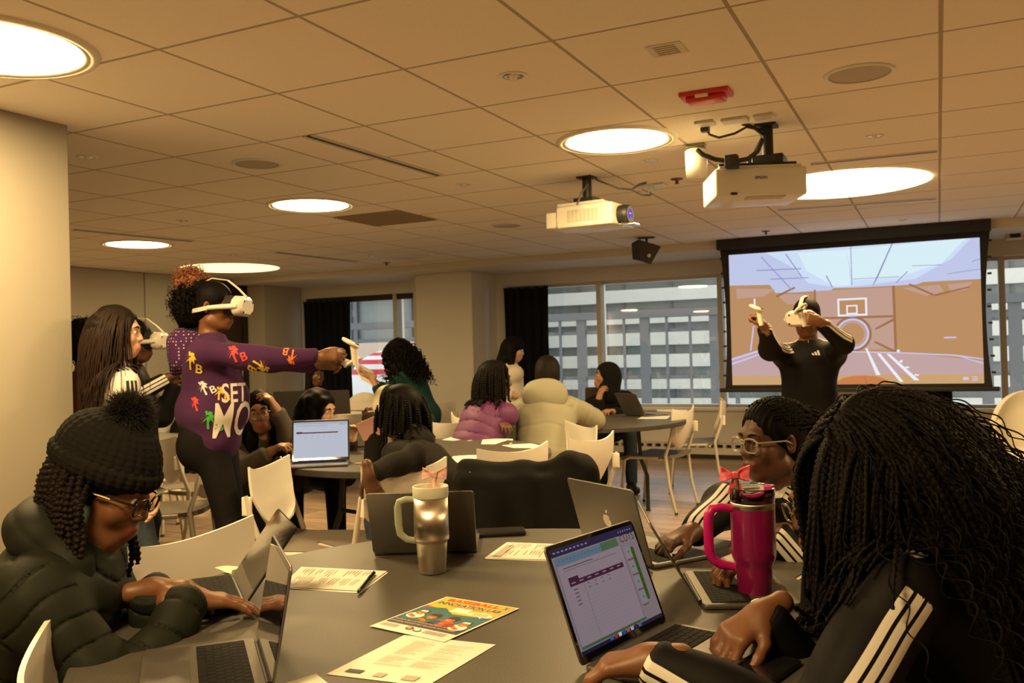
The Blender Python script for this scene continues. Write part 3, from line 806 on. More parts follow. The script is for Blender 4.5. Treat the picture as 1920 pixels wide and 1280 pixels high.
# ------------------------------------------------------------------ street outside the windows
gl_b = mat('office_glass', (.13, .145, .135), .4, noise=.4, nscale=.7)
conc = mat('pale_concrete', (.50, .50, .45), .8, noise=.1, nscale=1.2)
steel = mat('steel_blue_grey', (.085, .087, .088), .5)
def office(name, x0, x1, y, z0, z1, floors, bay, m_wall, m_glass, label, band=.42, depth=.3):
    e = empty(name, ((x0 + x1) / 2, y, z0), label=label, cat='building')
    o = e.location
    L = lambda a, b: (a[0] - o.x, a[1] - o.y, a[2] - o.z) + (b[0] - o.x, b[1] - o.y, b[2] - o.z)
    fh = (z1 - z0) / floors
    g = MB(); q = L((x0, y, z0), (x1, y + .1, z1)); g.box(q[:3], q[3:]).build('glazing', m_glass, e)
    s = MB()
    for k in range(floors + 1):
        q = L((x0, y - depth, z0 + k * fh - fh * band / 2), (x1, y + .05, z0 + k * fh + fh * band / 2)); s.box(q[:3], q[3:])
    s.build('spandrel_bands', m_wall, e)
    s = MB(); x = x0
    while x <= x1 + .01:
        q = L((x - .05, y - .12, z0), (x + .05, y + .05, z1)); s.box(q[:3], q[3:]); x += bay
    s.build('window_mullions', steel, e)
    return e
office('office_building', -50, 14, 42, -12.2, 11.3, 22, 2.4, conc, gl_b, 'pale banded office building across the street behind the right-hand windows', band=.58)
# nearer steel and glass hall with a heavy grey grid
e = empty('glass_hall', (-4.5, 17, -4), label='grey steel grid of a glazed hall standing across the street', cat='building')
zt = ony(1200, 589, 17)[2] + 4
gr = MB()
for px, w in ((1050, .022), (1089, .09), (1170, .022), (1208, .09), (1250, .022), (1294, .022), (1338, .08), (1380, .04), (985, .09), (1850, .09), (1905, .1)):
    x = ony(px, 640, 17)[0] + 4.5
    gr.box((x - w, 0, 0), (x + w, .12 if w > .05 else .05, zt))
gr.box((-9, -.05, zt - .07), (8, .35, zt + .08))
gr.build('steel_posts', steel, e)
gr = MB()
for py in (620, 708): z = ony(1200, py, 17)[2] + 4; gr.box((-9, .05, z - .03), (8, .2, z + .03))
gr.build('steel_rails', steel, e)
office('glass_tower', -40, -18, 30, -12, 24, 12, 1.3, mat('tower_grey', (.14, .15, .16), .5), mat('tower_glass', (.16, .19, .20), .25, noise=.35, nscale=.5), 'grey glass tower seen through the left window', band=.10, depth=.05)
office('stone_building', -17.2, -13, 24, -12, 20, 10, 2.1, mat('peach_stone', (.44, .34, .27), .85), gl_b, 'peach stone building beside the pillar in the left window', band=.55)
e = empty('annex_roof', (-13, 20, -3), label='grey annex roof in front of the peach stone building', cat='building')
MB().box((-2.1, 0, 0), (.6, 3, 3.9)).build('wall', mat('annex_grey', (.22, .22, .21), .7), e)
MB().box((-2.3, -.2, 3.9), (.8, 3.2, 4.2)).build('roof_edge', steel, e)
# striped parasol and snow-white terrace wall
pc = ony(748, 652, 13.2); pz = ony(748, 709, 13.2)[2]
e = empty('striped_parasol', (pc[0], 13.2, -1.7), label='red and white striped parasol open outside the left window', cat='parasol')
pm = MB(); n = 9; hh = pc[2] - pz
for k in range(n):
    r0, r1 = .86 * math.sin(math.pi / 2 * k / n), .86 * math.sin(math.pi / 2 * (k + 1) / n)
    z0, z1 = pz + 1.7 + hh * math.cos(math.pi / 2 * k / n), pz + 1.7 + hh * math.cos(math.pi / 2 * (k + 1) / n)
    pm.lathe([(max(r0, .001), z0), (r1, z1)], 40, k % 2, cap=False)
pm.build('canopy', [mat('canvas_white', (.55, .54, .53), .8), mat('canvas_red', (.42, .02, .035), .8)], e)
MB().tube([(0, 0, 0), (0, 0, pc[2] + 1.72)], .03, 10).build('pole', M_('trim_white'), e)
xa, xb, xc = ony(640, 706, 13.9)[0], ony(752, 706, 13.9)[0], ony(830, 668, 13.9)[0]
o = MB().box((xa, 13.9, -1.7), (xb, 14.2, ony(700, 712, 13.9)[2]), bev=.02).box((xb, 13.9, -1.7), (xc, 14.2, ony(780, 668, 13.9)[2]), bev=.02).build('terrace_wall', mat('snow_white', (.55, .55, .55), .8)); tag(o, 'white terrace wall outside the left window behind the parasol', 'wall')
o = MB().box((-45, 10.9, -14.2), (30, 60, -14)).build('street', mat('asphalt', (.42, .42, .42), .9)); o['kind'] = 'structure'
o = MB().box((-13.5, 11.4, -1.9), (-5.9, 15.0, -1.7)).build('terrace_floor', conc); o['kind'] = 'structure'
# black drapes
def drape(x0, x1, z0, z1, label, y=WALLY - .07):
    e = empty('curtain', ((x0 + x1) / 2, y, z0), label=label, cat='curtain', group='black window drapes')
    w = x1 - x0; n = max(3, int(w / .11))
    MB().grid(lambda u, v: ((u - .5) * w + .01 * math.sin(v * 5 + u * 9), .045 * math.sin(u * n * 2 * math.pi) * (.55 + .45 * v), (1 - v) * (z1 - z0)), n * 10, 8, thick=.006).build('fabric', M_('black_fabric'), e)
    MB().box((-w / 2, -.015, z1 - z0 - .02), (w / 2, .015, z1 - z0)).build('track', M_('black'), e)
    return e
drape(-8.28, -7.46, .5, 2.10, 'black drape at the left end of the left window')
drape(-5.04, -4.42, .45, 2.12, 'black drape beside the window pillar, behind the woman in white')
drape(-.11, .10, .42, 2.10, 'black drape end showing below the projection screen', WALLY - .16)
# ------------------------------------------------------------------ tables
def speckle():
    m = mat('table_laminate', (.115, .098, .078), .45, spec=.3)
    nt = m.node_tree; b = nt.nodes['Principled BSDF']
    tc = nt.nodes.new('ShaderNodeTexCoord'); nz = nt.nodes.new('ShaderNodeTexNoise')
    nz.inputs['Scale'].default_value = 420; nz.inputs['Detail'].default_value = 2
    nt.links.new(tc.outputs['Object'], nz.inputs['Vector'])
    cr = nt.nodes.new('ShaderNodeValToRGB')
    cr.color_ramp.elements[0].position = .35; cr.color_ramp.elements[0].color = (.055, .050, .041, 1)
    cr.color_ramp.elements[1].position = .68; cr.color_ramp.elements[1].color = (.115, .105, .087, 1)
    nt.links.new(nz.outputs['Fac'], cr.inputs[0]); nt.links.new(cr.outputs[0], b.inputs['Base Color'])
    return m
LAM = speckle(); EDGE = mat('table_edge', (.045, .04, .035), .5); STEEL = mat('table_leg_steel', (.05, .047, .045), .4, .6)
def round_table(cx, cy, r, label, phase=0.0):
    e = empty('round_table', (cx, cy, 0), label=label, cat='table', group='round grey tables')
    MB().lathe([(.001, 0), (r - .004, 0), (r, -.004)], 96, cap=False, smooth=False).build('tabletop', LAM, e).location = (0, 0, TT)
    MB().lathe([(r, -.004), (r, -.032), (r - .004, -.036), (.001, -.036)], 96, cap=False, smooth=False).build('edge_band', EDGE, e).location = (0, 0, TT)
    for k in range(4):
        a = phase + k * math.pi / 2; c, s = math.cos(a), math.sin(a)
        MB().tube([(c * r * .52, s * r * .52, TT - .036), (c * r * .54, s * r * .54, .42), (c * r * .60, s * r * .60, .28), (c * r * .60, s * r * .60, .012)], .016, 10).lathe([(.02, 0), (.02, .014)], 12, M=frame((c * r * .60, s * r * .60, 0), (1, 0, 0), (0, 1, 0), (0, 0, 1))).build('leg', STEEL, e)
    mb = MB()
    for k in (0, 2):
        a, b = phase + k * math.pi / 2, phase + (k + 1) * math.pi / 2
        mb.tube([(math.cos(a) * r * .54, math.sin(a) * r * .54, .42), (math.cos(b) * r * .54, math.sin(b) * r * .54, .42)], .012, 8)
        mb.tube([(math.cos(a) * r * .52, math.sin(a) * r * .52, TT - .05), (math.cos(b) * r * .52, math.sin(b) * r * .52, TT - .05)], .014, 8)
    mb.build('stretcher', STEEL, e)
    return e
round_table(-.862, 1.787, .915, 'big round grey table in the foreground covered with laptops and papers', .9)
round_table(-2.78, 4.407, .80, 'round grey table in the middle with an open spreadsheet laptop', .55)
q = at(1099, 778, 7.2); T3C = (q[0], q[1])
round_table(q[0], q[1], .80, 'round grey table by the right-hand windows', .25)
q = at(150, 825, 6.6); T4C = (q[0], q[1])
round_table(q[0], q[1], .72, 'round grey table at the left behind the knitted hat', .3)
q = at(625, 775, 8.55); T5C = (q[0], q[1])
round_table(q[0], q[1], .74, 'farthest round grey table near the left window with dark laptops', .7)

# ------------------------------------------------------------------ chairs
CW = mat('chair_shell', (.80, .77, .70), .42); CF = mat('chair_frame', (.58, .54, .46), .38); CS = mat('chair_seat', (.155, .13, .10), .75, noise=.12, nscale=200); CT = mat('chair_foot', (.05, .05, .05), .6)
def back_shape(u, v):              # u across, v from the bottom up; a shell with a dipped top edge and a rounded bottom
    x = (u - .5) * 2
    w = .150 + .085 * min(1, v * 1.8) ** .7
    if v < .22: w *= math.sqrt(max(.02, 1 - ((.22 - v) / .225) ** 2)) * .35 + .65
    z = .50 + .30 * v + (.034 * x * x - .006) * v + (.05 * (1 - v) ** 2) * abs(x) ** 3
    y = -.205 - .070 * v + .045 * x * x - .02 * math.sin(v * 3.1)
    return (x * w, y, z)
def make_chair():
    e = empty('stacking_chair', cat='chair')
    MB().grid(back_shape, 16, 14, thick=.010).build('backrest', CW, e)
    MB().grid(lambda u, v: ((u - .5) * (.44 + .03 * math.sin(v * 3)), -.20 + .43 * v, .452 - .014 * math.sin(math.pi * u) * (1 - .4 * v) + .012 * (abs(v - .5) * 2) ** 4 - (.03 * max(0, v - .82) / .18) ** 1), 12, 12, thick=.026).build('seat', CS, e)
    for s in (-1, 1):
        mb = MB().tube([(s * .245, -.238, .70), (s * .247, -.215, .60), (s * .242, -.165, .46), (s * .238, -.19, .22), (s * .238, -.24, .012)], [.009, .0125, .0135, .0125, .0115], 10)
        o = mb.build('leg', CF, e)
        MB().lathe([(.014, 0), (.013, .02)], 10, M=frame((s * .238, -.2405, 0), (1, 0, 0), (0, 1, 0), (0, 0, 1))).build('foot_cap', CT, o)
        mb = MB().tube([(s * .242, -.10, .437), (s * .236, .14, .435), (s * .233, .19, .41), (s * .232, .215, .22), (s * .232, .235, .012)], .0125, 10)
        o = mb.build('leg', CF, e)
        MB().lathe([(.014, 0), (.013, .02)], 10, M=frame((s * .232, .2352, 0), (1, 0, 0), (0, 1, 0), (0, 0, 1))).build('foot_cap', CT, o)
        MB().box((s * .238 - .008, -.258, .61), (s * .238 + .010, -.215, .695), bev=.005).build('bracket', CW, e)
    MB().tube([(-.232, .16, .425), (.232, .16, .425)], .010, 8).tube([(-.24, -.12, .425), (.24, -.12, .425)], .010, 8).build('stretcher', CF, e)
    return e
chair0 = make_chair(); chair_used = [False]
def chair(px, py, ang, label, z=.795, group='white stacking chairs'):
    """px, py: the middle of the top edge of the back in the photograph (or of the seat when z is given)"""
    e = chair0 if not chair_used[0] else copy_tree(chair0)
    chair_used[0] = True
    f = hdir(ang)
    q = onz(px, py, z)
    loc = q - (-.26 * f if z > .6 else 0 * f)
    e.location = (loc[0], loc[1], 0)
    e.rotation_euler = (0, 0, math.atan2(f[1], f[0]) - math.pi / 2)
    tag(e, label, 'chair', group)
    return e
chair(352, 1012, 116, 'empty white chair pulled up to the big table between the hat and the standing girl')
chair(52, 1268, 62, 'white chair whose back tip shows in the lower left corner')
chair(494, 876, 98, 'beige looking white chair just right of the black leggings, turned to the middle table')
chair(768, 880, -42, 'white chair with the girl in the black hoodie leaning over its back')
chair(970, 846, -38, 'white chair at the middle table directly behind the black jacket')
CH_FRONT = chair(985, 893, 176, 'white chair at the big table with a black jacket hung over it')
chair(1119, 825, -52, 'white chair turned away, with its rounded back whole in view, left of the table leg')
chair(1097, 801, -112, 'yellowish lit white chair half hidden behind another chair, right of the beige coat')
CH_CREAM = chair(1006, 792, 8, 'white chair under the girl in the beige hooded coat')
chair(1288, 770, -58, 'white chair with dark seat in full view at the right end of the window table')
chair(1358, 754, -78, 'farthest right white chair, seen nearly edge-on under the screen')
chair(862, 783, 62, 'white chair under the girl in the purple puffer jacket')
chair(842, 793, 0, 'beige lit white chair back in front of the purple puffer jacket')
chair(687, 755, 5, 'white chair back below the woman in teal, beside the farthest table')
chair(811, 757, 5, 'white chair back at the foot of the window pillar')
chair(298, 823, 48, 'white chair with its back turned to us, right of the knitted hat')
chair(292, 797, 180, 'white chair on the far side of the left table, facing us')
chair(286, 912, 60, 'white chair of which a dark seat and thin legs show behind the glasses', z=.45)
CH_COAT = chair(345, 792, -100, 'white chair beside the left table with a dark coat over it')
chair(405, 838, -95, 'white chair mostly hidden behind the black leggings, one cream leg showing')
# round lounge shells by the far window
SHELL = mat('lounge_shell', (.80, .76, .66), .4)
def lounge_chair(p, ang, label, rim=None):
    e = empty('lounge_chair', (p[0], p[1], 0), math.atan2(hdir(ang)[1], hdir(ang)[0]) - math.pi / 2, label, 'chair', 'rounded lounge chairs')
    def shell(u, v):
        a = math.pi * (u * 1.24 - .12) + math.pi
        w = 1 - .25 * (1 - v)
        rr = .31 * w * (1 - .12 * max(0, v - .8) / .2)
        return (rr * math.cos(a), rr * math.sin(a) * .9, .40 + (.50 * v) * (.45 + .55 * abs(math.sin(a)) ** 1.2))
    MB().grid(shell, 24, 10, thick=.03).build('shell', SHELL, e)
    MB().lathe([(.001, .40), (.26, .40), (.28, .43), (.25, .47), (.001, .48)], 28).build('seat_cushion', rim or SHELL, e)
    for k in range(4):
        a = k * math.pi / 2 + .78
        MB().tube([(math.cos(a) * .18, math.sin(a) * .18, .41), (math.cos(a) * .27, math.sin(a) * .27, .0)], .012, 8).build('leg', M_('black'), e)
    return e
lounge_chair(at(690, 745, 10.0), 0, 'cream rounded lounge chair under the striped parasol')
lounge_chair(at(594, 745, 10.05), 165, 'white rimmed lounge chair behind the girl sitting before the black drape')
q = onz(1935, 850, .0)
e = lounge_chair(at(1945, 780, 6.6), 197, 'cream tub armchair with black legs at the right border')
for ch in e.children: ch.scale = (1.12, 1.12, 1.0)
e = tag(MB().tube([onz(1810, 893, .012), onz(1850, 906, .012), onz(1890, 914, .012), onz(1960, 916, .012)], .011, 8).build('floor_cable', M_('cable_dark')), 'black cable curving over the floor at the right border', 'cable')
# ------------------------------------------------------------------ laptops
ALU = mat('space_grey', (.165, .155, .14), .45, .7); ALUD = mat('dark_aluminium', (.16, .15, .14), .4, .7); SILV = mat('silver_aluminium', (.55, .53, .49), .36, .8)
KEY = mat('key_black', (.010, .010, .011), .75, spec=.15); KEYBED = mat('keybed', (.012, .012, .013), .8, spec=.15); BEZ = mat('bezel_black', (.006, .006, .008), .06, coat=.5)
HINGE = mat('hinge_black', (.015, .015, .016), .35)
GLOSS = mat('screen_off', (.012, .011, .014), .06, coat=.6)
def apple_pts(s):
    pts = []
    n = 34
    for i in range(n):
        t = 2 * math.pi * i / n
        x, y = math.sin(t), math.cos(t)
        r = 1 - .16 * math.exp(-((t if t < math.pi else 2 * math.pi - t) / .35) ** 2) - .10 * math.exp(-((t - math.pi) / .3) ** 2)
        if .9 < t < 1.75: r *= 1 - .30 * math.sin((t - .9) / .85 * math.pi)
        pts.append((x * r * s * .88, y * r * s))
    return pts
def laptop(pos, ang, label, w=.304, d=.214, openang=112, body=ALU, kind='apple', screen=None, gloss=GLOSS, thick=.013, base_z=None, group=None, pad=None):
    """pos: middle of the hinge line; ang: heading from the hinge to the user"""
    f = hdir(ang)
    e = empty('laptop', (pos[0], pos[1], pos[2]), math.atan2(f[1], f[0]) + math.pi / 2, label, 'laptop', group)   # local -y points to the user
    MB().rbox(w, d, .0015, thick, .012, M=frame((0, -d / 2, 0), (1, 0, 0), (0, 1, 0), (0, 0, 1)), bev=.0018).build('base', body, e)
    kb = MB().box((-w * .455, -d * .53, thick), (w * .455, -d * .10, thick + .0006), 1)
    kw = w * .91 / 14.5
    for r_ in range(6):
        kh = d * .43 / 6
        y1 = -d * .10 - r_ * kh - .001
        xs = -w * .455
        row = {0: [1.04] * 14, 1: [1] * 13 + [1.5], 2: [1.5] + [1] * 13, 3: [1.8] + [1] * 11 + [1.7], 4: [2.3] + [1] * 10 + [2.2], 5: [1, 1, 1, 1.25, 5.25, 1.25, 1, 1, 1, .75]}[r_]
        for k in row:
            ww = k * kw
            kb.box((xs + .0009, y1 - kh + .0018, thick), (xs + ww - .0009, y1, thick + .0016), 0); xs += ww
    kb.build('keyboard', [KEY, KEYBED], e)
    MB().rbox(w * .42, d * .36, thick, thick + .0006, .006, M=frame((0, -d * .77, 0), (1, 0, 0), (0, 1, 0), (0, 0, 1))).build('trackpad', pad or mat('trackpad', (.15, .142, .13), .35, .6), e)
    MB().tube([(-w * .40, .001, thick * .75), (w * .40, .001, thick * .75)], .0055, 10).build('hinge', HINGE, e)
    a = math.radians(openang)
    ux, uy, uz = (1, 0, 0), (0, -math.cos(a), math.sin(a)), (0, -math.sin(a), -math.cos(a))   # lid: up along uy, screen side normal uz
    M = frame((0, .004, thick * .75), ux, uy, uz)
    lh = d
    lid = MB().rbox(w, lh, -.0045, 0, .011, M=frame(M[:3, 3] + np.array(uy) * lh / 2, ux, uy, uz), bev=.0014).build('lid', body, e)
    MS_ = frame(M[:3, 3] + np.array(uy) * lh / 2 + np.array(uz) * .0001, ux, uy, uz)
    MB().rbox(w - .004, lh - .004, 0, .0006, .010, M=MS_).build('display_bezel', BEZ, lid)
    pw, ph = w - .018, lh - .026
    MP = frame(MS_[:3, 3] + np.array(uz) * .0009 + np.array(uy) * .003, ux, uy, uz)
    if screen is None:
        MB().add([(-pw / 2, -ph / 2, 0), (pw / 2, -ph / 2, 0), (pw / 2, ph / 2, 0), (-pw / 2, ph / 2, 0)], [(0, 1, 2, 3)], M=MP).build('display', gloss, lid)
    else:
        screen(MP, pw, ph, lid)
    ML = frame(M[:3, 3] + np.array(uy) * lh / 2 - np.array(uz) * .0049, (-1, 0, 0), uy, (0, math.sin(a), math.cos(a)))
    if kind == 'apple':
        MB().poly(apple_pts(.019), 0, M=ML).add([(.001, .021, 0), (.009, .024, 0), (.011, .033, 0), (.003, .030, 0)], [(0, 1, 2, 3)], M=ML).build('logo', mat('logo_mirror', (.50, .47, .40), .15, .9), lid)
    return e
PIX = {}
def pixm(c, s=.55):
    k = 'display_%d_%d_%d' % c
    return mat(k, (.01, .01, .01), .4, emit=s, ecol=lin(*c), coat=0, spec=.08)
class Pic:
    """rectangles of flat colour on a display, u right, v down, 0..1"""
    def __init__(s, M, w, h): s.M, s.w, s.h, s.b, s.mats, s.n = M, w, h, MB(), [], 0
    def r(s, u0, v0, u1, v1, col, g=.55):
        return s.p([(u0, v0), (u1, v0), (u1, v1), (u0, v1)], col, g)
    def p(s, pts, col, g=.55):
        m = pixm(col, g)
        if m not in s.mats: s.mats.append(m)
        s.n += 1
        s.b.add([((u - .5) * s.w, (.5 - v) * s.h, s.n * .000008) for u, v in pts], [tuple(range(len(pts)))[::-1]], s.mats.index(m), M=s.M)
        return s
    def text(s, t, u, v, size, col, bold=0.0, g=.55, shear=0):
        vs, fs = text_poly(t, size, bold, shear)
        m = pixm(col, g)
        if m not in s.mats: s.mats.append(m)
        s.n += 1
        s.b.add([((u - .5) * s.w + x, (.5 - v) * s.h + y, s.n * .000008 + .00003) for x, y, z in vs], fs, s.mats.index(m), M=s.M)
    def done(s, lid, name='display'): return s.b.build(name, s.mats, lid)
def sheet_main(MP, w, h, lid):
    q = Pic(MP, w, h)
    W_, D_ = (150, 138, 160), (60, 45, 80)
    q.r(0, 0, 1, 1, (155, 140, 146), .5)
    q.r(0, 0, 1, .075, (28, 22, 70), .6)
    for k in range(9): q.r(.03 + k * .045, .03, .03 + k * .045 + .025, .045, (150, 150, 190), .5)
    for k in range(6): q.r(.80 + k * .03, .03, .815 + k * .03, .045, (140, 140, 170), .5)
    q.r(.02, .09, .76, .17, (105, 135, 160), .5); q.r(.55, .085, .76, .165, (80, 120, 80), .5); q.r(.02, .17, .78, .93, (168, 150, 160), .5)
    for k in range(16): q.r(.06 + k * .042, .12, .075 + k * .042, .13, (80, 100, 130), .5)
    q.r(.08, .20, .42, .207, D_, .4); q.r(.08, .225, .70, .23, (120, 110, 135), .4)
    q.r(.10, .335, .74, .385, (72, 22, 58), .5); q.r(.10, .30, .21, .34, (72, 22, 58), .5)
    for k in range(7): q.r(.12 + k * .09, .352, .165 + k * .09, .362, (180, 150, 180), .5)
    for k in range(14): q.r(.12, .42 + k * .034, .74, .4215 + k * .034, (138, 126, 146), .5)
    for k in range(5): q.r(.125, .415 + k * .036, .165, .425 + k * .036, (90, 75, 105), .45)
    for k in range(8): q.r(.28 + (k % 4) * .08, .40 + (k // 4) * .04, .31 + (k % 4) * .08, .408 + (k // 4) * .04, (110, 95, 120), .45)
    q.r(.245, .39, .248, .90, (100, 88, 110), .4); q.r(.02, .17, .024, .95, (110, 100, 120), .4)
    q.r(.02, .93, .80, .955, (80, 115, 80), .45); q.r(.78, .17, .785, .93, (110, 100, 115), .45)
    q.text('CUTS', .885, .115, .022, (70, 40, 60), 0.0, .45)
    for k in range(4):
        q.r(.81, .20 + k * .16, .885, .32 + k * .16, (160, 150, 165), .5); q.r(.84, .245 + k * .16, .86, .27 + k * .16, (90, 140, 40), .5); q.r(.81, .335 + k * .16, .885, .345 + k * .16, (110, 60, 80), .5)
    q.p([(.905 + .02 * math.cos(t), .245 - .03 * math.sin(t)) for t in np.linspace(0, math.pi, 8)] + [(.885, .76), (.895, .785), (.915, .785), (.925, .76)], (60, 100, 30), .5)
    for k in range(8): q.r(.898, .28 + k * .058, .912, .292 + k * .058, (30, 55, 20), .5)
    q.r(.0, .965, 1, 1, (35, 30, 65), .5)
    for k, c in enumerate(((60, 110, 190), (190, 60, 60), (230, 230, 235), (60, 90, 170), (220, 90, 70), (200, 200, 210), (40, 40, 60), (120, 110, 160))): q.r(.33 + k * .05, .955, .365 + k * .05, .99, c, .5)
    q.done(lid)
def sheet_far(MP, w, h, lid):
    q = Pic(MP, w, h)
    q.r(0, 0, 1, 1, (206, 212, 228), .75); q.r(0, 0, 1, .06, (190, 196, 214), .7); q.r(.05, .10, .62, .115, (175, 180, 200), .7); q.r(.84, .07, .95, .10, (170, 180, 210), .7)
    q.r(.05, .285, .82, .32, (92, 62, 66), .6); q.r(.05, .27, .16, .30, (110, 40, 70), .6)
    for k in range(8): q.r(.17 + k * .08, .295, .21 + k * .08, .307, (150, 90, 90), .6)
    for k in range(7):
        for j in range(3): q.r(.10 + k * .11, .36 + j * .05, .13 + k * .11, .37 + j * .05, (180, 184, 205), .7)
    for k in range(12): q.r(.04, .36 + k * .05, .96, .362 + k * .05, (192, 198, 216), .7)
    q.done(lid)
Z1 = TT + .0005
def mid(a, b): return (a + b) / 2
def pl(x, y, z=Z1): return onz(x, y, z)
a, b = pl(703, 1040), pl(893, 1038)
laptop(mid(a, b) + unit(hdir(0)) * .0, 0, 'dark grey laptop with its lid back to us, behind the steel tumbler', w=.300, openang=118, body=ALUD, kind='plain')
h0 = pl(1228, 1068); u5 = hdir(59); h1 = h0 + unit(np.cross(V(0, 0, 1), u5)) * .30
laptop(mid(h0, h1), 59, 'grey laptop with an apple emblem on its open lid, right of the phone', w=.300, openang=106, body=ALU)
a, b = pl(1318, 1143), pl(1283, 1080)
L6 = laptop(mid(a, b), 93, 'grey laptop seen along its edge beside the pink tumbler', w=.300, openang=120, body=ALU)
a, b = pl(1098, 1258), pl(1252, 1178)
L7 = laptop(mid(a, b), 129, 'grey laptop at the lower right with a spreadsheet on its screen', w=.312, d=.221, openang=111, body=ALU, screen=sheet_main)
a, b = pl(457, 1150), pl(432, 1090)
CHB = mat('rubber_black', (.010, .0095, .009), .8, spec=.2)
LC = laptop(mid(a, b), -113, 'thick black laptop the girl in the knitted hat is typing on', w=.295, d=.205, openang=126, body=CHB, kind='plain', thick=.022, pad=KEYBED)
a = pl(477, 1206); uS = hdir(-111); b = a + np.cross(uS, V(0, 0, 1)) * -.304
LS = laptop(mid(a, b), -111, 'silver laptop with mirror-dark screen in the lower left corner', w=.304, d=.212, openang=100, body=ALU, kind='plain', gloss=mat('mirror_screen', (.02, .018, .02), .02, coat=1.0, spec=1.0))
# middle and far tables
a, b = onz(560, 872, TT), onz(642, 862, TT)
laptop(mid(a, b) , 172, 'open laptop with a white spreadsheet on the middle table', w=.31, d=.225, openang=104, body=ALUD, screen=sheet_far)
a, b = onz(632, 841, TT), onz(690, 838, TT)
laptop(mid(a, b), -20, 'pale laptop lid turned to us beside the paper cup on the middle table', w=.31, d=.22, openang=108, body=SILV, kind='plain')
for x, dx, l in ((552, 0, 'left one of two dark laptops with raised lids on the farthest table'), (622, 0, 'right one of two dark laptops with raised lids on the farthest table')):
    laptop(onz(x, 786, TT), 4, l, w=.36, d=.26, openang=100, body=mat('laptop_charcoal', (.035, .03, .028), .5), kind='plain')
laptop(onz(1128, 768, TT) , 0, 'bronze grey laptop with an apple emblem in front of the woman in the black headscarf', w=.31, d=.215, openang=104, body=mat('bronze_grey', (.28, .22, .17), .4, .7))
laptop(onz(1192, 780, TT), 62, 'open laptop seen from its side on the window table', w=.31, d=.215, openang=118, body=ALU, kind='plain', gloss=mat('bluish_screen', (.05, .06, .12), .1, emit=.25, ecol=(.35, .4, .62)))

# ------------------------------------------------------------------ papers
PAPER = mat('paper', (.82, .79, .70), .8); INK = mat('ink_grey', (.46, .43, .36), .8); INKD = mat('ink_dark', (.10, .10, .10), .8)
def bil(c, u, v): return c[0] * (1 - u) * (1 - v) + c[1] * u * (1 - v) + c[2] * u * v + c[3] * (1 - u) * v
def paper(corners, label, lift=0.0, lines=(), name='printed_sheet', z=None, m=PAPER, group='printed sheets', fill=None, wav=.0, cat='paper'):
    """corners: far left, far right, near right, near left in the photograph"""
    z = (TT if z is None else z) + .0012 + lift
    c = [onz(x, y, z) for x, y in corners]
    o = sum(c) / 4
    e = empty(name, o, label=label, cat=cat, group=group)
    q = [p - o for p in c]
    MB().grid(lambda u, v: bil(q, u, v) + V(0, 0, wav * math.sin(u * 4 + v * 2)), 6, 6, thick=-.0005).build('sheet', m, e)
    if lines:
        mb = MB()
        for u0, v0, u1, v1, k in lines:
            mb.add([bil(q, a, b) + V(0, 0, .0014 + wav * math.sin(a * 4 + b * 2)) for a, b in ((u0, v1), (u1, v1), (u1, v0), (u0, v0))], [(0, 1, 2, 3)], k)
        mb.build('print', [INK, INKD] + (fill or []), e)
    return e, q
def textlines(n, u0, u1, v0, v1, seed, cols=1, k=0):
    r = random.Random(seed); out = []
    for i in range(n):
        v = v0 + (v1 - v0) * i / n
        for c in range(cols):
            a = u0 + (u1 - u0) * c / cols; L = (u1 - u0) / cols * r.uniform(.35, .9)
            if r.random() < .85: out.append((a, v, a + L, v + (v1 - v0) / n * .26, k))
    return out
paper([(568, 1066), (728, 1072), (676, 1111), (524, 1102)], 'blank sheet showing under the one with the black pen', 0, wav=.001)
paper([(565, 1062), (726, 1070), (672, 1107), (526, 1099)], 'printed sheet with a black pen lying on it', .0014, [(v0, u0, v1, u1, k) for u0, v0, u1, v1, k in textlines(24, .08, .92, .08, .9, 3, 2)])
paper([(958, 1018), (1092, 1024), (1084, 1052), (910, 1048)], 'blank sheet under the printed one between the phone and the apple laptop', 0, wav=.001)
paper([(950, 1016), (1090, 1021), (1080, 1050), (908, 1046)], 'printed sheet between the phone and the apple laptop', .0014, [(v0, u0, v1, u1, k) for u0, v0, u1, v1, k in textlines(24, .08, .92, .12, .9, 5, 2)] + [(.06, .2, .16, .9, 0)])
paper([(758, 1190), (930, 1208), (800, 1286), (612, 1263)], 'white worksheet with small emblems at its lower edge, below the colourful flyer', 0, textlines(30, .22, .92, .12, .72, 9, 2) + [(.12, .86, .28, .93, 1), (.42, .87, .52, .95, 0), (.70, .86, .84, .95, 0)])
paper([(592, 1262), (640, 1300), (560, 1330), (505, 1290)], 'corner of a white sheet at the very bottom edge left of the worksheet')
paper([(402, 1064), (446, 1060), (450, 1074), (424, 1075)], 'small torn yellowish note behind the typing hands', 0, name='paper_note', m=mat('note_yellow', (.80, .74, .55), .8), group=None, wav=.003)
for c, l in (([(858, 816), (915, 817), (880, 826), (828, 825)], 'far left sheet on the right half of the middle table'), ([(905, 823), (962, 822), (960, 831), (902, 833)], 'short wide sheet between the two others near the far rim of the middle table'),
             ([(995, 831), (1030, 840), (990, 844), (940, 835)], 'sheet hanging over the right rim of the middle table'), ([(850, 855), (914, 852), (908, 866), (834, 867)], 'front sheet on the middle table beside the black sleeve')):
    paper(c, l, wav=.002)
paper([(1232, 767), (1290, 768), (1285, 772), (1232, 771)], 'white sheet at the back of the window table beside the end chair')
paper([(1205, 780), (1258, 779), (1250, 785), (1195, 785)], 'white sheet at the front right rim of the window table')
paper([(648, 770), (690, 771), (686, 778), (645, 777)], 'white sheet on the farthest table beside the dark laptop')
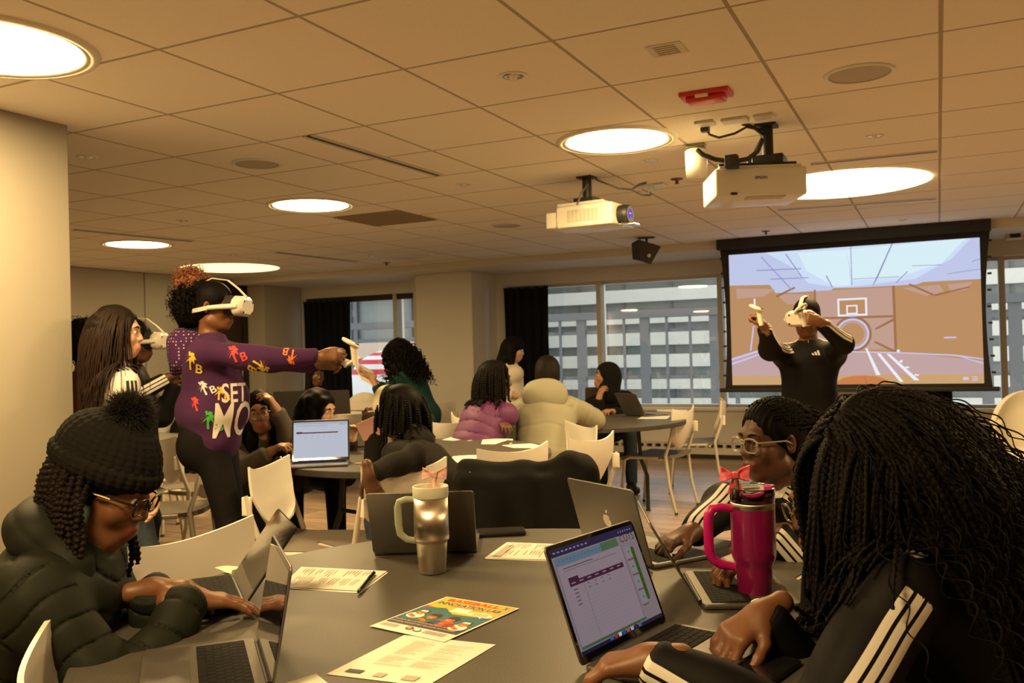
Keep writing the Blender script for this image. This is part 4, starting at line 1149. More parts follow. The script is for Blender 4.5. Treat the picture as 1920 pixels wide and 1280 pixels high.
# flyer
OR = lin(250, 180, 60)
FC = [mat('flyer_' + n, lin(*c), .6) for n, c in (('yellow', (255, 190, 40)), ('teal', (50, 110, 120)), ('navy', (45, 70, 110)), ('red', (230, 70, 40)), ('blue', (40, 110, 160)), ('skin', (230, 110, 60)), ('white', (250, 240, 215)), ('dark', (60, 35, 35)), ('green', (60, 110, 60)), ('pink', (220, 60, 90)), ('brown', (140, 60, 35)))]
fx = {n: i + 2 for i, n in enumerate(('yellow', 'teal', 'navy', 'red', 'blue', 'skin', 'white', 'dark', 'green', 'pink', 'brown'))}
e, q = paper([(838, 1118), (974, 1140), (833, 1203), (693, 1173)], 'colourful flyer with yellow top and cartoon children lying on the big table', .0016, name='flyer', group=None, cat='flyer')
fb = MB(); fn_ = [0]
def up_(l): fn_[0] += 1; return V(0, 0, .0008 + l * .00012 + fn_[0] * .000002)
def fl(pts, k, l): z_ = up_(l); fb.add([bil(q, u, v) + z_ for u, v in pts[::-1]], [tuple(range(len(pts)))], fx[k] - 2)
def fcirc(u, v, ru, rv, k, l, n=18): fl([(u + ru * math.cos(2 * math.pi * i / n), v + rv * math.sin(2 * math.pi * i / n)) for i in range(n)], k, l)
def ftext(t, u, v, wd, ht, k, l, bold=0):
    vs, fs = text_poly(t, 1, bold)
    xs = [p[0] for p in vs]; ys = [p[1] for p in vs]; sx = wd / (max(xs) - min(xs)); sy = ht / (max(ys) - min(ys)); cx = (max(xs) + min(xs)) / 2; cy = (max(ys) + min(ys)) / 2
    z_ = up_(l); fb.add([bil(q, u + (x - cx) * sx, v - (y - cy) * sy) + z_ for x, y, z in vs], fs, fx[k] - 2)
fl(R_(.03, .02, .97, .83), 'yellow', 0)
fl([(.03, .36), (.3, .30), (.5, .42), (.75, .40), (.97, .36), (.97, .72), (.03, .72)], 'teal', 1); fl([(.03, .36), (.03, .30), (.18, .33)], 'pink', 2)
fl(R_(.03, .70, .97, .83), 'navy', 2)
ftext('BASEBALL', .47, .085, .70, .075, 'red', 3, .03); ftext('INNOVATION LAB', .50, .185, .84, .075, 'blue', 3, .03)
ftext('X', .90, .085, .06, .07, 'blue', 4, .03)
fl(R_(.40, .245, .62, .375), 'white', 3)
fcirc(.79, .33, .15, .055, 'white', 3); fcirc(.70, .345, .08, .04, 'white', 3); fcirc(.88, .35, .08, .035, 'white', 3); fl([(.80, .37), (.86, .37), (.86, .42)], 'white', 3)
for k in range(4): fl(R_(.70, .305 + k * .018, .89, .310 + k * .018), 'dark', 4)
for k in range(2): fl(R_(.28, .235 + k * .0, .74, .241), 'dark', 4)
# four children: body, head, hair or cap
for u, v, shirt, hair in ((.17, .50, 'white', 'white'), (.38, .56, 'green', 'dark'), (.62, .56, 'red', 'dark'), (.84, .60, 'white', 'white')):
    fcirc(u, v + .09, .105, .075, shirt, 3)
    if hair == 'dark': fcirc(u + .01, v - .03, .078, .065, 'dark', 4)
    fcirc(u, v, .058, .058, 'skin', 5)
    if hair == 'white':
        fl([(u - .07, v - .01), (u - .055, v - .065), (u + .055, v - .07), (u + .07, v - .015)], 'dark', 4); fl([(u - .05, v - .02), (u - .04, v - .055), (u + .04, v - .058), (u + .055, v - .02)], 'white', 6)
    else: fl([(u - .058, v - .02), (u - .03, v - .06), (u + .04, v - .06), (u + .06, v - .015)], 'dark', 6)
    fl([(u - .10, v + .10), (u - .06, v + .07), (u + .04, v + .12), (u + .02, v + .15)], 'skin', 6)
    for s in (-.02, .022): fcirc(u + s, v - .004, .007, .007, 'dark', 7, 8)
    fl([(u - .02, v + .025), (u + .025, v + .022), (u + .0, v + .036)], 'white', 7)
fl(R_(.45, .62, .58, .70), 'navy', 7); fcirc(.72, .68, .06, .045, 'brown', 7)
ftext('Students learn to track performance data, design', .48, .735, .84, .034, 'yellow', 4, .01); ftext('prototypes, and pitch their next sports tech invention!', .48, .785, .86, .034, 'yellow', 4, .01)
fcirc(.42, .885, .045, .035, 'brown', 3); fcirc(.53, .895, .05, .032, 'blue', 3); fcirc(.53, .893, .036, .022, 'white', 4); fcirc(.42, .885, .022, .018, 'yellow', 4)
for k in range(4): fl(R_(.62, .865 + k * .018, .90, .870 + k * .018), 'dark', 3); fl(R_(.05, .865 + k * .018, .28, .870 + k * .018), 'dark', 3)
fb.build('print', FC, e)
# pen on the sheet
a, b = onz(674, 1106, TT + .008), onz(698, 1078, TT + .008)
e = empty('pen', (a + b) / 2, label='black ballpoint pen lying on the printed sheet', cat='pen')
a, b = a - (a + b) / 2, b - (a + b) / 2
d = unit(b - a)
MB().tube([a * 1.28, a * 1.18, a, a * .1], [.001, .0038, .0048, .0048], 12).tube([a * .1, b * .9, b * 1.3, b * 1.34], [.0052, .0052, .0048, .003], 12).build('barrel', mat('pen_black', (.012, .012, .014), .25), e)
MB().tube([b * 1.25 + V(0, 0, .006), b * .5 + V(0, 0, .007), b * .3 + V(0, 0, .006)], .0014, 6).build('clip', M_('chrome'), e)
# phones
def phone(p, ang, label, w=.075, l=.155, t=.010):
    f = hdir(ang)
    e = empty('phone', p, math.atan2(f[1], f[0]) - math.pi / 2, label, 'phone')
    MB().rbox(w, l, 0, t, .010, bev=.002).build('case', mat('case_black', (.012, .011, .011), .5), e)
    MB().rbox(w - .006, l - .006, t, t + .0006, .008).build('display', GLOSS, e)
    return e
phone(onz(939, 1001, TT + .001), 84, 'black phone lying flat behind the papers near the far rim of the big table', t=.014)
phone(onz(1432, 1262, TT + .001), 40, 'black phone lying beside the spreadsheet laptop at the bottom edge', .078, .16)

# ------------------------------------------------------------------ tumblers
def bow(e, M, s, m):
    """ribbon bow: two loops, a knot and two tails"""
    mb = MB()
    for sg in (-1, 1):
        def loop(u, v, sg=sg):
            x = sg * (.004 + .026 * u); zz = (v - .5) * (.006 + .026 * u ** .8) + .003 * u; y = .006 * math.sin(math.pi * u) * (1 if v > .5 else -1) + .004 * math.sin(v * math.pi)
            return (x * s, y * s, zz * s)
        mb.grid(loop, 8, 8, M=M, thick=.004 * s)
        mb.grid(lambda u, v, sg=sg: ((sg * (.002 + .009 * u) + (v - .5) * (.006 + .006 * u)) * s, .002 * s, (-.004 - .036 * u + .004 * abs(v - .5) * u) * s), 6, 4, M=M, thick=.0025 * s)
    mb.box((-.006 * s, -.006 * s, -.007 * s), (.006 * s, .006 * s, .007 * s), M=M, bev=.003 * s)
    return mb.build('bow', m, e)
TOK = .92
p = onz(811, 1073, TT)
STL = mat('brushed_steel', (.62, .56, .47), .22, 1.0); nt = STL.node_tree; tg_ = nt.nodes.new('ShaderNodeTangent'); tg_.direction_type = 'RADIAL'; tg_.axis = 'Z'
b_ = nt.nodes['Principled BSDF']; nt.links.new(tg_.outputs[0], b_.inputs['Tangent']); b_.inputs['Anisotropic'].default_value = .85; b_.inputs['Roughness'].default_value = .32
MINT = mat('mint_plastic', (.34, .38, .27), .45); PALEM = mat('pale_mint', (.66, .66, .52), .4)
S_ = .93
e = empty('tumbler', (p[0], p[1], TT), 0, 'brushed steel tumbler with a green handle and a pale pink bow', 'tumbler')
MB().lathe([(.001, .001), (.034, .001), (.036, .004), (.041, .080), (.0415, .084), (.046, .088), (.047, .094), (.0465, .105), (.0455, .203), (.001, .204)], 64).build('cup', STL, e)
MB().lathe([(.0462, .201), (.0475, .204), (.0482, .228), (.0465, .231), (.044, .228), (.0435, .218), (.001, .216)], 48).build('lid', PALEM, e)
hv = hdir(-90); H = lambda o, z: (hv[0] * o, hv[1] * o, z)
MB().tube([H(.040, .195), H(.066, .196), H(.084, .190), H(.088, .175), H(.087, .13), H(.083, .105), H(.066, .090), H(.040, .085)], [.008, .0085, .0095, .010, .010, .010, .0095, .008], 12).build('handle', MINT, e)
st = MB().tube([H(-.010, .217), H(-.012, .258)], .0042, 10)
so = st.build('straw', mat('straw_clear', (.75, .62, .52), .15), e)
rv = hdir(90)
bow(so, frame(H(-.012, .260), rv, hdir(0), (0, 0, 1)), 1.05, mat('bow_pale_pink', (.78, .45, .40), .5))
MB().lathe([(.012, .217), (.012, .224), (.001, .224)], 16, M=frame(H(.020, 0), (1, 0, 0), (0, 1, 0), (0, 0, 1))).build('stopper', MINT, e)
p = onz(1416, 1119, TT)
PINK = mat('hot_pink', (.25, .007, .085), .30, coat=.5, noise=.06, nscale=900); PINKP = mat('pink_plastic', (.60, .010, .19), .35)
e = empty('tumbler', (p[0], p[1], TT), 0, 'hot pink tumbler with a big handle, clear lid and coral bow', 'tumbler')
MB().lathe([(.001, .001), (.0365, .001), (.0385, .004), (.041, .070), (.042, .078), (.048, .090), (.050, .098), (.0505, .110), (.050, .206)], 64, cap=False).build('cup', PINK, e)
DZ = -.016
MB().lathe([(.050, .222 + DZ), (.0505, .226 + DZ), (.0505, .234 + DZ), (.049, .236 + DZ)], 48, cap=False).build('steel_rim', STL, e)
clear = GLASS
lo = MB().lathe([(.049, .236 + DZ), (.0505, .240 + DZ), (.051, .268 + DZ), (.0495, .270 + DZ), (.0485, .266 + DZ), (.048, .244 + DZ), (.001, .243 + DZ)], 48, cap=False).build('lid', clear, e)
H = lambda o, z: (hv[0] * o, hv[1] * o, z + DZ)
MB().tube([H(.045, .222), H(.075, .225), (H(.093, .222)), H(.102, .208), H(.104, .19), H(.103, .125), H(.096, .106), H(.078, .094), H(.045, .086)], [.009, .010, .011, .0115, .0115, .0115, .011, .0105, .009], 14).build('handle', PINKP, e)
MB().tube([H(.044, .262), H(.036, .250), H(-.002, .246), H(-.030, .254), H(-.040, .262)], [.006, .006, .007, .007, .010], 10).box((hv[0] * -.040 - .011, hv[1] * -.040 - .011, .250 + DZ), (hv[0] * -.040 + .011, hv[1] * -.040 + .011, .274 + DZ), bev=.004).build('flip_seal', PINKP, e)
so = MB().tube([H(.034, .24), H(.037, .29)], .0045, 10).build('straw', mat('straw_brown', (.30, .16, .12), .2), e)
bow(so, frame(H(.038, .298), rv, hdir(0), (0, 0, 1)), 1.12, mat('bow_coral', (.88, .13, .19), .45))
# middle table odds and ends
p = onz(647, 845, TT)
e = empty('paper_cup', (p[0], p[1], TT), label='white paper cup with red print behind the spreadsheet laptop', cat='cup')
MB().lathe([(.001, 0), (.030, 0), (.042, .115), (.044, .117), (.042, .119), (.001, .112)], 28).build('cup', mat('cup_white', (.84, .80, .72), .5), e)
mb = MB()
for a, z in ((-1.2, .04), (-1.0, .055), (-1.35, .06), (-1.15, .075), (-.9, .08), (-1.45, .03)):
    r = .0315 + .012 * z / .115 + .001
    mb.box((-.006, -.0008, -.006), (.006, .0008, .006), M=frame((r * math.cos(a) * 1.02, r * math.sin(a) * 1.02, z), (-math.sin(a), math.cos(a), 0), (math.cos(a), math.sin(a), 0), (0, 0, 1)))
mb.build('print', mat('cup_red', (.65, .05, .04), .5), e)
p = onz(547, 858, TT)
e = empty('snack_tub', (p[0], p[1], TT), label='small blue and orange snack tub left of the spreadsheet laptop', cat='tub')
MB().lathe([(.001, .0), (.04, 0), (.048, .04)], 24).build('tub', mat('tub_blue', (.03, .05, .16), .4), e)
MB().lathe([(.048, .04), (.052, .043), (.052, .05), (.001, .052)], 24).build('lid', mat('tub_orange', (.75, .30, .06), .45), e)
p = onz(548, 864, TT) - V(0, .10, 0)
o = MB().lathe([(.042, 0), (.041, .012), (.028, .022), (.026, .034), (.001, .036)], 24).build('cup_lid', clear); o.location = (p[0], p[1], TT)
tag(o, 'clear plastic cup lid in front of the small blue tub', 'lid')
a, b = onz(666, 869, TT + .006), onz(683, 868, TT + .006)
o = MB().tube([a - a, (b - a) * .9, (b - a)], [.004, .004, .001], 8).build('pencil', mat('pencil_yellow', (.75, .45, .08), .5)); o.location = a
tag(o, 'yellow pencil by the black sleeve on the middle table', 'pencil')

# ------------------------------------------------------------------ jackets hung over chair backs
def hung_jacket(ch, m, label, x0=-.25, x1=.25, drop=.30, amp=.006, sleeve=None):
    Mw = np.array(Matrix.Translation(ch.location) @ ch.rotation_euler.to_matrix().to_4x4())
    T = lambda x, y, z: Mw[:3, :3] @ V(x, y, z) + Mw[:3, 3]
    P = []
    for k in range(8):
        z = .825 - drop * k / 7; k = k * 4 / 7
        for yy in ((-.315, -.245) if k else (-.28,)):
            y = yy - .05 * (1 if yy < -.28 else -.4) * (k / 4) + .07 * (k / 4) * .6
            P.append(cap(T(x0 + .012 * math.sin(k * 2), y, z + .012), T((x0 + x1) / 2, y - .015, z - .01), .034, .031, .05)); P.append(cap(T((x0 + x1) / 2, y - .015, z - .01), T(x1 + .012 * math.sin(k * 3), y, z + .012), .031, .035, .05))
    if sleeve: P += [cap(T(x1 * sleeve, -.26, .80), T((x1 + .05) * sleeve, -.22, .62), .045, .038, .03), cap(T(x1 * sleeve, -.26, .80), T((x1 - .06) * sleeve, -.28, .845), .045, .05, .04)]
    e = sdf_obj('jacket', P, .007, m, None, sines(amp, 26, 17), ch.location)
    e.location = ch.location
    return tag(e, label, 'jacket')
hung_jacket(CH_FRONT, mat('jacket_black', (.010, .0095, .009), .8, spec=.12, noise=.2, nscale=60), 'black quilted jacket hung over the chair behind the phone', drop=.34, sleeve=-1)
hung_jacket(CH_CREAM, mat('jacket_sage', (.10, .105, .065), .85, noise=.15), 'grey green jacket hung over the left half of the chair under the cream coat', x0=-.25, x1=-.02, drop=.22)
hung_jacket(CH_COAT, MATS['jacket_black'], 'dark coat hung over the chair beside the left table', drop=.40)
# ------------------------------------------------------------------ people
SKINS = {'deep': (.105, .042, .021), 'brown': (.175, .070, .028), 'tan': (.42, .225, .14), 'light': (.55, .33, .22)}
for k_, c_ in SKINS.items():
    mat('skin_' + k_, c_, .48, noise=.07, nscale=60, bump=.04); mat('lips_' + k_, tuple(a * b for a, b in zip(c_, (1.15, .72, .72))), .4)
HAIRB = mat('hair_black', (.0048, .0038, .0034), .6, spec=.09); HAIRD = mat('hair_dark_brown', (.010, .006, .0045), .6, spec=.12); HAIRR = mat('hair_rust', (.22, .07, .022), .6); HAIRL = mat('hair_long_brown', (.017, .0085, .0055), .55, spec=.15)
EYEW = mat('eye_white', (.72, .68, .62), .2); IRIS = mat('eye_dark', (.012, .008, .006), .15)
def striped_mat(name, base, stripe, rough=.6, w=.0065, gap=.019):
    m = mat(name, base, rough, spec=.10)
    nt = m.node_tree; b = nt.nodes['Principled BSDF']
    a = nt.nodes.new('ShaderNodeAttribute'); a.attribute_name = 'stripe'
    def mth(op, x, y):
        n = nt.nodes.new('ShaderNodeMath'); n.operation = op
        for i, q in enumerate((x, y)):
            if isinstance(q, (int, float)): n.inputs[i].default_value = q
            else: nt.links.new(q, n.inputs[i])
        return n.outputs[0]
    ab = mth('ABSOLUTE', a.outputs['Fac'], 0); c1 = mth('LESS_THAN', ab, w); c2 = mth('LESS_THAN', mth('ABSOLUTE', mth('SUBTRACT', ab, gap), 0), w)
    f = mth('MAXIMUM', c1, c2)
    mx = nt.nodes.new('ShaderNodeMix'); mx.data_type = 'RGBA'
    nt.links.new(f, mx.inputs[0]); mx.inputs[6].default_value = (*base, 1); mx.inputs[7].default_value = (*stripe, 1)
    nt.links.new(mx.outputs[2], b.inputs['Base Color'])
    return m
TRACK = striped_mat('track_jacket_black', (.0075, .007, .0075), (.74, .71, .66))
WTOP = striped_mat('striped_top_white', (.66, .63, .58), (.03, .03, .04), .7)
DENIM = mat('denim_blue', (.045, .06, .085), .85, noise=.25, nscale=90); BLACKC = mat('cloth_black', (.010, .0095, .0095), .85, sheen=.02); LEGG = mat('leggings_black', (.009, .0085, .009), .7)
SHOEW = mat('shoe_white', (.6, .58, .54), .5); SHOEB = mat('shoe_black', (.012, .012, .012), .5)

def ik(a, b, l1, l2, hint):
    d = b - a; L = np.linalg.norm(d); d /= L + 1e-9
    L = min(L, (l1 + l2) * .998)
    x = (l1 * l1 - l2 * l2 + L * L) / (2 * L); h = math.sqrt(max(l1 * l1 - x * x, 0))
    hint = np.array(hint, float); p = unit(hint - d * (hint @ d))
    return a + d * x + p * h, a + d * L

CURL = {'type': ((38, 34, 22), (34, 32, 20), (30, 32, 22), (26, 34, 26)), 'flat': ((12, 14, 10),) * 4, 'rest': ((24, 30, 20), (30, 34, 22), (36, 38, 24), (42, 40, 26)),
        'grip': ((62, 68, 40), (66, 72, 44), (70, 74, 44), (74, 74, 44)), 'fist': ((78, 88, 50), (80, 90, 52), (82, 90, 52), (84, 90, 52)), 'point': ((8, 12, 8), (56, 70, 40), (62, 72, 42), (66, 72, 44)), 'hold': ((40, 40, 20), (44, 42, 22), (48, 44, 24), (52, 46, 26))}
def hand(wr, d, n, side, curl='rest', s=1.0):
    """palm, four bent fingers, thumb leaving the side of the palm; d to the fingertips, n out of the palm, side +1 right hand"""
    d = unit(d); n = unit(np.array(n) - d * (np.array(n) @ d)); lat = np.cross(d, n) * side
    out = [cap(wr - d * .045 * s, wr + d * .012 * s, .0235 * s, .023 * s, .02)]
    offs = (.029, .0098, -.0098, -.0275); lens = (.94, 1.04, .98, .78)
    cs = CURL[curl]
    for i, o in enumerate(offs):
        k = wr + d * (.083 - .006 * abs(i - 1.2)) * s + lat * o * s
        out.append(cap(wr + d * .012 * s + lat * o * .45 * s, k, .0155 * s, .0118 * s, .018))
        p = k; ang = 0
        dd = unit(d + lat * o * 1.6)
        for j, L in enumerate((.041, .026, .021)):
            ang += math.radians(cs[i][j])
            v = dd * math.cos(ang) + n * math.sin(ang)
            q = p + v * L * lens[i] * s
            out.append(cap(p, q, (.0102, .0090, .0080)[j] * s, (.0090, .0080, .0066)[j] * s, .004))
            p = q
    b = wr + d * .022 * s + lat * .022 * s
    grip = curl in ('grip', 'fist', 'hold')
    v1 = unit(d * .62 + lat * (.55 if grip else .72) + n * (.62 if grip else .30)); v2 = unit(d * .86 + lat * (.10 if grip else .32) + n * (.55 if grip else .26)); v3 = unit(d * .9 + lat * (-.35 if grip else .16) + n * .3)
    out.append(cap(wr + d * .015 * s + lat * .012 * s, b + v1 * .012 * s, .016 * s, .0145 * s, .018))
    p = b
    for v, L, ra, rb in ((v1, .040, .0145, .0115), (v2, .031, .0112, .0100), (v3, .025, .0098, .0078)):
        q = p + v * L * s; out.append(cap(p, q, ra * s, rb * s, .006)); p = q
    return out

class Person:
    def __init__(s, label, head, hang, hpitch=0, hroll=0, body=None, lean=(0, 0), sit=False, size=1.0, skin='brown', h=.006, group=None, pelvis=None, shy=0.0):
        s.k = k = size; s.h = h; s.skin = skin; s.sit = sit
        s.hc = at(*head)
        s.hf = hdir(hang, hpitch)
        side = unit(np.cross(s.hf, V(0, 0, 1))); up = np.cross(side, s.hf)
        c, t = math.cos(math.radians(hroll)), math.sin(math.radians(hroll))
        s.hr, s.hu = side * c + up * t, up * c - side * t
        s.HR = np.stack([s.hr, s.hf, s.hu], 1)
        body = hang if body is None else body
        s.f = hdir(body); s.r = unit(np.cross(s.f, V(0, 0, 1)))          # own right
        L = .455 * k
        up0 = unit(V(0, 0, 1) + s.f * lean[0] + s.r * lean[1])
        s.nb = s.hc - s.hu * .090 * k - up0 * .105 * k - s.hf * .022 * k
        if pelvis is not None: s.pel = np.array(pelvis, float)
        elif sit:
            z = .545
            dz = s.nb[2] - z; hor = math.sqrt(max(L * L - dz * dz, 0)) if dz < L else 0
            s.pel = V(*(s.nb[:2] - s.f[:2] * hor - s.r[:2] * lean[1] * L), z)
        else: s.pel = s.nb - up0 * L
        s.up = unit(s.nb - s.pel)
        s.bf = unit(s.f - s.up * (s.f @ s.up)); s.r = unit(np.cross(s.bf, s.up))
        s.BR = np.stack([s.r, s.bf, s.up], 1)
        s.sh = {+1: s.nb - s.up * (.045 * k) + s.r * .158 * k + s.bf * .01, -1: s.nb - s.up * .045 * k - s.r * .158 * k + s.bf * .01}
        s.hip = {q: s.pel + s.r * q * .085 * k - s.up * .02 for q in (1, -1)}
        s.el, s.wr, s.hd_ = {}, {}, {}
        s.kn, s.an, s.toe = {}, {}, {}
        for q in (1, -1):
            hp = s.hip[q]
            if sit:
                s.kn[q] = V(*(hp[:2] + s.f[:2] * .41 * k + s.r[:2] * q * .05), .52); s.an[q] = V(*(s.kn[q][:2] + s.f[:2] * .02), .085)
            else:
                an = V(*(hp[:2] + s.f[:2] * (.02 + .05 * q) + s.r[:2] * q * .03), .085)
                s.kn[q], s.an[q] = ik(hp, an, (hp[2] - .085) * .515, (hp[2] - .085) * .50, s.f)
            s.toe[q] = V(*(s.an[q][:2] + s.f[:2] * .15 + s.r[:2] * q * .02), .035)
            s.arm(q, s.sh[q] + V(0, 0, -.50) * k + s.f * .08 + s.r * q * .05)
        s.root = empty('person', (s.pel[0], s.pel[1], 0), label=label, cat='person', group=group)
        s.o = np.array(s.root.location)
    def hl(s, x, y, z): return s.hc + s.HR @ V(x, y, z) * s.k
    def bl(s, x, y, z): return s.pel + s.BR @ V(x, y, z) * s.k          # from the pelvis: right, forward, up the spine
    def arm(s, q, wrist, hint=None, hdir_=None, palm=None, curl='rest', stretch=True):
        k = s.k; l1, l2 = .275 * k, .245 * k
        w = np.array(wrist, float)
        d = np.linalg.norm(w - s.sh[q])
        if stretch and d > (l1 + l2) * .97:
            f_ = d / ((l1 + l2) * .97); l1 *= min(f_, 1.12); l2 *= min(f_, 1.12)
        hint = (-s.f * .5 + s.r * q * .8 + V(0, 0, -.6)) if hint is None else hint
        s.el[q], s.wr[q] = ik(s.sh[q], w, l1, l2, hint)
        dd = unit(s.wr[q] - s.el[q])
        s.hd_[q] = (dd if hdir_ is None else unit(hdir_), V(0, 0, -1) if palm is None else np.array(palm, float), curl)
    def head_prims(s):
        k, R = s.k, s.HR
        E = lambda c, r, kk=.02, mi=0, sub=False: ell(s.hl(*c), np.array(r) * k, R, kk * k, mi, sub)
        K = lambda a, b, ra, rb=None, kk=.012, mi=0: cap(s.hl(*a), s.hl(*b), ra * k, (ra if rb is None else rb) * k, kk * k, mi)
        P = [E((0, -.012, .036), (.0745, .094, .084)), E((0, .034, -.034), (.057, .056, .080), .03), E((0, .060, -.090), (.027, .024, .022), .03), K((-.050, .0, -.075), (-.02, .055, -.094), .018, .018, .03), K((.050, .0, -.075), (.02, .055, -.094), .018, .018, .03)]
        for q in (-1, 1):
            P += [E((q * .036, .058, -.028), (.028, .024, .026), .025), E((q * .0775, -.010, -.008), (.010, .018, .031), .008), E((q * .080, -.004, -.006), (.006, .010, .018), .006, 0, True)]
        P += [K((-.034, .078, .026), (.034, .078, .026), .0135, None, .02), K((0, .086, .018), (0, .103, -.026), .0075, .0115, .014)]
        for q in (-1, 1): P += [E((q * .0125, .094, -.031), (.0095, .011, .008), .008), E((q * .031, .098, .004), (.0165, .014, .012), .016, 0, True), E((q * .031, .0745, .004), (.015, .0135, .013), .004)]
        P += [E((0, .083, -.066), (.026, .018, .020), .02), K((-.019, .092, -.0615), (.019, .092, -.0615), .0058, None, .006, 1), K((-.015, .0925, -.0715), (.015, .0925, -.0715), .0072, None, .006, 1), E((0, .099, -.0585), (.007, .006, .004), .006, 1)]
        return P
    def body_prims(s):
        k = s.k
        P = [cap(s.hl(0, -.02, -.055), s.nb + s.up * .01, .052 * k, .056 * k, .03)] + s.head_prims()
        P += [ell(s.bl(0, 0, .32), V(.150, .095, .17) * k, s.BR, .05), ell(s.bl(0, 0, .14), V(.130, .095, .14) * k, s.BR, .05), ell(s.bl(0, -.01, .0), V(.155, .110, .115) * k, s.BR, .05)]
        for q in (1, -1):
            P += [cap(s.nb, s.sh[q], .048 * k, .046 * k, .04), cap(s.sh[q], s.el[q], .044 * k, .035 * k, .02), cap(s.el[q], s.wr[q], .036 * k, .0245 * k, .015)]
            P += hand(s.wr[q], s.hd_[q][0], s.hd_[q][1], q, s.hd_[q][2], .96 * k)
            P += [cap(s.hip[q], s.kn[q], .078 * k, .052 * k, .03), cap(s.kn[q], s.an[q], .050 * k, .034 * k, .02)]
        return P
    def build_body(s, eyes=True, brows=None):
        o = sdf_obj('body', s.body_prims(), s.h, [mat('skin_' + s.skin, (0, 0, 0)), mat('lips_' + s.skin, (0, 0, 0))], s.root, None, s.o)
        s.body = o
        if eyes:
            for q in (-1, 1):
                mb = MB()
                c = s.hl(q * .031, .0765, .004) - s.o
                M = frame(c, s.hr, s.hu, s.hf)
                r = .0128 * s.k
                prof = [(r * math.sin(t), r * math.cos(t)) for t in np.linspace(math.pi, .48, 12)]
                mb.lathe([(max(a, 1e-5), b) for a, b in prof], 20, 0, M, cap=False)
                prof = [(r * math.sin(t), r * math.cos(t) + .0003) for t in np.linspace(.48, 0, 5)]
                mb.lathe([(max(a, 1e-5), b) for a, b in prof], 20, 1, M, cap=False)
                mb.build('eye', [EYEW, IRIS], s.root)
        if brows is not None:
            for q in (-1, 1):
                pts = [s.hl(q * x, y, z) - s.o for x, y, z in ((.014, .0945, .026), (.026, .0935, .031), (.040, .086, .029), (.048, .078, .024))]
                MB().tube(pts, [.003, .004, .0035, .0018], 6).build('eyebrow', brows, s.root)
    # ---- clothes
    def top_prims(s, inf=.018, sl=.012, hem=-.10, cuff=.02, short=None, puff=None, collar=.012, belly=0.0, k=.04):
        kk = s.k
        pf = puff
        P = [ell(s.bl(0, .0, .33), V(.158 + inf, .105 + inf, .165 + inf * .3) * kk, s.BR, .06, puff=pf), ell(s.bl(0, .01 + belly * .5, .17), V(.150 + inf, .112 + inf + belly, .16) * kk, s.BR, .06, puff=pf), ell(s.bl(0, 0, hem + .12), V(.163 + inf, .120 + inf + belly * .6, .14) * kk, s.BR, .05, puff=pf)]
        for q in (1, -1):
            P += [cap(s.nb - s.up * .02, s.sh[q], (.058 + inf * .4) * kk, (.052 + inf * .5) * kk, .05)]
            if short:
                e = s.sh[q] + (s.el[q] - s.sh[q]) * short
                P += [cap(s.sh[q], e, (.050 + sl) * kk, (.052 + sl) * kk, .03, flat=True)]
            else:
                w = s.el[q] + (s.wr[q] - s.el[q]) * (1 - cuff)
                P += [cap(s.sh[q], s.el[q], (.048 + sl) * kk, (.042 + sl) * kk, .03, puff=pf), cap(s.el[q], w, (.042 + sl) * kk, (.028 + sl * .8) * kk, .025, flat=True, puff=pf)]
                if puff is None:
                    d = unit(w - s.el[q]); P += [cap(w - d * .05 * kk, w + d * .01 * kk, (.031 + sl * .35) * kk, (.030 + sl * .35) * kk, .012, flat=True)]
        P += [cap(s.nb - s.up * .03, s.nb + (s.hl(0, -.02, -.06) - s.nb) * .35, (.060 + collar) * kk, (.056 + collar) * kk, .02, flat=True)]
        return P
    def seams(s, sp=.085, depth=.010, wrinkle=None):
        segs = [(s.pel - s.up * .1, s.nb, .20, 0)]
        for q in (1, -1): segs += [(s.sh[q], s.el[q], .085, .03), (s.el[q], s.wr[q], .075, .03 + np.linalg.norm(s.el[q] - s.sh[q]))]
        def f(P):
            best = np.full(len(P), 9.0); u = np.zeros(len(P))
            for a, b, r, o in segs:
                ab = b - a; L = np.linalg.norm(ab); t = ((P - a) @ ab) / L
                d = np.linalg.norm(P - a - np.clip(t, 0, L)[:, None] * ab / L, axis=1) / r
                w = d < best; best = np.where(w, d, best); u = np.where(w, t + o, u)
            u = u + .006 * np.sin(P @ V(23, 31, 17))
            x = np.abs(np.sin(math.pi * u / sp))
            out = depth * (1.0 * np.exp(-(x / .13) ** 2) - .42 * x ** .8)
            return out + (wrinkle(P) if wrinkle else 0)
        return f
    def stripes(s, arms=(1, -1), sides=None, fore={}):
        segs = []
        for q in arms:
            n = unit(s.r * q + V(0, 0, .25)) if sides is None or q not in sides else unit(sides[q])
            segs += [(s.nb + s.r * q * .05, s.sh[q], unit(s.up * .9 - s.bf * .1 + s.r * q * .2)), (s.sh[q], s.el[q], n), (s.el[q], s.wr[q], unit(fore.get(q, n)))]
        def f(P):
            best = np.full(len(P), 9.0); out = np.full(len(P), 9.0)
            for a, b, n in segs:
                ab = b - a; L2 = ab @ ab; t = ((P - a) @ ab) / L2; tc = np.clip(t, 0, 1)
                q = P - a - tc[:, None] * ab; d = np.linalg.norm(q, axis=1)
                dr = ab / math.sqrt(L2); nn = unit(n - dr * (n @ dr)); sd = np.cross(dr, nn)
                ok = (q @ nn > 0) & (d < best) & (d < .14)
                best = np.where(d < best, d, best)
                out = np.where(ok, q @ sd, np.where(d <= best, np.where(ok, out, 9.0), out))
            return {'stripe': out}
        return f
    def top(s, name, m, attr=None, disp=None, **kw):
        P = s.top_prims(**kw); s.topP, s.topD = P, disp
        return sdf_obj(name, P, s.h, m, s.root, disp, s.o, attr)
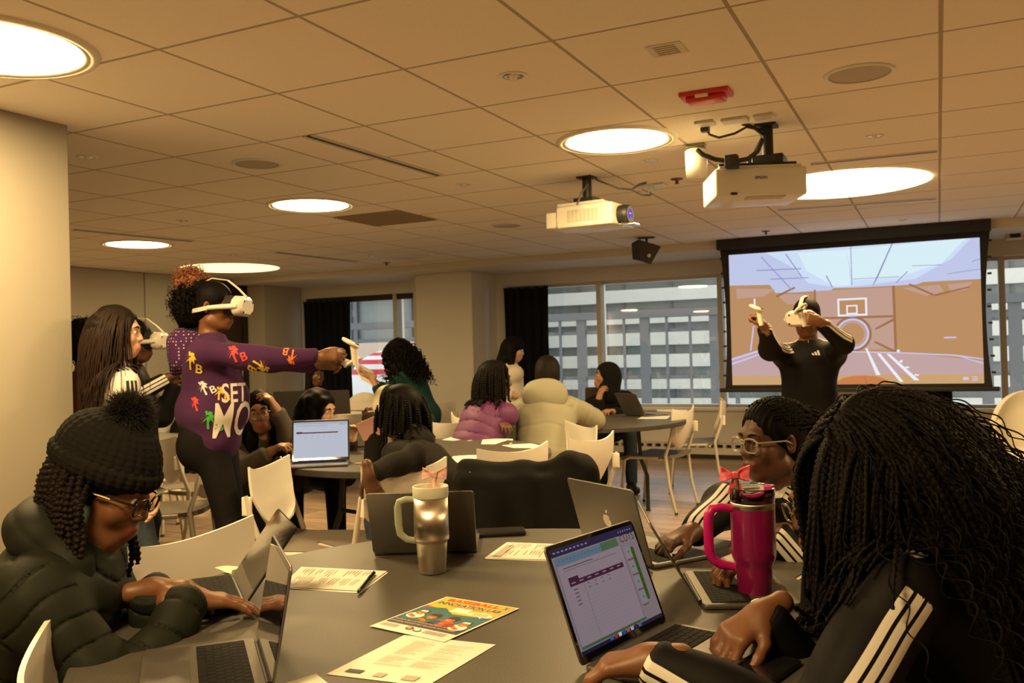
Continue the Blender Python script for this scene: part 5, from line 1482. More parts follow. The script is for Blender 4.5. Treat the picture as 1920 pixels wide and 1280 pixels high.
    def trousers(s, name, m, inf=.012, waist=.07, flare=.0, disp=None, h=None, extra=()):
        k = s.k
        P = [ell(s.bl(0, -.005, .015), V(.158 + inf * .6, .115 + inf * .6, .12) * k, s.BR, .05), cap(s.bl(-.05, 0, waist), s.bl(.05, 0, waist), .108 * k, .108 * k, .05)]
        P += list(extra)
        for q in (1, -1):
            d = unit(s.an[q] - s.kn[q])
            P += [cap(s.hip[q], s.kn[q], (.082 + inf) * k, (.056 + inf) * k, .04), cap(s.kn[q], s.an[q] - d * .0, (.055 + inf) * k, (.040 + inf + flare) * k, .03, flat=True)]
        return sdf_obj(name, P, h or max(s.h, .008), m, s.root, disp, s.o)
    def shoes(s, m):
        for q in (1, -1):
            a, t = s.an[q], s.toe[q]
            f = unit(V(*(t[:2] - a[:2]), 0))
            sdf_obj('shoe', [cap(V(*(a[:2] - f[:2] * .03), .045), V(*(a[:2] + f[:2] * .15), .038), .042, .036, .02), cap(V(*a[:2], .10), V(*a[:2], .05), .042, .045, .02), ell(V(*(a[:2] + f[:2] * .06), .012), (.1, .1, .012), None, .01)][:2], .009, m, s.root, None, s.o)
    # ---- hair and things worn
    def hair(s, name, m, prims=(), grow=.012, hairline=.058, disp=None, h=None, cut=True, extra=()):
        k, R = s.k, s.HR
        P = [ell(s.hl(0, -.016, .040), V(.0745 + grow, .094 + grow, .084 + grow) * k, R, .02), ell(s.hl(0, -.05, -.015), V(.070 + grow, .055 + grow, .07) * k, R, .02)] + list(prims)
        if cut: P += [ell(s.hl(0, .125, -.035), V(.088, .080, .060 + hairline) * k, R, .012, 0, True)]
        P += list(extra)
        return sdf_obj(name, P, h or s.h, m, s.root, disp, s.o)
    def hcap(s, a, b, ra, rb=None, k=.02): return cap(s.hl(*a), s.hl(*b), ra * s.k, (ra if rb is None else rb) * s.k, k)
    def hell(s, c, r, k=.02): return ell(s.hl(*c), V(*r) * s.k, s.HR, k)
    def glasses(s, m, w=.024, hh=.019, lensm=None, r=.0022):
        mb = MB()
        for q in (-1, 1):
            pts = []
            for i in range(20):
                t = 2 * math.pi * i / 20; c, sn = math.cos(t), math.sin(t)
                e = .62
                x = q * .033 + w * (abs(c) ** e) * (1 if c > 0 else -1); z = -.001 + hh * (abs(sn) ** e) * (1 if sn > 0 else -1)
                pts.append(s.hl(x, .107 - .35 * abs(x) ** 1.0 * .25, z) - s.o)
            mb.tube(pts, r * s.k, 6, close=True)
            mb.tube([s.hl(q * .057, .100, .008) - s.o, s.hl(q * .071, .085, .009) - s.o, s.hl(q * .080, .01, .004) - s.o, s.hl(q * .080, -.02, -.012) - s.o], r * .95 * s.k, 6)
        mb.tube([s.hl(-.010, .108, .004) - s.o, s.hl(0, .110, .007) - s.o, s.hl(.010, .108, .004) - s.o], r * s.k, 6)
        g = mb.build('glasses', m, s.root)
        if lensm:
            lb = MB()
            for q in (-1, 1):
                pts = [s.hl(q * .033 + w * .95 * (abs(math.cos(t)) ** .62) * (1 if math.cos(t) > 0 else -1), .1035, -.001 + hh * .95 * (abs(math.sin(t)) ** .62) * (1 if math.sin(t) > 0 else -1)) - s.o for t in np.linspace(0, 2 * math.pi, 20, endpoint=False)]
                lb.add(pts, [tuple(range(20))])
            lb.build('lens', lensm, g)
        return g
    def decal(s, name, vs, fs, c, ux, uy, n, m, P=None, D=None, off=.0025, parent=None, maxlen=.02):
        """lays flat lettering onto the cloth: c, ux, uy span the drawing, n points into the body"""
        bm = bmesh.new()
        bv = [bm.verts.new(v) for v in vs]
        for f in fs:
            try: bm.faces.new([bv[i] for i in f])
            except ValueError: pass
        bmesh.ops.triangulate(bm, faces=bm.faces[:])
        for _ in range(5):
            ee = [e for e in bm.edges if e.calc_length() > maxlen]
            if not ee: break
            bmesh.ops.subdivide_edges(bm, edges=ee, cuts=1); bmesh.ops.triangulate(bm, faces=bm.faces[:])
        bm.verts.index_update()
        Q = np.array([v.co for v in bm.verts])
        F = [[v.index for v in f.verts] for f in bm.faces]
        bm.free()
        P = P or s.topP; D = s.topD if D is None else D
        n = unit(n)
        if c is not None and len(c) == 2:
            rd = unit(ray(*c)); tt = 0.6
            for _ in range(90): tt += .85 * float(sdf_eval(P, (CAMP + rd * tt)[None], D)[0])
            c = CAMP + rd * tt
        X = np.array(c) + Q[:, :1] * ux + Q[:, 1:2] * uy - n * .25
        t = np.zeros(len(X))
        for _ in range(40):
            d = sdf_eval(P, X + t[:, None] * n, D) - off
            t = np.where(t < .6, t + np.clip(d, -.02, .05) * .8, t)
        Y = X + t[:, None] * n - s.o
        ok = t < .5
        me = bpy.data.meshes.new(name)
        me.from_pydata(Y.tolist(), [], [f for f in F if all(ok[i] for i in f)])
        me.update()
        return link_mesh(name, me, m, parent or s.root, False)

def strands(name, parent, o, roots, dirs, length, r, m, coll, step=.012, grav=.10, stiff=.0, lift=None, wave=(0, 0), braid=0.0, taper=.6, sides=6, seed=1, wind=None, per=8, aim=None):
    """strands that leave the scalp, fall and rest on the head and shoulders (coll); braid > 0 swells them like plaits"""
    R = np.random.default_rng(seed)
    N = len(roots); p = np.array(roots, float); v = np.array(dirs, float)
    v /= np.linalg.norm(v, axis=1, keepdims=True)
    L = np.broadcast_to(np.array(length, float), (N,)); steps = int(L.max() / step) + 1
    lift = np.zeros(N) if lift is None else lift
    path = [p.copy()]
    for i in range(steps):
        v = v + grav * V(0, 0, -1) + (0 if wind is None else wind)
        if aim is not None: v = v + aim(p)
        v /= np.linalg.norm(v, axis=1, keepdims=True)
        q = p + v * step
        if coll is not None:
            for _ in range(2):
                d = sdf_eval(coll, q) - (np.minimum(lift, .006 + lift * i / 26))
                bad = d < 0
                if not bad.any(): break
                e = 2e-3
                g = np.stack([sdf_eval(coll, q[bad] + np.eye(3)[a] * e) - sdf_eval(coll, q[bad] - np.eye(3)[a] * e) for a in range(3)], 1)
                g /= np.linalg.norm(g, axis=1, keepdims=True) + 1e-9
                q[bad] -= g * d[bad][:, None]
        v = (q - p); v /= np.linalg.norm(v, axis=1, keepdims=True) + 1e-9
        p = q; path.append(p.copy())
    path = np.array(path)                       # steps+1, N, 3
    verts, faces, base = [], [], 0
    rr = np.broadcast_to(np.array(r, float), (N,))
    for k in range(N):
        n = max(3, int(L[k] / step)); P = path[:n + 1, k]
        if braid or wave[0]:
            tt = np.linspace(0, n, n * (3 if braid else 2) + 1); i0 = np.minimum(tt.astype(int), n - 1); f = (tt - i0)[:, None]
            P = P[i0] * (1 - f) + P[i0 + 1] * f
        T = np.gradient(P, axis=0); T /= np.linalg.norm(T, axis=1, keepdims=True) + 1e-9
        A = np.cross(T, V(.31, .52, .79)); A /= np.linalg.norm(A, axis=1, keepdims=True) + 1e-9; B = np.cross(T, A)
        s_ = np.linspace(0, 1, len(P)); dist = s_ * L[k]
        if wave[0]:
            ph = R.uniform(0, 6.28); am = wave[0] * np.minimum(1, s_ * 2.2) * R.uniform(.6, 1.4); w = 2 * math.pi * wave[1] * dist + ph
            P = P + (A * np.cos(w)[:, None] + B * np.sin(w)[:, None]) * am[:, None]
        rad = rr[k] * (1 - (1 - taper) * s_ ** 2)
        if braid: rad = rad * (1 + .34 * np.sin(dist * 2 * math.pi / braid + R.uniform(0, 6)))
        a = np.linspace(0, 2 * math.pi, sides, endpoint=False)
        ring = P[:, None, :] + rad[:, None, None] * (A[:, None, :] * np.cos(a)[None, :, None] + B[:, None, :] * np.sin(a)[None, :, None])
        M_n = len(P)
        verts.append(ring.reshape(-1, 3))
        i, j = np.meshgrid(np.arange(M_n - 1), np.arange(sides), indexing='ij')
        q = np.stack([i * sides + j, i * sides + (j + 1) % sides, (i + 1) * sides + (j + 1) % sides, (i + 1) * sides + j], -1).reshape(-1, 4) + base
        faces.append(q); base += M_n * sides
    v = np.concatenate(verts) - o; q = np.concatenate(faces)
    me = bpy.data.meshes.new(name)
    me.vertices.add(len(v)); me.vertices.foreach_set('co', v.astype(np.float32).ravel())
    me.loops.add(len(q) * 4); me.loops.foreach_set('vertex_index', q.astype(np.int32).ravel())
    me.polygons.add(len(q)); me.polygons.foreach_set('loop_start', np.arange(0, len(q) * 4, 4, dtype=np.int32)); me.polygons.foreach_set('loop_total', np.full(len(q), 4, np.int32))
    me.update(calc_edges=True)
    return link_mesh(name, me, m, parent, True)
def scalp(s, n, zmin=.0, ymax=.07, seed=3, grow=.008, pred=None, flow=True):
    """n points over the hairy part of a head, with their outward normals"""
    R = np.random.default_rng(seed); out, nor = [], []
    while len(out) < n:
        d = unit(R.normal(size=3)); p = V(.0745 + grow, .094 + grow, .084 + grow) * d + V(0, -.012, .036)
        if p[2] < zmin - .6 * p[1] * 0 or p[1] > ymax: continue
        if p[2] < .055 and p[1] > .01: continue
        if pred and not pred(p): continue
        n_ = s.HR @ unit(d / V(.0745, .094, .084)); out.append(s.hl(*p)); nor.append(unit(n_ - s.hu * (n_ @ s.hu) * .9 - s.hf * .35 + s.hr * math.copysign(.45, p[0])) + n_ * .05 - V(0, 0, .3) if flow else n_)
    return np.array(out), np.array(nor)

WHITEP = mat('headset_white', (.74, .70, .60), .38); PADB = mat('headset_pad', (.014, .013, .013), .8); STRAPG = mat('headset_strap', (.62, .58, .49), .6)
def headset(s, label, group='white VR headsets'):
    e = empty('vr_headset', s.hl(0, .12, .01), label=label, cat='VR headset', group=group)
    o = np.array(e.location); k = s.k
    L = lambda x, y, z: s.hl(x, y, z) - o
    M = frame(L(0, .110, .010), s.hr, s.hu, s.hf)
    MB().rbox(.188 * k, .102 * k, 0, .066 * k, .046 * k, M=M, n=8, bev=.016 * k).build('visor', WHITEP, e)
    MB().rbox(.168 * k, .100 * k, -.034 * k, .002, .044 * k, M=M, n=8).build('face_pad', PADB, e)
    for q in (-1, 1):
        MB().tube([L(q * .092, .150, .008), L(q * .094, .115, .004), L(q * .090, .05, -.004), L(q * .088, .0, -.012)], [.010, .013, .012, .011], 10).build('strap_arm', WHITEP, e)
    mb = MB()
    arcp = [(.088, 0, -.012), (.085, -.05, -.026), (.062, -.095, -.036), (0, -.118, -.04), (-.062, -.095, -.036), (-.085, -.05, -.026), (-.088, 0, -.012)]
    for i in range(len(arcp) - 1):
        a, b = L(*arcp[i]), L(*arcp[i + 1])
        up = s.hu * .010; th = unit(np.cross(b - a, s.hu)) * .003
        mb.add([a - up - th, b - up - th, b + up - th, a + up - th, a - up + th, b - up + th, b + up + th, a + up + th], [(0, 1, 2, 3), (7, 6, 5, 4), (3, 2, 6, 7), (0, 4, 5, 1)])
    tp = [L(0, .165, .058), L(0, .12, .098), L(0, .06, .138), L(0, -.02, .142), L(0, -.09, .10), L(0, -.118, .03), L(0, -.118, -.03)]
    for i in range(len(tp) - 1):
        a, b = tp[i], tp[i + 1]; w = s.hr * .011; th = unit(np.cross(b - a, s.hr)) * .0025
        mb.add([a - w - th, b - w - th, b + w - th, a + w - th, a - w + th, b - w + th, b + w + th, a + w + th], [(0, 1, 2, 3), (7, 6, 5, 4), (3, 2, 6, 7), (0, 4, 5, 1)])
    mb.build('head_strap', STRAPG, e)
    MB().lathe([(.006, 0), (.005, .002), (.001, .0025)], 12, M=frame(L(.060, .1765, .035), s.hr, s.hu, s.hf)).lathe([(.006, 0), (.005, .002), (.001, .0025)], 12, M=frame(L(-.060, .1765, .035), s.hr, s.hu, s.hf)).lathe([(.006, 0), (.005, .002), (.001, .0025)], 12, M=frame(L(-.060, .1765, -.02), s.hr, s.hu, s.hf)).lathe([(.006, 0), (.005, .002), (.001, .0025)], 12, M=frame(L(.060, .1765, -.02), s.hr, s.hu, s.hf)).build('tracking_cameras', PADB, e)
    return e
def controller(p, d, n, label, s=.85):
    """d: up the grip, n: forward from the ring's face"""
    e = empty('vr_controller', p, label=label, cat='VR controller', group='white VR controllers')
    d = unit(d); n = unit(np.array(n) - d * (np.array(n) @ d)); x = np.cross(d, n)
    MB().tube([-d * .07 - n * .010, -d * .04 - n * .005, V(0, 0, 0), d * .018], [.013, .016, .017, .021], 14).build('grip', WHITEP, e)
    c = d * .034 + n * .018; t = unit(d * .75 - n * .4); u2 = np.cross(x, t)
    MB().tube([c + x * math.cos(a) * .038 + u2 * math.sin(a) * .038 for a in np.linspace(0, 2 * math.pi, 28, endpoint=False)], .0080, 10, close=True).build('tracking_ring', WHITEP, e)
    MB().lathe([(.001, 0), (.022, 0), (.022, .008), (.001, .010)], 24, M=frame(d * .022, x, n, d)).build('button_plate', PADB, e)
    return e
# ------------------------------------------------------------------ the girl in the purple hoodie
p2 = Person('person in purple printed hoodie and black leggings, arms stretched out, wearing a headset', (402, 574, 4.30), 93, -6, body=88, lean=(-.02, 0), skin='brown', h=.0055, size=.95)
p2.pel = p2.pel + hdir(-90) * .0
for q in (1, -1):
    z = {1: 4.20, -1: 4.30}[q]
    p2.arm(q, at(617, 669 if q == 1 else 683, z), hint=V(0, 0, -1) + hdir(180) * .3 * q, hdir_=hdir(90, 8 if q == 1 else -2), palm=-p2.r * q * .8 + V(0, 0, -.3), curl='hold')
p2.build_body(eyes=False)
wr2 = sines(.005, 26, 5)
hood = [p2.hell((0, -.115, -.165), (.105, .075, .085), .04)]
PURP = mat('hoodie_purple', (.060, .020, .072), .9, sheen=.02, noise=.10, nscale=150, bump=.15)
P = p2.top_prims(inf=.028, sl=.018, hem=-.03, cuff=.10, collar=.022, belly=.025)
d_ = unit(p2.wr[1] - p2.el[1])
P += [ell(p2.bl(0, -.085, .10), V(.13, .085, .10), p2.BR, .05), cap(p2.bl(-.05, .0, -.025), p2.bl(.05, .0, -.025), .125, .125, .03)]
p2.topP, p2.topD = P, wr2
hd_o = sdf_obj('hoodie', P, .0055, PURP, p2.root, wr2, p2.o)
DOTS = mat('hood_dotted', (.09, .028, .08), .9, sheen=.02)
nt = DOTS.node_tree; vo = nt.nodes.new('ShaderNodeTexVoronoi'); vo.inputs['Scale'].default_value = 62; vo.inputs['Randomness'].default_value = .0
tc = nt.nodes.new('ShaderNodeTexCoord'); nt.links.new(tc.outputs['Object'], vo.inputs['Vector'])
lt = nt.nodes.new('ShaderNodeMath'); lt.operation = 'LESS_THAN'; lt.inputs[1].default_value = .24; nt.links.new(vo.outputs['Distance'], lt.inputs[0])
mx = nt.nodes.new('ShaderNodeMix'); mx.data_type = 'RGBA'; nt.links.new(lt.outputs[0], mx.inputs[0]); mx.inputs[6].default_value = (.060, .020, .072, 1); mx.inputs[7].default_value = (.55, .42, .50, 1)
nt.links.new(mx.outputs[2], nt.nodes['Principled BSDF'].inputs['Base Color'])
hb_ = p2.nb
sdf_obj('hood', [ell(hb_ - p2.bf * .10 - p2.up * .03, (.115, .085, .12), np.stack([p2.r, unit(p2.bf + p2.up * .5), unit(p2.up - p2.bf * .5)], 1), .03), cap(hb_ - p2.bf * .13 + p2.r * .06 - p2.up * .08, hb_ - p2.bf * .16 + p2.r * .03 - p2.up * .12, .05, .03, .04), cap(hb_ + p2.r * .055 - p2.bf * .06 + p2.up * .03, hb_ + p2.r * .05 + p2.bf * .05 + p2.up * .0, .036, .022, .03), cap(hb_ - p2.r * .055 - p2.bf * .06 + p2.up * .03, hb_ - p2.r * .05 + p2.bf * .05, .036, .022, .03)], .006, DOTS, p2.root, wr2, p2.o)
p2.trousers('leggings', LEGG, inf=.008, h=.008, extra=[ell(p2.bl(.07, -.06, -.06), (.10, .10, .12), p2.BR, .05), ell(p2.bl(-.07, -.06, -.06), (.10, .10, .12), p2.BR, .05)])
p2.shoes(SHOEB)
FUZZ = lambda P: .006 * np.sin(P @ V(195, 80, 140)) * np.sin(P @ V(-100, 180, 120)) + .006 * np.sin(P @ V(320, -240, 180)) * np.sin(P @ V(140, 300, -280))
p2.hair('hair', HAIRB, grow=.008, hairline=.055)
pf = [p2.hell((0, -.135, .02), (.085, .075, .11), .04), p2.hell((0, -.12, -.05), (.075, .07, .07), .04), p2.hell((0, -.10, .09), (.075, .07, .05), .04)]
sdf_obj('curly_puff', pf, .0055, HAIRB, p2.root, FUZZ, p2.o)
sdf_obj('rust_curls', [p2.hell((0, -.125, .125), (.078, .062, .050), .03), p2.hell((.02, -.165, .095), (.05, .035, .04), .03)], .0055, HAIRR, p2.root, FUZZ, p2.o)
def curls(name, s, c, rad, n, L, r, m, seed=5, coil=(.008, 45), bias=(0, 0, 0)):
    R = np.random.default_rng(seed)
    d = R.normal(size=(n, 3)) + np.array(bias); d /= np.linalg.norm(d, axis=1, keepdims=True)
    pts = np.array([s.hl(*(np.array(c) + q * np.array(rad) * .82)) for q in d]); nd = d @ s.HR.T
    return strands(name, s.root, s.o, pts, nd + R.normal(size=(n, 3)) * .35, R.uniform(.5, 1.1, n) * L, r, m, None, step=.006, grav=.06, wave=coil, taper=.5, sides=4, seed=seed)
curls('curls', p2, (0, -.135, .02), (.09, .08, .12), 420, .06, .0028, HAIRB, 5)
curls('rust_curl_ends', p2, (0, -.13, .125), (.08, .07, .055), 260, .05, .0026, HAIRR, 6, bias=(0, -.2, .5))
headset(p2, 'white headset strapped over the eyes of the girl in purple')
controller(at(664, 656, 4.20), unit(V(0, 0, 1) + hdir(90) * .05), hdir(-90), 'white ring controller on top, held out by the girl in purple')
controller(at(645, 678, 4.26), unit(hdir(90) * .8 + V(0, 0, -.5)), V(0, 0, 1), 'white controller low between the hands of the girl in purple')
# prints on the hoodie
def palm_print(x0, y0, s):
    vs, fs = [], []
    def pg(pts):
        fs.append(tuple(range(len(vs), len(vs) + len(pts)))); vs.extend([(x0 + x * s, y0 + y * s, 0) for x, y in pts])
    pg([(-.06, -.5), (.08, -.5), (.04, -.1), (.0, .25), (-.10, .25), (-.07, -.1)])
    for a in (-150, -105, -60, -20, 30, 75, 130, 175):
        c, sn = math.cos(math.radians(a + 20)), math.sin(math.radians(a + 20))
        L = .42
        pg([(-.05 - sn * .07, .28 + c * .07), (-.05 + c * L * .6 - sn * .13, .30 + sn * L * .6 + c * .10), (-.05 + c * L, .26 + sn * L - .10), (-.05 + c * L * .55 + sn * .02, .24 + sn * L * .5 - .04)])
    return vs, fs
def palmB(c, s, rot, m, n=None, nm='palm_print', Btoo=True):
    n = -hdir(180) if n is None else n
    ux0, uy0 = RGT, UPV
    cr, sr = math.cos(math.radians(rot)), math.sin(math.radians(rot))
    ux, uy = ux0 * cr + uy0 * sr, uy0 * cr - ux0 * sr
    vs, fs = palm_print(-.3 * s, .1 * s, s)
    if Btoo:
        v2, f2 = text_poly('B', .75 * s, .012 * s)
        k = len(vs); vs += [(x + .22 * s, y - .25 * s, 0) for x, y, z in v2]; fs += [tuple(i + k for i in f) for f in f2]
    return p2.decal(nm, vs, fs, c, ux, uy, n, m)
PRY, PRR, PRG, PRW, PRO = mat('print_yellow', (.72, .52, .06), .7), mat('print_red', (.72, .05, .04), .7), mat('print_green', (.06, .42, .05), .7), mat('print_white', (.74, .70, .66), .7), mat('print_orange', (.75, .20, .05), .7)
palmB((366, 683), 0.080, -15, PRY); palmB((448, 664), 0.077, 20, PRR); palmB((481, 690), 0.073, -125, PRY); palmB((391, 727), 0.065, 25, PRW); palmB((374, 757), 0.065, 25, PRR, Btoo=False); palmB((402, 792), 0.080, -5, PRG); palmB((420, 740), 0.059, 0, PRY); palmB((540, 665), 0.065, 175, PRO)
nd_ = unit(FWD * .80 - RGT * .60); ux = unit(RGT * .80 + FWD * .60) * .72
v2, f2 = text_poly('SET', .125, .0015, .1); p2.decal('print_lettering', v2, f2, (440, 738), ux, UPV, nd_, PRW)
v2, f2 = text_poly('MO', .235, .002, .12); p2.decal('print_lettering', v2, f2, (437, 790), ux * .82, UPV, nd_, PRW)

# ------------------------------------------------------------------ group on the left, behind
p3 = Person('standing person with long dark hair in a white top with black shoulder stripes', (222, 624, 4.0), 80, -3, body=52, skin='light', h=.006, size=.95)
p3.build_body(brows=HAIRD)
p3.top('striped_top', WTOP, p3.stripes(sides={1: hdir(130)}), sines(.003, 30, 2), inf=.012, sl=.012, hem=-.08, short=.72)
p3.trousers('jeans', DENIM, inf=.018, flare=.02, disp=sines(.003, 40, 3)); p3.shoes(SHOEW)
p3.hair('hair', HAIRD, [p3.hcap((.03, -.075, .02), (.05, -.10, -.16), .07, .06), p3.hcap((-.03, -.075, .02), (-.05, -.10, -.16), .07, .06), p3.hcap((.055, -.02, .03), (.075, -.02, -.18), .032, .035)], grow=.012, disp=sines(.003, 60, 4))
rt, nr = scalp(p3, 520, .02, .05, 4)
strands('long_hair', p3.root, p3.o, rt, nr + .3 * (-p3.hf), nrng.uniform(.34, .52, 520), .0036, HAIRL, p3.head_prims()[:4] + p3.topP, step=.016, grav=.35, lift=nrng.uniform(.006, .030, 520), wave=(.004, 5), sides=5, seed=8, taper=.35)
p4 = Person('person with short curly dark hair in brown, half hidden by the pale wall end', (166, 645, 4.75), 20, 0, body=25, skin='deep', h=.009)
p4.build_body(eyes=False); p4.top('brown_top', mat('cloth_brown', (.085, .032, .016), .85, noise=.1), disp=sines(.004, 25, 3), inf=.03, sl=.02); p4.trousers('trousers', BLACKC); p4.shoes(SHOEB)
p4.hair('hair', HAIRB, [p4.hell((0, -.03, .02), (.11, .12, .115))], disp=FUZZ, cut=True); curls('curls', p4, (0, -.03, .02), (.11, .12, .12), 260, .05, .0035, HAIRB, 12)
p5 = Person('person in black track jacket and headset, behind the long haired person in white', (254, 640, 5.0), 88, -4, body=75, skin='deep', h=.008, size=.95)
p5.arm(1, at(318, 706, 4.75), hint=V(0, 0, -.5) + hdir(190), hdir_=hdir(88, 10), palm=V(0, 0, -1), curl='grip'); p5.arm(-1, at(330, 712, 5.15), hint=V(0, 0, -1), curl='grip')
p5.build_body(eyes=False); p5.top('track_jacket', TRACK, p5.stripes(sides={1: hdir(150)}), sines(.004, 25, 6), inf=.022, sl=.016, cuff=.12); p5.trousers('trousers', BLACKC); p5.shoes(SHOEB); p5.hair('hair', HAIRB)
headset(p5, 'white headset worn by the person in black behind the long haired person')

# ------------------------------------------------------------------ people at the middle table
GREYH = mat('hoodie_grey', (.115, .10, .082), .9, noise=.08, nscale=120)
p6 = Person('person with long black hair, round glasses and grey hoodie, head propped on one hand', (488, 772, 5.25), 168, -4, hroll=-8, body=130, sit=True, lean=(.2, .1), skin='tan', h=.006)
p6.arm(-1, at(518, 768, 5.1), hint=V(0, 0, -1) + hdir(90) * .5, hdir_=V(0, 0, 1) + hdir(-90) * .5, palm=hdir(-90), curl='rest'); p6.arm(1, at(505, 848, 4.95), hint=hdir(-90) + V(0, 0, -.6), palm=V(0, 0, -1))
p6.build_body(brows=HAIRB); p6.top('hoodie', GREYH, disp=sines(.005, 24, 9), inf=.03, sl=.024, cuff=.08); p6.trousers('jeans', DENIM); p6.shoes(SHOEW)
p6.hair('hair', HAIRB, [p6.hcap((.055, -.03, .03), (.09, .03, -.20), .045, .05), p6.hcap((-.055, -.03, .03), (-.09, .02, -.20), .045, .05), p6.hcap((0, -.07, 0), (0, -.10, -.2), .08, .08)], disp=sines(.004, 60, 4))
rt, nr = scalp(p6, 300, .02, .045, 14)
strands('long_hair', p6.root, p6.o, rt, nr, nrng.uniform(.30, .42, 300), .0036, HAIRB, p6.head_prims()[:4] + p6.topP, step=.016, grav=.35, lift=nrng.uniform(.006, .025, 300), wave=(.005, 7), sides=4, seed=9, taper=.4)
p6.glasses(mat('glasses_wire', (.30, .26, .2), .25, .8), w=.026, hh=.022, r=.0016)
p7 = Person('person with dark shoulder length hair in dark brown bending over the middle table', (598, 768, 5.45), 112, -14, body=150, sit=True, lean=(.35, 0), skin='light', h=.007)
for q in (1, -1): p7.arm(q, (p7.sh[q] + hdir(150) * .30) * V(1, 1, 0) + V(0, 0, .80), hint=V(0, 0, -1))
p7.build_body(brows=HAIRB); p7.top('dark_top', mat('cloth_dark_brown', (.028, .018, .013), .9, noise=.1), disp=sines(.005, 24, 19), inf=.03, sl=.02); p7.trousers('trousers', BLACKC); p7.shoes(SHOEB)
p7.hair('hair', HAIRB, [p7.hcap((.05, -.02, .03), (.075, .04, -.16), .05, .045), p7.hcap((-.05, -.02, .03), (-.07, .0, -.16), .05, .05), p7.hcap((0, -.07, 0), (0, -.08, -.17), .085, .085), p7.hcap((.035, .055, .075), (.07, .075, -.03), .028, .026)], disp=sines(.005, 70, 4))
p8 = Person('person in black sitting before the black drape at the far end, behind the dark laptops', (592, 704, 9.75), 140, 0, body=160, sit=True, skin='deep', h=.010)
for q in (1, -1): p8.arm(q, p8.sh[q] + hdir(160) * .34 + V(0, 0, -.30), hint=V(0, 0, -1))
p8.build_body(); p8.top('black_top', BLACKC, disp=sines(.004, 25, 3), inf=.03, sl=.02); p8.trousers('trousers', BLACKC); p8.shoes(SHOEB)
p8.hair('hair', HAIRB, [p8.hcap((.06, -.02, .02), (.085, 0, -.2), .045, .05), p8.hcap((-.06, -.02, .02), (-.085, 0, -.2), .045, .05), p8.hcap((0, -.06, 0), (0, -.08, -.2), .08, .08)])
HOODB = mat('hoodie_black', (.014, .0125, .011), .92, sheen=.02, noise=.1, nscale=120, bump=.1)
p9 = Person('person in black hoodie and cream headband with an arm hanging over the chair back', (748, 772, 4.42), -58, -8, body=-70, sit=True, lean=(.05, .1), skin='deep', h=.0055)
p9.arm(-1, at(688, 893, 4.10), hint=hdir(120) + V(0, 0, .5), hdir_=V(0, 0, -1) + hdir(90) * .25, palm=hdir(0), curl='rest')
p9.el[-1] = at(778, 858, 3.98); p9.wr[-1] = at(693, 888, 3.74)
p9.arm(1, at(704, 802, 4.55), hint=V(0, 0, -1), hdir_=V(0, 0, 1) + hdir(-90) * .4, palm=hdir(0), curl='hold')
p9.build_body(eyes=False); p9.top('hoodie', HOODB, disp=sines(.006, 26, 9), inf=.028, sl=.018, cuff=.04, belly=.01)
sdf_obj('hood', [ell(p9.nb - p9.bf * .085 - p9.up * .01, (.115, .07, .075), np.stack([p9.r, p9.bf, p9.up], 1)), cap(p9.nb - p9.bf * .09 - p9.r * .07, p9.nb - p9.bf * .09 + p9.r * .07, .05)], .007, HOODB, p9.root, sines(.006, 30, 4), p9.o)
p9.trousers('ripped_jeans', DENIM, inf=.02, disp=sines(.004, 40, 3)); p9.shoes(SHOEB)
p9.hair('hair', HAIRB, [p9.hell((0, -.03, .03), (.09, .11, .10))], grow=.014)
rt, nr = scalp(p9, 120, .02, .06, 24)
strands('hair_twists', p9.root, p9.o, rt, nr + .1 * nrng.normal(size=(120, 3)), nrng.uniform(.15, .23, 120), .0075, HAIRB, p9.head_prims()[:4] + p9.topP, step=.010, grav=.22, lift=nrng.uniform(.012, .04, 120), braid=.012, sides=6, seed=10, taper=.6)
bd = MB()
tt = np.linspace(-2.2, 2.2, 24)
for i in range(23):
    q = []
    for t, w in ((tt[i], -1), (tt[i + 1], -1), (tt[i + 1], 1), (tt[i], 1)):
        q.append(p9.hl(.108 * math.sin(t), .050 - .02 * w, .03 + .115 * math.cos(t) * 1.0 - .0) - p9.o)
    bd.add(q, [(0, 1, 2, 3)], 0, True)
bd.build('headband', mat('headband_cream', (.62, .56, .40), .7), p9.root)
ph = phone(at(702, 800, 4.50), 0, 'pink cased phone held up by the person in the black hoodie', .10, .17)
ph.children[0].data.materials[0] = mat('case_pink', (.62, .36, .34), .5)
c30, s30 = math.cos(math.radians(24)), math.sin(math.radians(24))
yv = RGT * c30 + UPV * s30; zv = unit(FWD + .2 * UPV); yv = unit(yv - zv * (yv @ zv)); xv = np.cross(yv, zv)
ph.matrix_world = Matrix([[*(xv[i], yv[i], zv[i]), float(at(702, 800, 4.50)[i])] for i in range(3)] + [[0, 0, 0, 1]])
MB().lathe([(.008, 0), (.008, -.003), (.001, -.003)], 14, M=frame((.03, .068, 0), (1, 0, 0), (0, 1, 0), (0, 0, 1))).lathe([(.008, 0), (.008, -.003), (.001, -.003)], 14, M=frame((.008, .068, 0), (1, 0, 0), (0, 1, 0), (0, 0, 1))).build('camera_lens', GLOSS, ph)

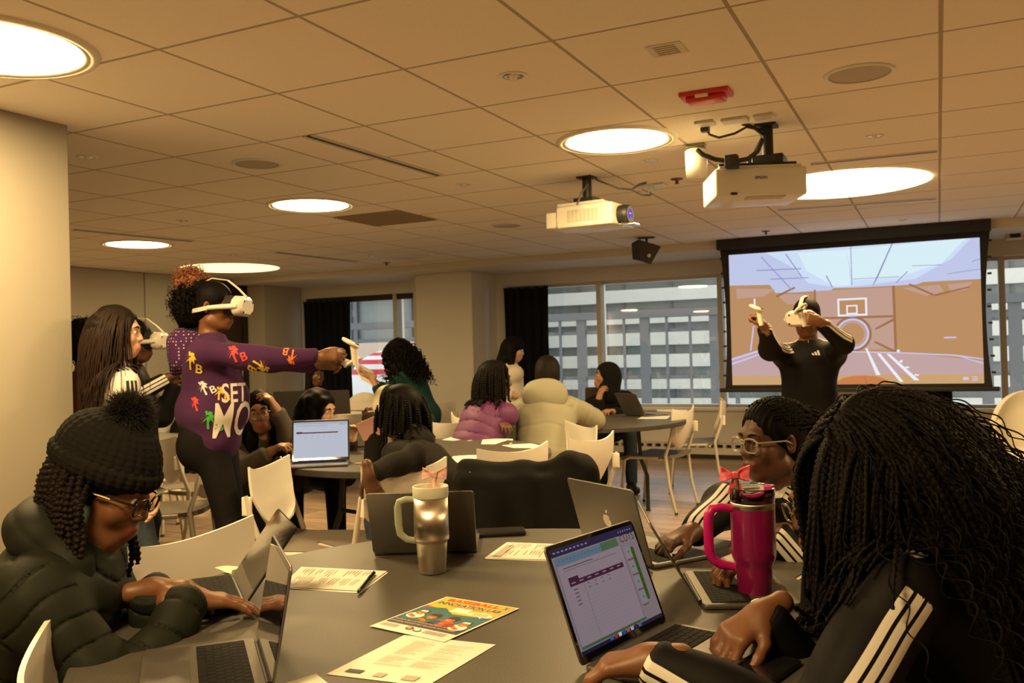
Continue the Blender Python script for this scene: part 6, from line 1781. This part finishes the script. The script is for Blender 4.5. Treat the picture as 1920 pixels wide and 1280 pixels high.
# ------------------------------------------------------------------ far people by the windows
p10 = Person('person in dark teal with long curly hair, bent over papers by the left window', (744, 664, 8.2), -72, -28, body=-75, lean=(.42, 0), skin='tan', h=.009)
p10.arm(-1, at(694, 704, 8.1), hint=V(0, 0, -1), hdir_=hdir(-90, 10), palm=V(0, 0, 1), curl='hold'); p10.arm(1, at(692, 708, 8.35), hint=V(0, 0, -1), hdir_=hdir(-90, 10), palm=V(0, 0, 1), curl='hold')
p10.build_body(brows=HAIRB); p10.top('teal_top', mat('cloth_teal', (.008, .035, .035), .8), disp=sines(.004, 25, 3), inf=.022, sl=.014, cuff=.5); p10.trousers('jeans', DENIM); p10.shoes(SHOEB)
p10.hair('hair', HAIRB, [p10.hell((0, -.04, .03), (.105, .115, .10))], disp=FUZZ)
rt, nr = scalp(p10, 240, .0, .05, 84)
strands('curly_hair', p10.root, p10.o, rt, nr + .2 * nrng.normal(size=(240, 3)), nrng.uniform(.30, .48, 240), .007, HAIRB, p10.head_prims()[:4] + p10.topP, step=.016, grav=.2, lift=nrng.uniform(.01, .07, 240), wave=(.018, 14), sides=4, seed=33, taper=.6, wind=.08 * hdir(90))
e = empty('held_sheets', at(688, 703, 8.15), label='white sheets held by the bending person in teal', cat='paper')
M = frame((0, 0, 0), unit(hdir(70) + V(0, 0, -.6)), unit(hdir(-30) + V(0, 0, .8)), unit(np.cross(hdir(70) + V(0, 0, -.6), hdir(-30) + V(0, 0, .8))))
MB().box((-.11, -.14, -.002), (.11, .14, .002), M=M).build('sheet', PAPER, e); MB().box((-.07, .02, .002), (.03, .06, .003), M=M).box((-.07, .02, -.003), (.03, .06, -.002), M=M).build('print', INKD, e)
PUFFP = mat('puffer_purple', (.115, .020, .105), .6, sheen=.02); PINKL = mat('puffer_pink_lining', (.55, .16, .22), .6)
p11 = Person('person in a purple puffer jacket with pink lined hood and shoulder length locs', (930, 712, 6.1), 84, -4, body=45, sit=True, lean=(.1, 0), skin='deep', h=.008)
p11.arm(1, at(935, 795, 5.95), hint=V(0, 0, -1) + hdir(-90), curl='rest'); p11.arm(-1, at(945, 790, 6.25), hint=V(0, 0, -1), curl='rest')
p11.build_body(brows=HAIRB); p11.top('puffer_jacket', PUFFP, disp=p11.seams(.075, .007, sines(.005, 24, 5)), inf=.042, sl=.030, cuff=.04); p11.trousers('trousers', BLACKC); p11.shoes(SHOEB)
sdf_obj('hood_lining', [cap(p11.nb + p11.r * .09 - p11.bf * .02 + p11.up * .02, p11.nb + p11.r * .075 + p11.bf * .11 - p11.up * .10, .026), cap(p11.nb - p11.r * .09 - p11.bf * .02 + p11.up * .02, p11.nb - p11.r * .05 + p11.bf * .11 - p11.up * .10, .026), cap(p11.nb + p11.r * .09 - p11.bf * .04 + p11.up * .02, p11.nb - p11.r * .09 - p11.bf * .06 + p11.up * .02, .03)], .009, PINKL, p11.root, None, p11.o)
p11.hair('hair', HAIRB, [p11.hell((0, -.03, .03), (.09, .11, .10))], grow=.014)
rt, nr = scalp(p11, 110, .02, .055, 34)
strands('locs', p11.root, p11.o, rt, nr, nrng.uniform(.20, .30, 110), .009, HAIRB, p11.head_prims()[:4] + p11.topP, step=.014, grav=.3, lift=nrng.uniform(.01, .03, 110), braid=.016, sides=5, seed=11, taper=.8)
p12 = Person('person in a white sweater with dark shoulder length hair standing beside the window table', (963, 655, 8.5), 85, -12, body=70, lean=(.08, 0), skin='light', h=.009, size=.95)
p12.arm(1, at(965, 742, 8.3), hint=hdir(-90) + V(0, 0, -.5), hdir_=hdir(60, -20), curl='rest'); p12.arm(-1, at(985, 738, 8.4), hint=V(0, 0, -1))
p12.build_body(brows=HAIRB); p12.top('white_sweater', mat('sweater_white', (.70, .65, .55), .9, noise=.05, nscale=90), disp=sines(.005, 25, 3), inf=.03, sl=.026, hem=-.06, cuff=.12); p12.trousers('trousers', BLACKC); p12.shoes(SHOEB)
p12.hair('hair', HAIRB, [p12.hcap((.05, -.03, .03), (.07, .0, -.17), .048, .04), p12.hcap((-.05, -.03, .03), (-.07, 0, -.17), .048, .04), p12.hcap((0, -.06, 0), (0, -.09, -.17), .08, .07), p12.hcap((.03, .06, .08), (.055, .085, .03), .025, .02), p12.hcap((-.03, .06, .08), (-.055, .085, .03), .025, .02)], disp=sines(.004, 60, 2))
CREAM = mat('puffer_cream', (.30, .285, .205), .65, sheen=.02)
p13 = Person('person in a thick cream hooded puffer coat seen from behind at the window table', (1027, 702, 6.35), 5, -6, body=12, sit=True, lean=(.25, 0), skin='tan', h=.008)
p13.arm(1, at(1094, 786, 6.65), hint=hdir(90) + V(0, 0, -.4), curl='rest'); p13.arm(-1, at(985, 786, 6.7), hint=hdir(-90) + V(0, 0, -.4), curl='rest')
p13.build_body(eyes=False); p13.top('puffer_coat', CREAM, disp=p13.seams(.16, .005, sines(.007, 20, 5)), inf=.050, sl=.034, cuff=.02); p13.trousers('trousers', BLACKC); p13.shoes(SHOEB)
sdf_obj('hood', [ell(p13.nb - p13.bf * .10 - p13.up * .005, (.165, .085, .125), np.stack([p13.r, unit(p13.bf + p13.up * .35), unit(p13.up - p13.bf * .35)], 1), .04), ell(p13.nb - p13.bf * .01 + p13.up * .035, (.135, .115, .055), p13.BR, .05)], .008, CREAM, p13.root, sines(.007, 22, 7), p13.o)
p13.hair('hair', HAIRD, [p13.hcap((0, -.05, 0), (0, -.06, -.12), .085, .08)], grow=.016)
p14 = Person('person in a black headscarf resting a cheek on one hand behind the bronze laptop', (1136, 706, 8.1), -98, 8, body=180, sit=True, lean=(.2, .1), skin='tan', h=.009)
p14.arm(1, at(1123, 748, 7.9), hint=V(0, 0, -1), hdir_=V(0, 0, 1) + hdir(90) * .3, palm=hdir(60), curl='rest'); p14.arm(-1, at(1150, 772, 7.75), hint=V(0, 0, -1) + hdir(90), curl='rest')
p14.build_body(brows=HAIRB); p14.top('black_top', BLACKC, disp=sines(.004, 25, 3), inf=.03, sl=.024); p14.trousers('jeans', DENIM); p14.shoes(SHOEB)
p14.hair('headscarf', BLACKC, [p14.hell((0, -.035, .02), (.092, .105, .115)), p14.hcap((0, -.05, -.03), (0, -.05, -.16), .095, .10, .04), p14.hcap((.05, .02, -.10), (-.05, .02, -.10), .05, .05)], grow=.016, extra=[])
p15 = Person('person in black track jacket and headset, arms raised before the projection screen', (1512, 596, 5.6), -146, -6, body=-160, skin='brown', h=.0065, size=.97)
p15.arm(1, at(1432, 612, 5.25), hint=V(0, 0, -1) + hdir(-90) * .3, hdir_=V(0, 0, 1) + hdir(-90) * .45, palm=hdir(-60), curl='grip'); p15.arm(-1, at(1538, 604, 5.20), hint=hdir(90) + V(0, 0, -.7), hdir_=hdir(-90, 18), palm=hdir(0), curl='grip')
p15.build_body(eyes=False); p15.top('track_jacket', TRACK, p15.stripes(sides={-1: hdir(140) + V(0, 0, .5), 1: hdir(100) + V(0, 0, .3)}), sines(.005, 24, 6), inf=.028, sl=.022, cuff=.10, collar=.016); p15.trousers('trousers', BLACKC); p15.shoes(SHOEB); p15.hair('hair', HAIRB, grow=.010)
headset(p15, 'white headset worn by the person in front of the projection screen')
controller(at(1424, 588, 5.22), unit(V(0, 0, 1)), hdir(-60), 'white controller in the raised hand left of the screen person')
controller(at(1502, 590, 5.12), unit(V(0, 0, 1) + hdir(-90) * .4), hdir(160), 'white controller held in front of the headset of the screen person')
vs, fs = [], []
for i, (x, hgt) in enumerate(((-.016, .012), (0, .021), (.016, .030))):
    fs.append(tuple(range(len(vs), len(vs) + 4))); vs += [(x - .006, -.012, 0), (x + .006, -.012, 0), (x + .002, hgt - .012, 0), (x - .010, hgt - .012, 0)]
p15.decal('chest_emblem', vs, fs, (1530, 662), RGT, UPV, FWD, PRW)
# ------------------------------------------------------------------ people at the big table
# left: knitted hat and puffer jacket, typing
GREENP = mat('puffer_dark_green', (.0115, .0138, .0082), .68, spec=.2)
p1 = Person('person in black knitted pompom hat, glasses and dark green puffer jacket, typing', (196, 912, 1.93), 92, -24, hroll=0, body=84, sit=True, skin='brown', h=.0042, pelvis=at(-150, 1300, 1.85) * V(1, 1, 0) + V(0, 0, .56))
p1.arm(1, onz(352, 1126, .792), hint=V(0, 0, -1) + hdir(180) * .7, hdir_=hdir(64, -7), palm=V(0, 0, -1), curl='flat')
p1.arm(-1, onz(283, 1106, .812), hint=V(0, 0, -1) + hdir(0) * .4, hdir_=hdir(72, 2), palm=V(0, 0, -1) + hdir(180) * .3, curl='type')
p1.build_body(brows=HAIRB)
p1.top('puffer_jacket', GREENP, disp=p1.seams(.058, .0058, sines(.005, 38, 5)), inf=.040, sl=.024, cuff=.0, collar=.02)
sdf_obj('hood', [ell(p1.nb - p1.bf * .09 + p1.up * .02, (.155, .10, .085), p1.BR, .04, puff=(.06, .005)), cap(p1.nb + p1.r * .10 + p1.up * .02, p1.nb + p1.r * .085 + p1.bf * .11 - p1.up * .08, .05, .04, .04), cap(p1.nb - p1.r * .10 + p1.up * .02, p1.nb - p1.r * .085 + p1.bf * .11 - p1.up * .08, .05, .04, .04)], .005, GREENP, p1.root, sines(.004, 30, 7), p1.o)
sdf_obj('blue_collar', [cap(p1.nb - p1.r * .05 - p1.bf * .10 + p1.up * .10, p1.nb + p1.r * .06 - p1.bf * .095 + p1.up * .10, .042, None, .03), cap(p1.nb + p1.r * .085 - p1.bf * .085 + p1.up * .095, p1.nb + p1.r * .105 - p1.bf * .035 + p1.up * .055, .030, .016, .03)], .005, mat('cloth_light_blue', (.22, .40, .44), .85, noise=.1), p1.root, sines(.004, 40, 8), p1.o)
p1.trousers('trousers', BLACKC, h=.012); p1.shoes(SHOEB)
def ribs(s, n=30, amp=.0042):
    def f(P):
        q = (P - s.hl(0, -.012, .1)) @ s.HR
        a = np.arctan2(q[:, 0], q[:, 1])
        return amp * (np.abs(np.sin(a * n / 2)) ** .6 - .6) * -1 + .0013 * np.sin(q[:, 2] * 520)
    return f
KNIT = mat('knit_black', (.011, .010, .009), .95, noise=.2, nscale=300, bump=.3)
bn = sdf_obj('beanie', [ell(p1.hl(0, -.016, .060), (.095, .116, .088), p1.HR, .03), ell(p1.hl(0, -.030, .100), (.070, .085, .056), p1.HR, .05)], .0042, KNIT, p1.root, ribs(p1), p1.o)
p1h = [ell(p1.hl(0, -.016, .042), (.101, .121, .042), p1.HR, .02), ell(p1.hl(0, -.018, .058), (.102, .122, .028), p1.HR, .02)]
sdf_obj('folded_brim', p1h, .0042, KNIT, bn, ribs(p1, 34, .005), p1.o)
pc_ = p1.hl(0, -.010, .165)
R_g = np.random.default_rng(3); dd_ = R_g.normal(size=(3800, 3)); dd_ /= np.linalg.norm(dd_, axis=1, keepdims=True)
pm_ = sdf_obj('pompom', [ell(pc_, (.040, .040, .036), None, .01)], .006, KNIT, bn, None, p1.o)
strands('pompom_fur', pm_, p1.o, pc_ + dd_ * .030, dd_ + .25 * R_g.normal(size=(3800, 3)), R_g.uniform(.022, .042, 3800), .00085, mat('fur_black', (.016, .013, .010), .7), None, step=.007, grav=.05, sides=3, taper=.1, seed=4)
p1.hair('hair', HAIRB, [p1.hcap((.05, -.03, .0), (.055, -.02, -.08), .035, .035), p1.hcap((-.05, -.03, .0), (-.055, -.02, -.08), .035, .035)], grow=.006)
rt, nr = scalp(p1, 90, .0, .03, 44, pred=lambda p: p[2] < .045)
strands('hair_twists', p1.root, p1.o, rt, nr + p1.hf * .15, nrng.uniform(.15, .26, 90), .0075, HAIRD, p1.head_prims()[:4] + [cap(p1.nb, p1.nb - p1.up * .1, .10)], step=.009, grav=.35, lift=nrng.uniform(.004, .022, 90), braid=.013, sides=7, seed=45, taper=.7, wave=(.004, 9))
FRD = mat('glasses_dark', (.012, .010, .012), .2); LENS = mat('lens_glass', (.95, .97, 1), .02, trans=1.0)
g1 = p1.glasses(FRD, w=.025, hh=.018, r=.0026)
MB().tube([p1.hl(.0835, .055, .008) - p1.o, p1.hl(.0835, .02, .005) - p1.o], .0016, 6).build('gold_inlay', mat('gold', (.75, .50, .12), .25, .9), g1)

# right: far side, looking left
p16 = Person('person with clear glasses and braids tied back in a striped jacket, behind the pink tumbler', (1446, 824, 2.70), -113, -5, body=-108, sit=True, lean=(.22, 0), skin='deep', h=.0048, size=1.0)
p16.arm(1, onz(1297, 998, .80), hint=V(0, 0, -1) + hdir(-20) * .5, hdir_=hdir(-108, -14), palm=V(0, 0, -1), curl='type')
p16.arm(-1, onz(1446, 1000, .80), hint=V(0, 0, -1) + hdir(160) * .6, hdir_=hdir(-100, -8), palm=V(0, 0, -1), curl='type')
p16.el[1] = at(1358, 948, 2.62)
p16.build_body(brows=HAIRB)
p16.top('track_jacket', TRACK, p16.stripes(sides={1: hdir(175) * .7 + V(0, 0, 1), -1: hdir(185) + V(0, 0, .35)}), sines(.0055, 32, 6), inf=.026, sl=.020, cuff=.06, collar=.012)
p16.trousers('trousers', BLACKC, h=.012); p16.shoes(SHOEB)
p16.hair('hair', HAIRB, grow=.007, hairline=.078, disp=lambda P: .0028 * np.sin(((P - p16.hc) @ p16.HR)[:, 0] * 420))
rt, nr = scalp(p16, 130, .03, .075, 54, pred=lambda p: p[1] < .045)
strands('braids', p16.root, p16.o, rt, p16.hu * .25 - p16.hf * 1.0 + nr * .2, nrng.uniform(.20, .34, 130), .0055, HAIRB, p16.head_prims()[:4] + p16.topP, step=.011, grav=.06, lift=nrng.uniform(.004, .016, 130), braid=.011, sides=6, seed=55, taper=.7, aim=lambda p: .35 * (p16.hl(0, -.125, .035) - p) / .12 * (np.linalg.norm(p - p16.hl(0, -.125, .035), axis=1) > .05)[:, None])
p16.glasses(mat('glasses_clear', (.62, .58, .50), .12, trans=.55), w=.027, hh=.021, r=.0028)
sw = [(-.030, .034), (-.026, .010), (-.014, -.004), (.004, -.006), (.034, .016), (.008, -.022), (-.010, -.026), (-.026, -.014), (-.034, .010)]
p16.decal('chest_mark', [(x, y, 0) for x, y in sw], [tuple(range(9))], (1440, 908), RGT, UPV, FWD, PRW)

# right: half hidden, chin on a fist
p18 = Person('person with glasses resting chin on a fist, mostly hidden behind long braids', (1566, 940, 1.98), -98, -14, body=-96, sit=True, lean=(.30, 0), skin='brown', h=.0045, size=.98)
p18.arm(-1, at(1545, 1072, 1.90), hint=V(0, 0, -1), hdir_=V(0, 0, 1) + hdir(-90) * .42, palm=hdir(90) + hdir(0) * .3, curl='fist')
p18.arm(1, onz(1412, 1042, .805), hint=V(0, 0, -1) + hdir(20) * .5, hdir_=hdir(-112, -10), palm=V(0, 0, -1), curl='type')
p18.build_body(brows=HAIRB)
p18.top('track_jacket', TRACK, p18.stripes(sides={-1: hdir(190) + V(0, 0, .1), 1: V(0, 0, 1) + hdir(180) * .5}), sines(.007, 36, 8), inf=.024, sl=.018, cuff=.03)
p18.trousers('trousers', BLACKC, h=.012); p18.shoes(SHOEB)
p18.hair('hair', HAIRB, grow=.012, hairline=.040)
p18.glasses(mat('glasses_brown', (.36, .26, .16), .12, trans=.5), w=.026, hh=.020, r=.0026)

# right front: long braids, back to us
p17 = Person('person with a huge mass of long black braids and a striped black jacket', (1656, 886, 1.55), -100, -24, body=-98, sit=True, skin='brown', h=.0042, size=1.03, pelvis=at(1900, 1440, 1.60) * V(1, 1, 0) + V(0, 0, .55))
p17.sh[-1] = at(1690, 1120, 1.38); p17.sh[1] = at(1700, 1085, 1.74)
p17.arm(-1, onz(1226, 1238, .812), hint=V(0, 0, -1) + hdir(120), hdir_=hdir(-72, -10), palm=V(0, 0, -1), curl='type')
p17.arm(1, onz(1432, 1152, .81), hint=V(0, 0, -1) + hdir(60) * .8, hdir_=hdir(-112, -22), palm=V(0, 0, -1) + hdir(-60) * .2, curl='type')
p17.el[-1] = at(1525, 1385, 1.31)
p17.build_body()
p17.top('track_jacket', TRACK, p17.stripes(fore={-1: hdir(180) + V(0, 0, -.5)}, sides={-1: hdir(185) + V(0, 0, .15), 1: V(0, 0, 1) + hdir(0) * .4}), sines(.006, 30, 8), inf=.026, sl=.015, cuff=.0, collar=.012)
p17.trousers('trousers', BLACKC, h=.012); p17.shoes(SHOEB)
p17.hair('hair', HAIRB, [p17.hcap((0, -.07, .02), (0, -.13, -.10), .09, .09)], grow=.016, disp=sines(.003, 90, 3))
coll = p17.head_prims()[:6] + p17.topP
N_ = 520
rt, nr = scalp(p17, N_, -.02, .072, 64, grow=.016)
strands('braids', p17.root, p17.o, rt, nr, nrng.uniform(.52, .82, N_), nrng.uniform(.0042, .0062, N_), HAIRB, coll, step=.013, grav=.16, lift=nrng.uniform(.004, .05, N_), braid=.0125, sides=6, seed=65, taper=.55, wave=(.004, 3.5), wind=.05 * hdir(90))
rt, nr = scalp(p17, 240, -.02, .06, 66, grow=.02)
strands('loose_curls', p17.root, p17.o, rt, nr + .2 * nrng.normal(size=(240, 3)), nrng.uniform(.45, .78, 240), .0016, HAIRB, coll, step=.013, grav=.13, lift=nrng.uniform(.03, .062, 240), wind=.05 * hdir(90), wave=(.011, 16), sides=4, seed=67, taper=.6)

rt, nr = scalp(p17, 110, .0, .10, 71, grow=.012, pred=lambda p: p[1] > .035 and p[0] < .01 and p[2] > .03) if False else (np.array([p17.hl(-.012 - .07 * (i / 109) ** .8, .070 - .075 * (i / 109) ** 1.6, .100 - .045 * (i / 109) ** 1.5) for i in range(110)]), np.array([p17.HR @ unit((-.55, .55, .12)) for i in range(110)]))
strands('front_braids', p17.root, p17.o, rt, nr + .12 * nrng.normal(size=(110, 3)), nrng.uniform(.24, .34, 110), nrng.uniform(.004, .0055, 110), HAIRB, coll, step=.012, grav=.17, lift=nrng.uniform(.004, .035, 110), braid=.0125, sides=6, seed=72, taper=.55, wave=(.004, 3.5))
# dull cloth, not plastic
for n_ in ('cloth_black', 'leggings_black', 'hoodie_black', 'knit_black', 'black_fabric', 'hoodie_purple', 'hood_dotted', 'cloth_teal', 'cloth_brown', 'cloth_dark_brown', 'hoodie_grey', 'denim_blue', 'sweater_white'):
    MATS[n_].node_tree.nodes['Principled BSDF'].inputs['Specular IOR Level'].default_value = .12
